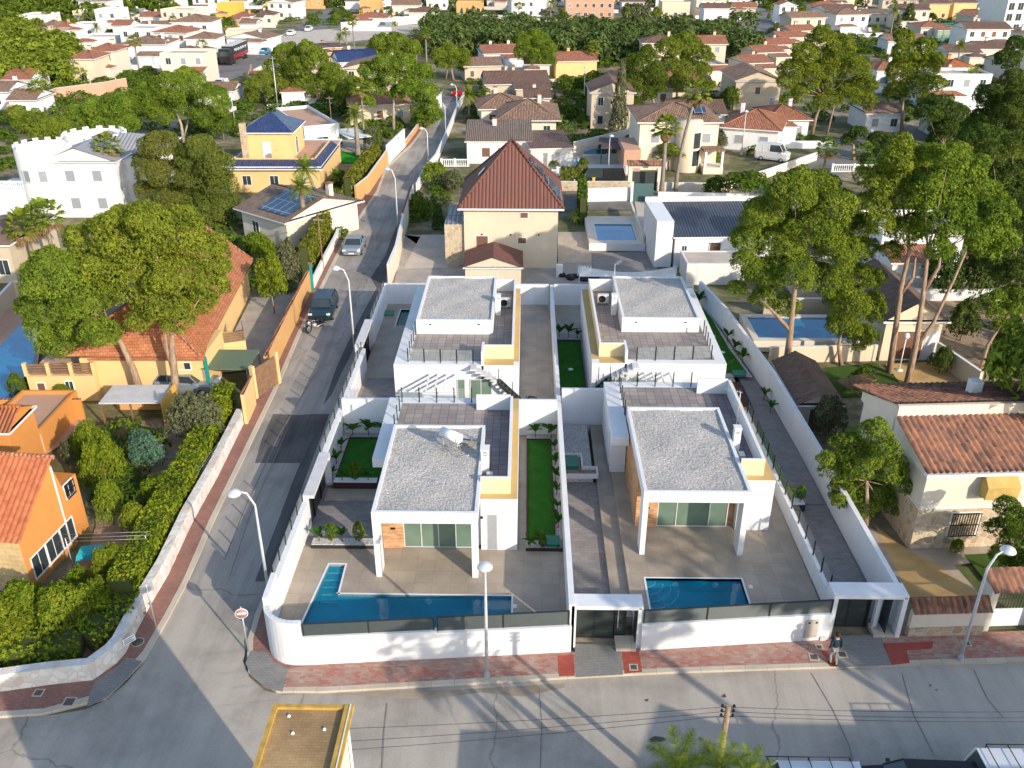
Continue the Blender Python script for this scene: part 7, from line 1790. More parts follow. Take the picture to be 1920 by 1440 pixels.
pole_wall('cream wall and pillars along the back street', [(1048,358),(1180,358)], 1.2, 'stone'); pole_wall('cream wall along the back street by the stair tower', [(1232,358),(1350,360),(1440,332),(1530,300)], 1.1, 'creamlt')
pole_wall('white wall at the near side of the back street', [(1100,378),(1180,376)], 1.6, 'whiteold'); pole_wall('white wall with gates near the clipped box', [(1232,388),(1400,392)], 1.8, 'whiteold')
t = empty('iron_gate', G(1176,356), 0, 'dark panelled gate under a tiled lintel on the back street', 'gate'); bx(t,'leaf','gate',.5,3.6,0,.08,0,2.3); bx(t,'pillar','creamlt',0,.5,-.3,.5,0,2.8); bx(t,'pillar','creamlt',3.6,4.1,-.3,.5,0,2.8); bx(t,'lintel','creamlt',0,4.1,-.3,.5,2.8,3.1); corr_roof('tile_roof',(-.2,-.6,3.1),(4.3,-.6,3.1),(4.3,.6,3.5),(-.2,.6,3.5),.35,.08,'oldterra',t)
t = empty('green_gate', G(1186,378), 0, 'blue green screen gate at the near side of the back street', 'gate'); bx(t,'leaf','slateteal',0,2.4,0,.06,0,2.2); bx(t,'frame','whiteold',-.3,0,-.1,.2,0,2.4)
# bare earth, court, distant street walls
sheet('sports_court', [(60,44),(205,12),(212,26),(120,38)], .05, M['turfbright'])
pole_wall('long cream wall behind the highway verge at the top', [(640,58),(760,46),(870,40),(960,44)], 2.4, 'creamlt'); pole_wall('white wall before the far villas at the top centre', [(960,46),(1045,50)], 2.2, 'whiteold'); pole_wall('salmon wall before the balconied villa at the top', [(1045,50),(1150,58)], 2.2, 'brownwall')
pole_wall('white wall climbing beside the top right street', [(1370,62),(1390,36),(1432,2)], 2.2, 'white'); pole_wall('pale wall winding under the far left houses', [(20,225),(110,190),(200,178),(240,170)], 2.4, 'brownwall')
# ============ far houses
FH = [ # x0,x1,y, depth, h, roof, rh, wall, roofmat, label
(50,82,74,8,3,'hip',1.2,'creamlt','terraold','leftmost of the tiled cottages at the edge of the far left wood'),(84,106,70,8,3,'hip',1.2,'creamlt','terraold','middle tiled cottage at the edge of the far left wood'),(104,132,74,7,3,'hip',1.2,'brownwall','terra','salmon cottage with hip roof beside the white flat house at the far left'),
(134,182,72,9,3.2,'flat',0,'white','zinc','white flat house with grey awning beside the far left cottages'),(152,216,96,9,3,'flat',0,'white','zinc','long white flat roofed house below the grey awning house'),(184,226,58,9,5.6,'flat',0,'white','zinc','tall white cube house behind the long flat one'),
(214,246,70,8,3,'gx',1.2,'white','terra','white cottage with terracotta roof by the slim fan palm'),(236,266,44,8,3,'gx',1.0,'whiteold','zinc','white house with grey roof near the far left hangar'),(266,306,52,8,3,'gx',1.2,'white','terra','white house with blue porch and terracotta roof, far left'),
(328,400,84,10,5.6,'hip',1.6,'white','terraold','large white two storey house with brown hip roof by the highway'),(354,408,112,8,4.6,'hip',1.2,'white','terraold','white house with brown roof beside the lorry'),(232,314,124,10,4.6,'hip',1.4,'white','terraold','white house with dusty hip roof behind the slim fan palm'),
(140,184,160,8,5,'hip',1.2,'cream','terra','cream villa with two tiled roofs, left block, at the wood edge'),(176,222,148,8,5.4,'hip',1.2,'creamlt','terra','cream villa with two tiled roofs, right block, at the wood edge'),(14,62,180,8,2.9,'gx',1.4,'white','terra','white house with steep red tiled roof at the left edge'),
(-20,20,205,8,2.9,'gx',1.2,'white','terraold','white arcade house at the left edge, farther roof'),(24,72,222,7,2.9,'gx',1.2,'white','terraold','white arcade house at the left edge with arched porch'),(340,378,36,8,3,'flat',0,'white','zinc','white flat house with red roof terrace, far left centre'),
(410,448,40,9,5,'flat',0,'yelhouse','yelhouse','bright yellow cube house far up the highway'),(434,472,52,8,3,'hip',1.2,'brownwall','terra','salmon house with red roof right of the yellow cube'),(452,480,66,8,3,'gx',1.0,'white','terraold','white wing below the salmon house'),
(480,514,48,8,3,'hip',1.2,'creamlt','brownroof','brown hip roofed house left of the long yellow building'),(498,556,30,9,3.6,'flat',0,'yelhouse','yelhouse','long strong yellow building with a small tower'),(560,606,14,9,4,'hip',1.2,'ochrewall','terra','salmon house with red roof above the highway trees'),
(676,714,30,8,4.5,'flat',0,'ochrewall','terra','orange block with flat red roof at the top centre'),(668,726,54,8,3,'hip',1.3,'white','terra','white house with red hip roof and white chimney behind the highway wall'),(736,788,34,8,4,'gx',1.3,'creamlt','terraold','cream gable house right of the orange block'),
(768,822,42,8,3,'hip',1.3,'creamlt','brownroof','cream house with grey hip roof above the dirt verge'),(856,906,28,9,3.6,'flat',0,'ochrewall','terraold','orange house behind five cypresses at the top'),(800,840,18,8,4,'gx',1.2,'white','terra','white house with red roof left of the orange house at the top'),
(962,1024,28,9,5,'flat',0,'whiteold','zinc','long pale apartment block at the top centre'),(1060,1150,36,10,5.6,'flat',0,'brownwall','terra','balconied salmon villa at the top with red awnings'),(1150,1180,14,8,4,'gx',1.0,'cream','terra','small cream house right of the balconied villa'),
(1240,1292,36,9,5,'flat',0,'cream','terra','beige villa with arched entrance beyond the thicket'),(1318,1364,48,8,5,'gx',1.2,'white','brownroof','white villa with brown roof and car port beyond the thicket'),(1362,1400,12,8,4,'flat',0,'white','zinc','white flat house at the top by the climbing street'),
(1458,1490,44,7,5.4,'gy',1.2,'white','terra','white chapel like house with arched windows at the top right'),(1496,1546,60,8,3,'hip',1.2,'white','terra','white house with red hip roof and many chimneys, top right'),(1604,1668,46,8,3.2,'gx',1.0,'creamlt','greyroof','cream house with grey roof behind the feathery pine'),
(1738,1776,38,9,5,'gx',1.4,'yellow','brownroof','left yellow terraced house with brown roof at the top right'),(1784,1826,36,9,5,'gx',1.4,'yellow','brownroof','right yellow terraced house with brown roof at the top right'),(1664,1700,20,9,5,'flat',0,'white','zinc','white block behind the terraced houses'),
(1836,1870,22,9,5.4,'flat',0,'whiteold','zinc','pale block with antennas left of the glass fronted flats'),(1560,1600,18,9,4,'hip',1.2,'cream','brownroof','cream house behind the dark tree tops, top right'),(620,660,8,9,3.6,'gx',1.2,'white','terra','white house at the very top beside the highway end'),
(700,740,6,9,3.6,'gx',1.2,'creamlt','terra','cream house at the very top centre left'),(760,800,4,9,3.6,'hip',1.2,'white','terraold','white house at the very top between two orange ones'),(900,950,4,9,4,'hip',1.2,'creamlt','terra','cream house at the very top above the cypresses'),
(1030,1070,8,9,4,'flat',0,'white','zinc','white cube at the very top behind the pale apartments'),(1200,1240,8,9,4,'gx',1.2,'cream','terra','cream house at the very top behind the grey green tree'),(1300,1340,14,9,4,'gx',1.2,'white','terra','white house at the very top left of the climbing street'),
(1690,1730,8,9,5,'flat',0,'white','zinc','white block at the very top right'),(440,490,14,9,4,'gx',1.2,'white','terra','white house at the very top left of the yellow building'),(380,420,16,9,4,'gx',1.2,'creamlt','terra','cream house at the very top by the palms'),
(300,340,24,9,4,'flat',0,'white','zinc','white terrace house above the large white two storey one'),(205,262,6,10,4,'flat',0,'whiteold','zinc','pale sheds beside the green sports field'),(40,90,50,10,3,'flat',0,'whiteold','zinc','low pale hall beside the green sports field'),
]
for x0,x1,y,D_,h_,rf,rh_,wl,rm_,lb in FH: house(lb, (x0,y), (x1,y), 0, D_, h_, rf, rh_, wl, rm_, None, ov=.4, chim=1 if rf != 'flat' else 0)
t, L, D = house('glass fronted flats with orange base at the top right corner', (1876,66), (1960,64), 0, 12, 9, 'flat', 0, 'whiteold', chim=0, wins=[('F',.1+.2*i,1.0+2.9*j,1.8,1.9,'glass') for i in range(4) for j in range(3)]); bx(t,'orange_band','orange',-.05,L,-.06,0,.0,1.0)
# filler houses in the far quarters
FILL = []
rq = random.Random(21); WC = {'white':'white','creamlt':'pale','cream':'cream','whiteold':'off white'}; RC = {'terra':'terracotta','terraold':'dusty brown','brownroof':'dark brown','zinc':'flat grey'}
for zn, x0, x1, y0, y1, n in (('far left village',110,520,24,170,64),('left edge village',-60,20,170,235,6),('top centre village',520,1380,-4,34,70),('top right quarter',1400,1960,-4,80,60),('quarter beyond the right junction',1640,1960,85,230,26),('streets behind the pyramid roof',880,1360,118,285,26),('lots by the highway',420,700,130,235,10)):
    for k in range(n):
        x, y = rq.uniform(x0,x1), rq.uniform(y0,y1); L_ = rq.uniform(7,12); p = G(x,y)
        if abs(y-(165-(x-385)*.62)) < 30 and 300 < x < 620: continue
        if 800 < x < 1415 and 45 < y < 118 and n == 70: continue
        if any((p.x+L_/2-a)**2+(p.y+4-b)**2 < (L_*.62+r_)**2 for a,b,r_ in HP) or abs(x-(830+(197-y)*.6)) < 50 and y > 150: continue
        if 1330 < x < 1500 and abs(x-(1400+(60-y)*.8)) < 34 and y < 130: continue
        wl = rq.choice(list(WC)); rm_ = rq.choice(['terra','terra','terraold','brownroof','zinc']); rk = 'flat' if rm_ == 'zinc' else rq.choice(['hip','gx','gy']); hh_ = rq.choice([2.9,3.0,5.4]); lb = '%s%s house, %s %s roof, %s' % ('tall ' if hh_ > 5 else '', WC[wl], {'flat':'parapeted','hip':'hipped','gx':'ridged','gy':'gabled'}[rk], RC[rm_], zn)
        q = G(x,y)+Vector((L_*math.cos(.2),L_*math.sin(.2)*rq.choice([-1,0,1]),0)); v_ = q-CAM; Zd = v_.dot(_fw); B_ = (960+F_PX*v_.dot(_rt)/Zd, 720-F_PX*v_.dot(_up)/Zd)
        FILL.append((x, house(lb, (x,y), B_, 0, rq.uniform(7,10), hh_, rk, 1.3, wl, rm_, None, ov=.4, chim=0 if rm_ == 'zinc' else 1)[0]))
def dedupe(items):
    by = {}
    for x, o in items: by.setdefault(o['label'], []).append((x, o))
    OR = ['first','second','third','fourth','fifth','sixth','seventh','eighth','ninth','tenth','eleventh','twelfth']
    for lb, L_ in by.items():
        if len(L_) < 2: continue
        L_.sort(key=lambda q: q[0])
        for i, (x, o) in enumerate(L_): o['label'] = '%s, %s from the left' % (lb, OR[i] if i < 12 else str(i+1)+'th'); o['group'] = lb.split(',')[0]
dedupe(FILL)
# tennis cages
def cage(label, x, y, w_, h=3.5):
    g = G(x, y); t = empty('court_fence', g, R(4), label, 'fence'); mb = MB()
    for k in range(int(w_/2)+1): mb.box(k*2-.05,k*2+.05,-.05,.05,0,h)
    for z in (1.0,h/2,h): mb.box(0,w_,-.03,.03,z-.04,z)
    mb.build('posts', M['greenbox'], t); bx(t,'net','railgreen',0,w_,-.01,.01,0,h*.8)
M['railgreen'] = glass('green_mesh', (.05,.25,.18), .8, .3)
cage('green mesh fence of the tennis courts, near one', 1752, 78, 26); cage('green mesh fence of the tennis courts, far one', 1745, 62, 26)
sheet('sports_court', [(1740,80),(1880,78),(1870,55),(1745,58)], .05, M['railgreen2'] if 'railgreen2' in M else M['turf'])
# reed and olive thicket: one mass
rg = np.random.default_rng(5); Bl = []
for k in range(230):
    x = rg.uniform(812,1400); f = rg.random(); y0 = 62 + f*48 + (10 if x > 1000 else 0); 
    if x > 1290 and y0 > 112: y0 = 108
    g = G(x, y0); r = rg.uniform(2.2,4.2); Bl.append((g.x, g.y, rg.uniform(1.2,4.2), r, r, rg.uniform(1.8,3.2)))
o = rawmesh('thicket', tufts(Bl, .85, 1.0, rg), 3, M['thicket'] if 'thicket' in M else M['broad']); tag(o, 'dense green thicket of reeds and olives between the houses and the dirt verge', 'thicket', kind='stuff')
Bl = []
for k in range(170):
    x = rg.uniform(-60,128); y0 = rg.uniform(70,170); 
    if x > 60 and y0 < 95: continue
    g = G(x, y0); r = rg.uniform(2.5,4.6); Bl.append((g.x, g.y, rg.uniform(1.2,3.2), r, r, r*.75))
o = rawmesh('wood', tufts(Bl, .8, 1.0, rg), 3, M['pine']); tag(o, 'mixed wood filling the hillside at the far left', 'wood', kind='stuff')
Bl = []
for k in range(260):
    x = rg.choice([rg.uniform(-80,330), rg.uniform(330,1000), rg.uniform(600,2000)]); y0 = rg.uniform(-6,46 if x < 330 else 16); g = G(x, y0); r = rg.uniform(2.5,5.0); Bl.append((g.x, g.y, rg.uniform(1.0,2.6), r, r, r*.7))
o = rawmesh('wood', tufts(Bl, 1.3, .9, rg), 3, M['broad']); tag(o, 'scattered far tree cover along the top of the view', 'wood', kind='stuff')
# ground cover in the neighbouring gardens
rg = np.random.default_rng(9); Bl = []
for (x0,x1,y0,y1,n) in ((1400,1960,150,300,120),(1850,1990,300,760,50),(430,820,150,300,60),(60,420,150,320,80),(1380,1960,60,140,90),(560,640,280,470,26),(250,440,330,450,20),(760,860,300,440,14),(1650,1960,300,470,40),(120,480,15,170,260),(880,1360,115,290,170),(430,820,120,260,120),(1400,1960,0,120,200),(480,960,0,50,120),(-60,120,170,330,60),(180,340,815,960,14),(420,560,430,560,16)):
    for k in range(n):
        x, y = rg.uniform(x0,x1), rg.uniform(y0,y1); g = G(x, y); r = rg.uniform(.6,1.5) if y > 250 else rg.uniform(1.0,2.2)
        bl = True
        if 640 < x and x < 880 and abs((x-(357+(1085-y)*.54))) < 60: bl = False
        if 1530 < x < 1800 and 232 < y < 330: bl = False
        if 310 < x < 530 and 85 < y < 185: bl = False
        if bl: Bl.append((g.x, g.y, .3, r, r, r*.55))
o = rawmesh('undergrowth', tufts(Bl, .38, .9, rg), 3, M['broad']); tag(o, 'low garden undergrowth between the houses', 'undergrowth', kind='stuff')
o = None
rg = random.Random(4)
TF = []
ZN = [('by the far white houses, upper left', 130, 470, 10, 150, 90),('along the top centre houses', 480, 960, 0, 44, 70),('around the top right houses', 1440, 1900, 0, 85, 90),('beyond the thicket', 960, 1380, 0, 44, 50),('by the right hand houses', 1640, 1940, 90, 240, 60),('among the middle distance houses', 880, 1360, 115, 290, 70)]
for lb, x0, x1, y0, y1, n in ZN:
    for k in range(n):
        x, y = rg.uniform(x0,x1), rg.uniform(y0,y1)
        if 380 < x < 620 and abs(y-(165-(x-385)*.62)) < 26: continue
        p = G(x,y)
        if any((p.x-a)**2+(p.y-b)**2 < (r_*1.05)**2 for a,b,r_ in HP): continue
        if abs(x-(830+(197-y)*.6)) < 40 and y > 150: continue
        kd = rg.choice(['bush','bush','round','cypress']); w_ = rg.uniform(10,24) if kd != 'cypress' else 8
        lf = rg.choice(['broad','pine','olive','pinedk']); TF.append((x, tree(kd, '%s %s %s' % ({'broad':'leafy green','pine':'bright green','olive':'grey green','pinedk':'dark'}[lf], {'bush':'bush','round':'round tree','cypress':'narrow cypress'}[kd], lb), x, y, w_, y-w_*rg.uniform(.6,.9)*(1.6 if kd == 'cypress' else 1), lf, s=.55)))
for x in (866,876,886,896,906): TF.append((x, tree('cypress', 'dark cypress before the far orange house', x, 31, 7, 14, 'pinedk', s=.6)))
dedupe(TF)
tree('bush', 'large grey green tree at the top right of the salmon villa', 1190, 46, 56, 2, 'olive', s=.6); tree('round', 'yellow autumn tree by the beige arched villa', 1230, 46, 22, 12, 'hedge', s=.6)
tree('cypress','tall dark cypress left of the yellow terraced houses',1700,56,26,4,'pinedk',s=.6); tree('cypress','second tall dark cypress left of the yellow terraced houses',1725,54,20,14,'pinedk',s=.6); tree('cypress','grey tall cypress behind the feathery pine top',1678,70,24,26,'olive',s=.6); tree('round','umbrella shaped pine behind the top right houses',1572,48,46,8,'pine',s=.6)

PF = []
for k in range(34):
    zx = rg.choice([(130,480,40,150),(880,1350,120,240),(1440,1900,30,110),(600,960,20,60)]); x, y = rg.uniform(zx[0],zx[1]), rg.uniform(zx[2],zx[3]); p = G(x,y)
    if any((p.x-a)**2+(p.y-b)**2 < (r_)**2 for a,b,r_ in HP): continue
    hh = rg.uniform(20,38)*(y+60)/150; PF.append((x, palm(rg.choice(['fan','date']), 'palm ' + {130:'in the far left village',880:'among the middle distance houses',1440:'among the top right houses',600:'near the dirt verge'}[zx[0]], x, y, y-hh*.8, hh*.75, tr=.2)))
dedupe(PF)
# ============ vehicles
def carpaint(name, c): return plain(name, c, .25, .25, .6, .03)
M['cardark'] = carpaint('dark_blue_paint', (.015,.035,.05)); M['carsilver'] = carpaint('silver_paint', (.24,.29,.33)); M['carwhite'] = carpaint('white_paint', (.75,.76,.77)); M['carred'] = carpaint('red_paint', (.4,.01,.015)); M['carblack'] = carpaint('black_paint', (.02,.02,.02)); M['carblue'] = carpaint('blue_paint', (.03,.22,.4)); M['rubber'] = plain('tyre_rubber', (.02,.02,.02), .9); M['headlamp'] = plain('headlamp_glass', (.6,.62,.62), .15, 0, .8); M['tail'] = plain('tail_lamp', (.35,.01,.01), .3)
def car(name, label, loc, rz, L=4.3, W=1.8, H=1.45, paint='carsilver', kind='sedan', wx=1.0, cat='car', group=None, parts=True):
    t = empty(name, loc, rz, label, cat, group); t.scale = (1,1,1)
    belt = H*.60; hood = belt-.02
    P = {'sedan': ((.0,.42),(.04,.60),(.27,.66),(.30,.68),(.80,.70),(.97,.66),(1.0,.46)), 'suv': ((.0,.45),(.03,.62),(.24,.66),(.27,.68),(.96,.70),(1.0,.66),(1.0,.5)), 'van': ((.0,.42),(.03,.52),(.17,.58),(.2,.6),(.96,.62),(1.0,.6),(1.0,.5))}[kind]
    C_ = {'sedan': (.25,.40,.68,.86), 'suv': (.24,.37,.90,.985), 'van': (.14,.27,.95,1.0)}[kind]
    hw = W/2; vs = []; fs = []
    for i, (f, z) in enumerate(P):
        x = (f-.5)*L; k = .80 if f in (0,) else (.93 if f < .05 or f > .98 else 1); zb = .22 if .02 < f < .98 else .3
        for sx in (-1,1): vs += [(x,sx*hw*k*.92,zb),(x,sx*hw*k,zb+.25),(x,sx*hw*k*.985,z*H-.12),(x,sx*hw*k*.88,z*H)]
    n = len(P)
    for i in range(n-1):
        a, b = i*8, (i+1)*8
        for j in range(3): fs += [(a+j+1,b+j+1,b+j,a+j),(a+4+j,b+4+j,b+5+j,a+5+j)]
        fs += [(a+7,b+7,b+3,a+3),(a,b,b+4,a+4)]
    fs += [(0,4,5,1),(1,5,6,2),(2,6,7,3)]; q = (n-1)*8; fs += [(q+1,q+5,q+4,q),(q+2,q+6,q+5,q+1),(q+3,q+7,q+6,q+2)]
    mb = MB(); mb.add(vs, fs, False); body = mb.build('body', M[paint], t, .05)
    a, b, c, d = [(f-.5)*L for f in C_]; zb = .66*H if kind != 'van' else .58*H; w0, w1 = hw*.90, hw*(.74 if kind != 'van' else .86)
    if kind == 'van': w0 = hw*.95
    g_ = MB(); g_.add([(a,-w0,zb),(a,w0,zb),(d,w0,zb),(d,-w0,zb),(b,-w1,H-.03),(b,w1,H-.03),(c,w1,H-.03),(c,-w1,H-.03)], [(0,4,5,1),(1,5,6,2),(2,6,7,3),(3,7,4,0)]); g_.build('windows', M['glasspane'], t)
    r = MB(); r.box(b-.03,c+.03,-w1-.01,w1+.01,H-.05,H); 
    r.bar((a,-w0,zb),(b,-w1,H-.03),.07); r.bar((a,w0,zb),(b,w1,H-.03),.07); r.bar((d,-w0,zb),(c,-w1,H-.03),.09); r.bar((d,w0,zb),(c,w1,H-.03),.09)
    for f in ((.5,) if kind == 'sedan' else (.45,.72)):
        xm = b+(c-b)*f
        for s in (-1,1): r.bar((xm,s*w0,zb),(xm,s*w1,H-.03),.08)
    if kind == 'van': 
        for s in (-1,1): r.add([(b+(c-b)*.42,s*(w0+.006),zb),(d,s*(w0+.006),zb),(c,s*(w1+.006),H-.03),(b+(c-b)*.42,s*(w1+.006),H-.03)], [(0,1,2,3) if s < 0 else (3,2,1,0)])
    r.build('roof', M[paint], t, .02)
    wr = .30 if L < 5 else .36
    for x in (-L*.31, L*.29):
        for s in (-1,1):
            w_ = MB(); w_.lathe([(wr*.62,-.1),(wr*.95,-.11),(wr,-.07),(wr,.07),(wr*.95,.11),(wr*.62,.1)], 18); o = w_.build('wheel', M['rubber'], t); o.location = (x,s*(hw-.09),wr); o.rotation_euler = (R(90),0,0)
            MB().lathe([(wr*.62,-.09),(wr*.5,-.105),(0,-.09),(0,.09),(wr*.5,.105),(wr*.62,.09)], 12).build('rim', M['steel'], o)
    if parts:
        for s in (-1,1):
            MB().box(-L/2-.01,-L/2+.14,s*hw*.76-.16,s*hw*.76+.16,P[1][1]*H-.24,P[1][1]*H-.08).build('headlight', M['headlamp'], t, .02)
            MB().box(L/2-.08,L/2+.02,s*hw*.8-.12,s*hw*.8+.12,.5*H,.6*H).build('tail_light', M['tail'], t, .02)
            MB().box(a+.15,a+.3,s*(w0+.02),s*(w0+.2),zb,zb+.13).build('mirror', M[paint], t, .02)
        MB().box(-L/2-.015,-L/2+.02,-.26,.26,.36,.47).build('number_plate', M['tankwhite'], t); MB().box(-L/2+.01,-L/2+.05,-.42,.42,.52,.66).build('grille', M['black'], t)
    return t
def heading(a, b): a, b = G(*a), G(*b); return math.atan2(b.y-a.y, b.x-a.x)
hd = heading((560,690),(655,470))
p = G(695,452); 
def carat(x, y): return G(x, y, 0)
# front of the car points along -x local, so rotate it to face down the street
car('parked_car','silver saloon car parked nose down the side street', G(665,470)+Vector((0,0,.01)), heading((650,500),(695,400)), 4.3, 1.95, 1.45, 'carsilver', 'sedan')
car('parked_car','dark blue green estate car parked behind the motorcycle', G(608,588), heading((590,640),(640,520)), 4.4, 1.98, 1.6, 'cardark', 'suv')
car('parked_car','small red car at the far end of the side street', G(868,180), R(4), 4.3, 1.9, 1.5, 'carred', 'suv')
car('parked_car','silver estate car under the green carport', G(355,732), R(175), 4.3, 1.9, 1.5, 'carsilver', 'suv')
t = car('camper_van','white camper van parked before the orange roofed wing', G(1447,300), R(-28)+math.pi, 4.6, 1.9, 2.3, 'carwhite', 'van', cat='van')
bx(t,'rear_window','glasspane',.3,1.1,-.93,-.90,1.45,1.85)
t = car('delivery_van','dark brown delivery van with a small yellow shield behind the white balustrade', G(1122,352), R(2), 6.4, 2.2, 2.7, 'carblack', 'van', cat='van')
MB().add([(-.9,-1.13,1.2),(-.6,-1.13,1.2),(-.55,-1.13,1.6),(-.95,-1.13,1.6),(-.75,-1.13,1.05)], [(4,1,2,3,0)]).build('shield_emblem', M['yelhouse'], t)
def roof_rack(t, L, W, H, n=5):
    mb = MB()
    for k in range(n): x = -L*.28+L*.7*k/(n-1)-.2; mb.tube([(x,-W*.46,H+.14),(x,W*.46,H+.14)], .02, 5)
    for s in (-1,1):
        mb.tube([(-L*.3-.2,s*W*.45,H+.16),(L*.42-.2,s*W*.45,H+.16)], .02, 5)
        for k in range(3): x = -L*.28+L*.7*k/2-.2; mb.tube([(x,s*W*.44,H-.02),(x,s*W*.45,H+.15)], .02, 4)
    mb.build('roof_rack', M['black'], t)
c = G(1508,1420,1.85); t = car('parked_van','white van with a roof rack at the bottom edge, left of the black car', (c.x,c.y-.95,0), R(0), 4.4, 1.85, 1.85, 'carwhite', 'van', cat='van'); roof_rack(t, 4.4, 1.85, 1.85)
c = G(1722,1414,1.6); car('parked_car','glossy black car between the two white vans at the bottom edge', (c.x,c.y-.95,0), R(-2), 5.0, 1.95, 1.6, 'carblack', 'suv')
c = G(1920,1396,2.0); t = car('parked_van','white van with roof rack and round blue emblem at the bottom right corner', (c.x+.2,c.y-1.0,0), R(180), 4.6, 1.9, 2.0, 'carwhite', 'van', cat='van'); roof_rack(t, 4.6, 1.9, 2.0)
o = MB().lathe([(.12,0),(.17,0),(.17,.01),(.12,.01)], 16).build('round_emblem', M['carblue'], t); o.location = (2.33,0,1.3); o.rotation_euler = (0,R(90),0)
# highway traffic
for i, (x, y, pt, k, lb) in enumerate([(402,121,'cardark','suv','dark car just in front of the lorry'),(547,66,'carwhite','suv','white car going up the highway, nearer one'),(579,58,'carwhite','sedan','white car going up the highway, farther one'),(482,98,'carwhite','sedan','white car on the highway beside the fence end'),(498,101,'carblue','sedan','light blue car on the highway'),(417,161,'carwhite','suv','white car on the highway at its lower left end'),(722,54,'carsilver','van','silver van parked by the dirt verge gate'),(1378,52,'cardark','sedan','dark car parked low on the climbing street'),(1390,76,'carblack','sedan','black car parked near the thicket end of the climbing street'),(640,22,'carblue','suv','blue car far up the highway'),(490,44,'carwhite','suv','white car in the far yard beside the highway'),(1750,30,'carwhite','sedan','white car by the terraced houses')]):
    car('far_car', lb, G(x,y), heading((400,140),(520,85))+ (math.pi if i % 2 else 0) if i not in (6,) else R(3), 4.3, 1.85, 1.5 if k != 'van' else 2.0, pt, k, parts=False)
t = empty('lorry', G(438,116), heading((400,128),(470,96)), 'lorry with dark trailer and red lower band on the highway', 'lorry')
bx(t,'trailer','anthracite',-3.5,8.5,-1.3,1.3,1.1,3.9); bx(t,'red_band','carred',-3.4,8.4,-1.33,-1.3,1.1,1.9); bx(t,'trailer_roof','greytop',-3.45,8.45,-1.25,1.25,3.9,3.95); bx(t,'cab','carblack',-6.2,-3.9,-1.25,1.25,.6,3.6); bx(t,'windscreen','glasspane',-6.23,-6.2,-1.1,1.1,2.0,3.1)
mb = MB(); pts = [(-2.4+.45*k, -1.36, 2.9+.35*math.sin(k*1.9)) for k in range(22)]; mb.tube(pts, .09, 4); mb.build('pale_script', M['tankwhite'], t)
for x in (-5.4,-3.0,5.5,6.7): 
    for s in (-1,1): o = MB().lathe([(0,-.15),(.5,-.15),(.5,.15),(0,.15)], 12).build('wheel', M['rubber'], t); o.location = (x,s*1.15,.5); o.rotation_euler = (R(90),0,0)
# motorcycle
c = G(591,618); t = empty('motorcycle', c, heading((572,622),(606,604)), 'black and chrome cruiser motorcycle parked by the ochre wall', 'motorcycle')
for x in (-.78,.78):
    o = MB().lathe([(.24,-.07),(.33,-.08),(.36,0),(.33,.08),(.24,.07)], 18).build('wheel', M['rubber'], t); o.location = (x,0,.36); o.rotation_euler = (R(90),0,0); MB().lathe([(.24,-.03),(0,-.05),(0,.05),(.24,.03)], 10).build('rim', M['steel'], o)
mb = MB(); mb.tube([(-.55,0,.75),(-.2,0,.88),(.15,0,.80)], [.1,.19,.1], 10); mb.build('fuel_tank', M['carblack'], t)
mb = MB(); mb.tube([(.1,0,.72),(.45,0,.70),(.75,0,.80)], [.13,.16,.08], 8); mb.build('seat', M['black'], t)
mb = MB(); mb.lathe([(.0,.3),(.2,.32),(.22,.5),(.12,.62),(0,.64)], 10, (-.05,0,0)); mb.tube([(0,-.2,.3),(.8,-.22,.32)], .05, 8); mb.tube([(0,.2,.3),(.8,.22,.32)], .05, 8); mb.build('engine', M['steel'], t)
mb = MB(); mb.tube([(-.78,-.09,.36),(-.55,-.09,.95)], .025, 6); mb.tube([(-.78,.09,.36),(-.55,.09,.95)], .025, 6); mb.tube([(-.35,-.42,1.0),(-.5,0,1.02),(-.35,.42,1.0)], .02, 6); mb.build('fork_and_bars', M['steel'], t)
MB().lathe([(0,-.08),(.1,-.05),(.1,.05),(0,.06)], 10, (-.68,0,.88)).build('headlight', M['headlamp'], t)
for s in (-1,1): bx(t,'saddlebag','black',.45,.85,s*.16,s*.34,.4,.68)
# ============ street lamps
def lamp(label, x, y, topy, arm=(0,0), z=.12, group='street lamps', style='disc', hh=None):
    g = G(x, y, z); h = topz(x, y, topy, z) if hh is None else hh; t = empty('street_lamp', g, 0, label, 'street lamp', group)
    a = Vector((arm[0],arm[1],0)); pts = [(0,0,0),(0,0,h*.55),(0,0,h*.86),tuple(Vector((0,0,h*.97))+a*.35),tuple(Vector((0,0,h))+a*.8)]
    MB().tube(pts, [.085,.07,.055,.045,.04], 10).build('pole', M['lamp'], t); MB().lathe([(.16,0),(.16,.05),(.1,.3),(.07,.4)], 10).build('base_sleeve', M['steel'], t)
    c = Vector((0,0,h-.02))+a; o = MB().lathe([(0,.16),(.1,.15),(.26,.05),(.33,-.05),(.33,-.09),(.0,-.09)], 18).build('lamp_head', M['lamp'], t); o.location = c; MB().lathe([(.28,-.09),(.2,-.16),(0,-.19)], 14).build('lens', M['headlamp'], o)
    if not arm[0] and not arm[1]: pass
    return t
lamp('street lamp with conical head standing before the L-shaped pool wall', 913, 1268, 1060)
lamp('street lamp with curved arm over the side street, nearest the corner', 507, 1130, 915, (-.75,-.35), z=0)
lamp('street lamp with arm in front of the dark estate car', 667, 678, 500, (-.8,-.2))
lamp('street lamp with oval blue head at the right by the tiled gate wall', 1800, 1236, 1036, (.8,.25))
lamp('street lamp on the side street beside the pyramid roof house wall', 747, 440, 316, (-.8,0)); lamp('street lamp at the bend of the side street, third from its far end', 803, 300, 240, (-.8,0)); lamp('street lamp second from the far end of the side street', 836, 257, 192, (-.8,0)); lamp('street lamp at the far end of the side street near the red car', 857, 208, 158, (-.8,0))
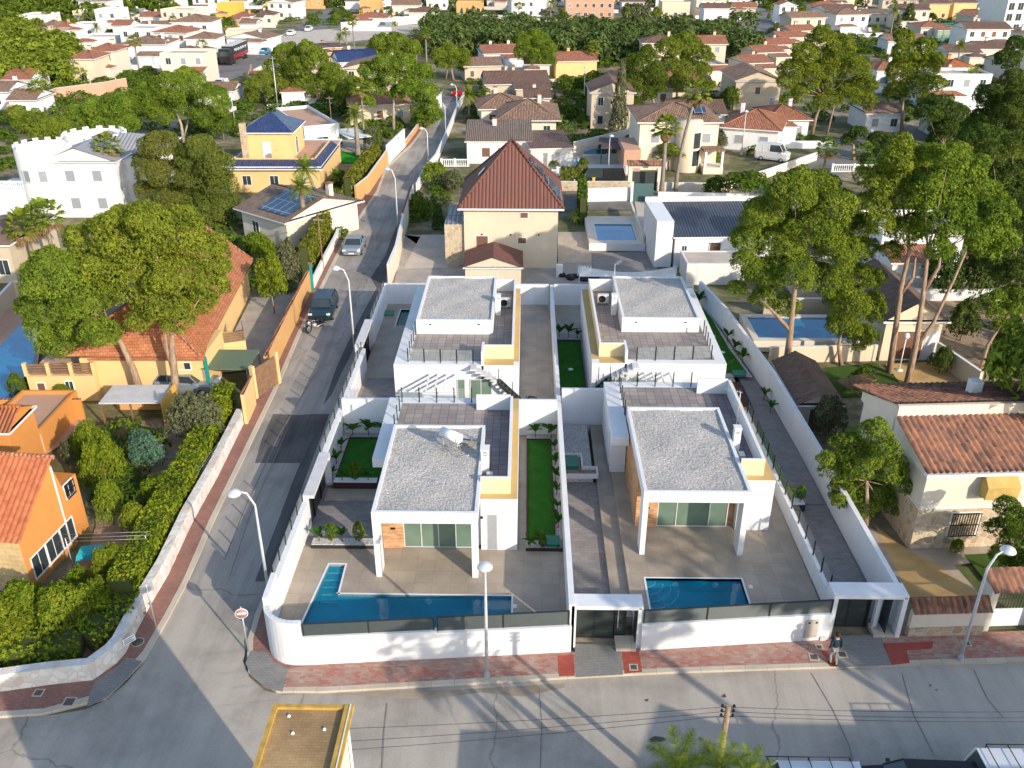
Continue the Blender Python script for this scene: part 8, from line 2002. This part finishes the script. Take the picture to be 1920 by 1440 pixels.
lamp('street lamp on the back street beside the panelled gate', 1140, 328, 254, (.2,0)); lamp('street lamp near the orange roofed house and camper van', 1390, 290, 208, (0,0)); lamp('street lamp by the thicket end of the climbing street', 1336, 130, 96, (.3,0)); lamp('double armed street lamp by the highway near the dusty hip roof', 318, 135, 75, (.8,0)); lamp('street lamp over the garden of the castle like house', 158, 265, 232, (-.6,0)); lamp('street lamp on the highway verge above the lorry', 1095, 190, 125, (0,0)); lamp('street lamp in the wall by the white far villas', 441, 235, 180, (-.6,0))
for i, (x, y, ty) in enumerate([(606,505,405),(622,235,180),(525,235,105),(1872,110,80)]):
    t = empty('utility_pole', G(x,y,.1), 0, ['wooden pole rising by the clipped hedge near the silver car','thin pole before the blue tiled hip roof','tall thin radio mast among the pine cluster','pole near the tennis fences'][i], 'pole'); h = topz(x,y,ty,.1); MB().tube([(0,0,0),(0,0,h)], [.1,.06], 8).build('shaft', M['wood' if i < 2 else 'steel'], t); MB().box(-.5,.5,-.03,.03,h-.4,h-.33).build('crossarm', M['steel'], t)
# signs
g = G(466,1222,.12); t = empty('no_entry_sign', g, R(12), 'red and white no entry sign on a leaning post at the corner', 'road sign'); h = topz(466,1222,1138,.12)
MB().tube([(0,0,0),(0,0,h)], .04, 8).build('post', M['steel'], t); o = MB().lathe([(0,-.01),(.28,-.01),(.28,.01),(0,.01)], 28).build('disc', plain('faded_red', (.42,.18,.17), .6), t); o.location = (0,-.06,h-.32); o.rotation_euler = (R(90),0,0); bx(t,'white_bar','tankwhite',-.2,.2,-.085,-.075,h-.37,h-.27); o = MB().lathe([(.265,0),(.29,0),(.29,.012),(.265,.012)], 28).build('rim', M['tankwhite'], t); o.location = (0,-.072,h-.32); o.rotation_euler = (R(90),0,0)
g = G(292,1174,.12); t = empty('sign_post', g, R(-60), 'bare grey sign post on the red pavement by the stone wall', 'post'); h = topz(292,1174,1094,.12); MB().tube([(0,0,0),(0,0,h)], .04, 8).build('post', M['steel'], t); bx(t,'plate','steel',-.02,.02,-.3,.3,h-.5,h-.05)
t = empty('wall_plaque', G(243,1205,.6)+Vector((0,0,0)), R(50), 'small white street name plaque on the stone wall', 'plaque'); bx(t,'plate','tankwhite',-.3,.3,-.03,.0,0,.35); mb = MB()
for k in range(3): mb.box(-.24,.24-.1*(k % 2),-.035,-.03,.07+.09*k,.1+.09*k)
mb.build('lettering', M['black'], t)
# pole and wires at the front
pz = V(1366,1322,22.6); PB = Vector((pz.x,22.6,0)); t = empty('power_pole', PB, 0, 'weathered wooden power pole with wires at the bottom of the view', 'pole'); H_ = pz.z
MB().tube([(0,0,0),(0,0,H_)], [.15,.09], 10).build('shaft', M['bark'], t); mb = MB()
for k in range(3): mb.tube([(-.22,0,H_-.1-.22*k),(.22,0,H_-.1-.22*k)], .02, 5); mb.lathe([(.03,0),(.06,.05),(.03,.12)], 8, (-.2,0,H_-.1-.22*k)); mb.lathe([(.03,0),(.06,.05),(.03,.12)], 8, (.2,0,H_-.1-.22*k))
mb.build('insulators', M['black'], t)
def wire(label, a, b, sag=.3, r=.008, m='black', group='overhead wires'):
    a, b = Vector(a), Vector(b); pts = [a.lerp(b, k/14)+Vector((0,0,-4*sag*(k/14)*(1-k/14))) for k in range(15)]
    o = empty('overhead_wire', a, 0, label, 'wire', group); MB().tube([p-a for p in pts], r, 5).build('cable', M[m], o)
Pt = PB+Vector((0,0,H_))
for k, (lx, ly, dz) in enumerate(((650,1360,.1),(650,1385,.32),(650,1402,.52))):
    q = V(lx, ly, 22.9); wire('wire from the power pole across the street to the left, %s' % ('top one','middle one','bottom one')[k], Pt-Vector((.2,0,dz)), (q.x-1.0,q.y-.2,q.z), .12)
for k, (ly, dz) in enumerate(((1325,.1),(1338,.32),(1345,.52))):
    q = V(1925, ly, 22.9); wire('wire from the power pole to the right edge, %s' % ('top one','middle one','bottom one')[k], Pt-Vector((-.2,0,dz)), (q.x+5,q.y,q.z), .2)
for k in range(3):
    a, b_ = V(-110+k*14,1440+k*8,25), V(452,775+k*3,50); wire('pale wire passing over the corner garden, %s' % ('left one','middle one','right one')[k], a, b_, .4, .009, 'steel')
# ============ small tan roofed building at the bottom edge
KH = 10.0; a, b_ = G(514,1321,KH), G(664,1316,KH); t = empty('corner_building', (a.x,a.y,0), math.atan2(b_.y-a.y,b_.x-a.x)+R(-3.5), 'building with worn tan brick roof and mustard coping at the bottom edge', 'building'); L = (b_-a).length; M['tanroof'] = tilefloor('worn_tan_roof_bricks', (.44,.28,.13), (.50,.34,.17), (.36,.23,.11), .2, .1, .006, .9, .4, offs=.5); M['mustard'] = plain('mustard_coping', (.44,.28,.06), .8, var=.25)
bx(t,'wall','creamlt',.10,L-.16,-8,-.12,0,KH-.15); bx(t,'roof','tanroof',.0,L,-8,0,KH-.15,KH-.08); mb = MB(); mb.box(-.02,.12,-8,.02,KH-.079,KH+.02); mb.box(.12,L-.24,-.11,.02,KH-.079,KH+.02); mb.box(L-.24,L+.02,-8,.02,KH-.079,KH+.05); mb.build('parapet', M['mustard'], t); bx(t,'gutter','whitetop',L-.09,L-.06,-8,.01,KH+.055,KH+.07)
MB().tube([(L-.10,-.5,KH-.2),(L-.10,-.5,0)], .04, 8).build('downpipe', M['tankwhite'], t)
for x, y in ((.5,-.35),(.75,-.95),(1.6,-.8)): MB().lathe([(.0,.06),(.04,.05),(.05,0)], 8, (x,y,KH-.08)).build('vent', M['tankwhite'], t)
# ============ houses and trees across the street, behind the viewpoint (they shade the street)
def block(label, x0, x1, y0, y1, h, rf='gx', wall='cream', rm='terra', rh=1.6):
    t = empty('house', (x0,y0,0), 0, label, 'house'); MB().box(0,x1-x0,0,y1-y0,0,h).build('wall', M[wall], t)
    if rf == 'flat': bx(t,'roof','concretelt',-.1,x1-x0+.1,-.1,y1-y0+.1,h,h+.4)
    else: roof_mesh(rf, x1-x0, y1-y0, h, rh, .4).build('roof', [M[rm], M['whitetop'], M[wall]], t)
    n = int((x1-x0)/3)
    for k in range(n): o = win(t,'F',0,1,1.1,1.3,1,1,'glass'); o.location = ((k+.5)*3,y1-y0,1.0); o.rotation_euler = (0,0,math.pi)
DX, DY = -TO_SUN.x/TO_SUN.z, -TO_SUN.y/TO_SUN.z
def caster(px, py, h): g = G(px, py); return g.x-DX*h, g.y-DY*h
ax, ay = caster(300,1192,10.5); bx_, by_ = caster(104,1400,10.5)
sx, sy = caster(1090,1345,7.2); block('cream gabled house across the street, first from the left', sx, sx+7.5, sy-8, sy, 5.6, 'gy', rh=1.7)
sx2, sy2 = caster(1440,1372,6.2); block('cream house across the street, middle one', sx2-1.5, sx2+6, sy2-8, sy2, 6.0, 'flat', 'whiteold')
sx3, sy3 = caster(1620,1340,7.4); block('gabled house across the street, right of the middle one', sx3, sx3+9, sy3-8, sy3, 5.6, 'gy', 'yellow', rh=1.8)
sx4, sy4 = caster(1860,1370,6.2); block('flat house across the street, far right', sx4, sx4+14, sy4-8, sy4, 6.0, 'flat', 'cream')
block('low link building across the street', caster(880,1385,4.4)[0], caster(1085,1385,4.4)[0], caster(880,1385,4.4)[1]-7, caster(880,1385,4.4)[1], 4.2, 'flat', 'creamlt')
tree('pine', 'large pine behind the houses across the street', 0, 0, 0, 0, 'pine', loc=(43,4,0), wm=9, hm=21, s=.42)
for i, (x, y, h) in enumerate(((13.5,10.5,11.5),(25.0,10.0,13.5),(30.5,12.5,14.2))): palm('fan', 'tall palm across the street, %s of three' % ('left','middle','right')[i], 0, 0, 0, 0, loc=(x,y,0), H=h, W=4.2, tr=.24)
tree('pine','tall pine right of the driveway outside the view', 0,0,0,0,'pine', loc=(30,44,0), wm=9, hm=13, s=.42)
# ============ the person on the pavement
def person():
    g = G(1560,1244,.13); t = empty('person', g, R(8), 'person in a dark teal sweater and grey trousers walking away by the right gate', 'person')
    def skin(name, joints, bones, rad, mat, lv=2, root=0):
        me = bpy.data.meshes.new(name); me.from_pydata(joints, bones, []); o = bpy.data.objects.new(name, me); COL.objects.link(o); o.parent = t; me.materials.append(mat)
        sk = o.modifiers.new('skin', 'SKIN'); 
        lay = me.skin_vertices[0].data if me.skin_vertices else None
        for i, r in enumerate(rad): lay[i].radius = (r if isinstance(r, tuple) else (r, r)); lay[i].use_root = (i == root)
        sb = o.modifiers.new('sub', 'SUBSURF'); sb.levels = lv; sb.render_levels = lv; sk.use_smooth_shade = True; return o
    M['skin'] = plain('skin', (.42,.24,.16), .6); M['hair'] = plain('dark_hair', (.03,.018,.012), .8); M['sweater'] = plain('dark_teal_sweater', (.012,.035,.05), .9, var=.2, scale=9); M['trousers'] = plain('grey_trousers', (.22,.25,.24), .9, var=.15, scale=9)
    # the body: one continuous figure from feet to head, both arms and hands
    J = [(0,0,.95),(0,.0,1.12),(0,.01,1.32),(0,.0,1.46),(0,.0,1.53),(0,.02,1.60),(0,.02,1.72), (-.10,0,.92),(-.11,.09,.50),(-.10,-.02,.09),(-.10,.10,.04), (.10,0,.92),(.10,.01,.50),(.09,-.20,.13),(.09,-.10,.04),
         (-.19,.0,1.42),(-.24,-.03,1.14),(-.25,.06,.90),(-.25,.09,.80), (.19,.0,1.42),(.25,.02,1.14),(.25,-.04,.90),(.25,-.03,.80)]
    B_ = [(0,1),(1,2),(2,3),(3,4),(4,5),(5,6),(0,7),(7,8),(8,9),(9,10),(0,11),(11,12),(12,13),(13,14),(3,15),(15,16),(16,17),(17,18),(3,19),(19,20),(20,21),(21,22)]
    Rr = [(.13,.10),(.12,.09),(.15,.10),(.11,.075),.05,.085,.085, .085,.06,.04,.035, .085,.06,.04,.035, .055,.045,.032,.03, .055,.045,.032,.03]
    for s, w_ in ((-1,18),(1,22)):
        px_, py_, pz_ = J[w_]
        for k, (dx, dz) in enumerate(((-.02,-.08),(-.007,-.095),(.007,-.09),(.02,-.075))):
            J.append((px_+dx*.9, py_+.02, pz_+dz*.55)); J.append((px_+dx, py_+.035, pz_+dz)); B_ += [(w_, len(J)-2), (len(J)-2, len(J)-1)]; Rr += [.010, .008]
        J.append((px_-s*.03, py_+.04, pz_-.02)); J.append((px_-s*.035, py_+.055, pz_-.05)); B_ += [(w_, len(J)-2), (len(J)-2, len(J)-1)]; Rr += [.010, .008]
    skin('body', J, B_, Rr, M['skin'])
    skin('sweater', [J[0],(0,0,1.10),(0,.01,1.32),(0,0,1.45),J[15],J[16],(-.25,.04,.94),J[19],J[20],(.25,-.03,.94)], [(0,1),(1,2),(2,3),(3,4),(4,5),(5,6),(3,7),(7,8),(8,9)], [(.16,.125),(.155,.115),(.185,.125),(.12,.085),.07,.06,.046,.07,.06,.046], M['sweater'])
    skin('trousers', [(0,0,.93),(-.10,0,.88),(-.11,.09,.50),(-.10,-.01,.14),(.10,0,.88),(.10,.01,.50),(.09,-.19,.17)], [(0,1),(1,2),(2,3),(0,4),(4,5),(5,6)], [(.15,.12),.10,.077,.058,.10,.077,.058], M['trousers'])
    for x, y, z in ((-.10,-.05,.0),(.09,-.2,.02)): MB().tube([(x,y-.02,z+.05),(x,y+.10,z+.05),(x,y+.2,z+.035)], [.05,.05,.035], 8).build('shoe', M['black'], t)
    MB().lathe([(.02,1.60),(.098,1.63),(.115,1.70),(.10,1.78),(.05,1.825),(0,1.83)], 14, (0,.0,0)).build('hair', M['hair'], t)
    mb = MB()
    for s in (-1,1): mb.lathe([(0,1.66),(.018,1.67),(.02,1.69),(0,1.715)], 8, (s*.1,.02,0))
    mb.build('ears', M['skin'], t); MB().lathe([(0,1.65),(.014,1.66),(.006,1.69),(0,1.70)], 8, (0,.112,0)).build('nose', M['skin'], t)
    mb = MB()
    for s in (-1,1): mb.lathe([(0,1.695),(.011,1.70),(.011,1.708),(0,1.713)], 8, (s*.035,.098,0))
    mb.build('eyes', M['black'], t); MB().box(-.024,.024,.096,.104,1.632,1.638).build('mouth', M['tail'], t)
person()
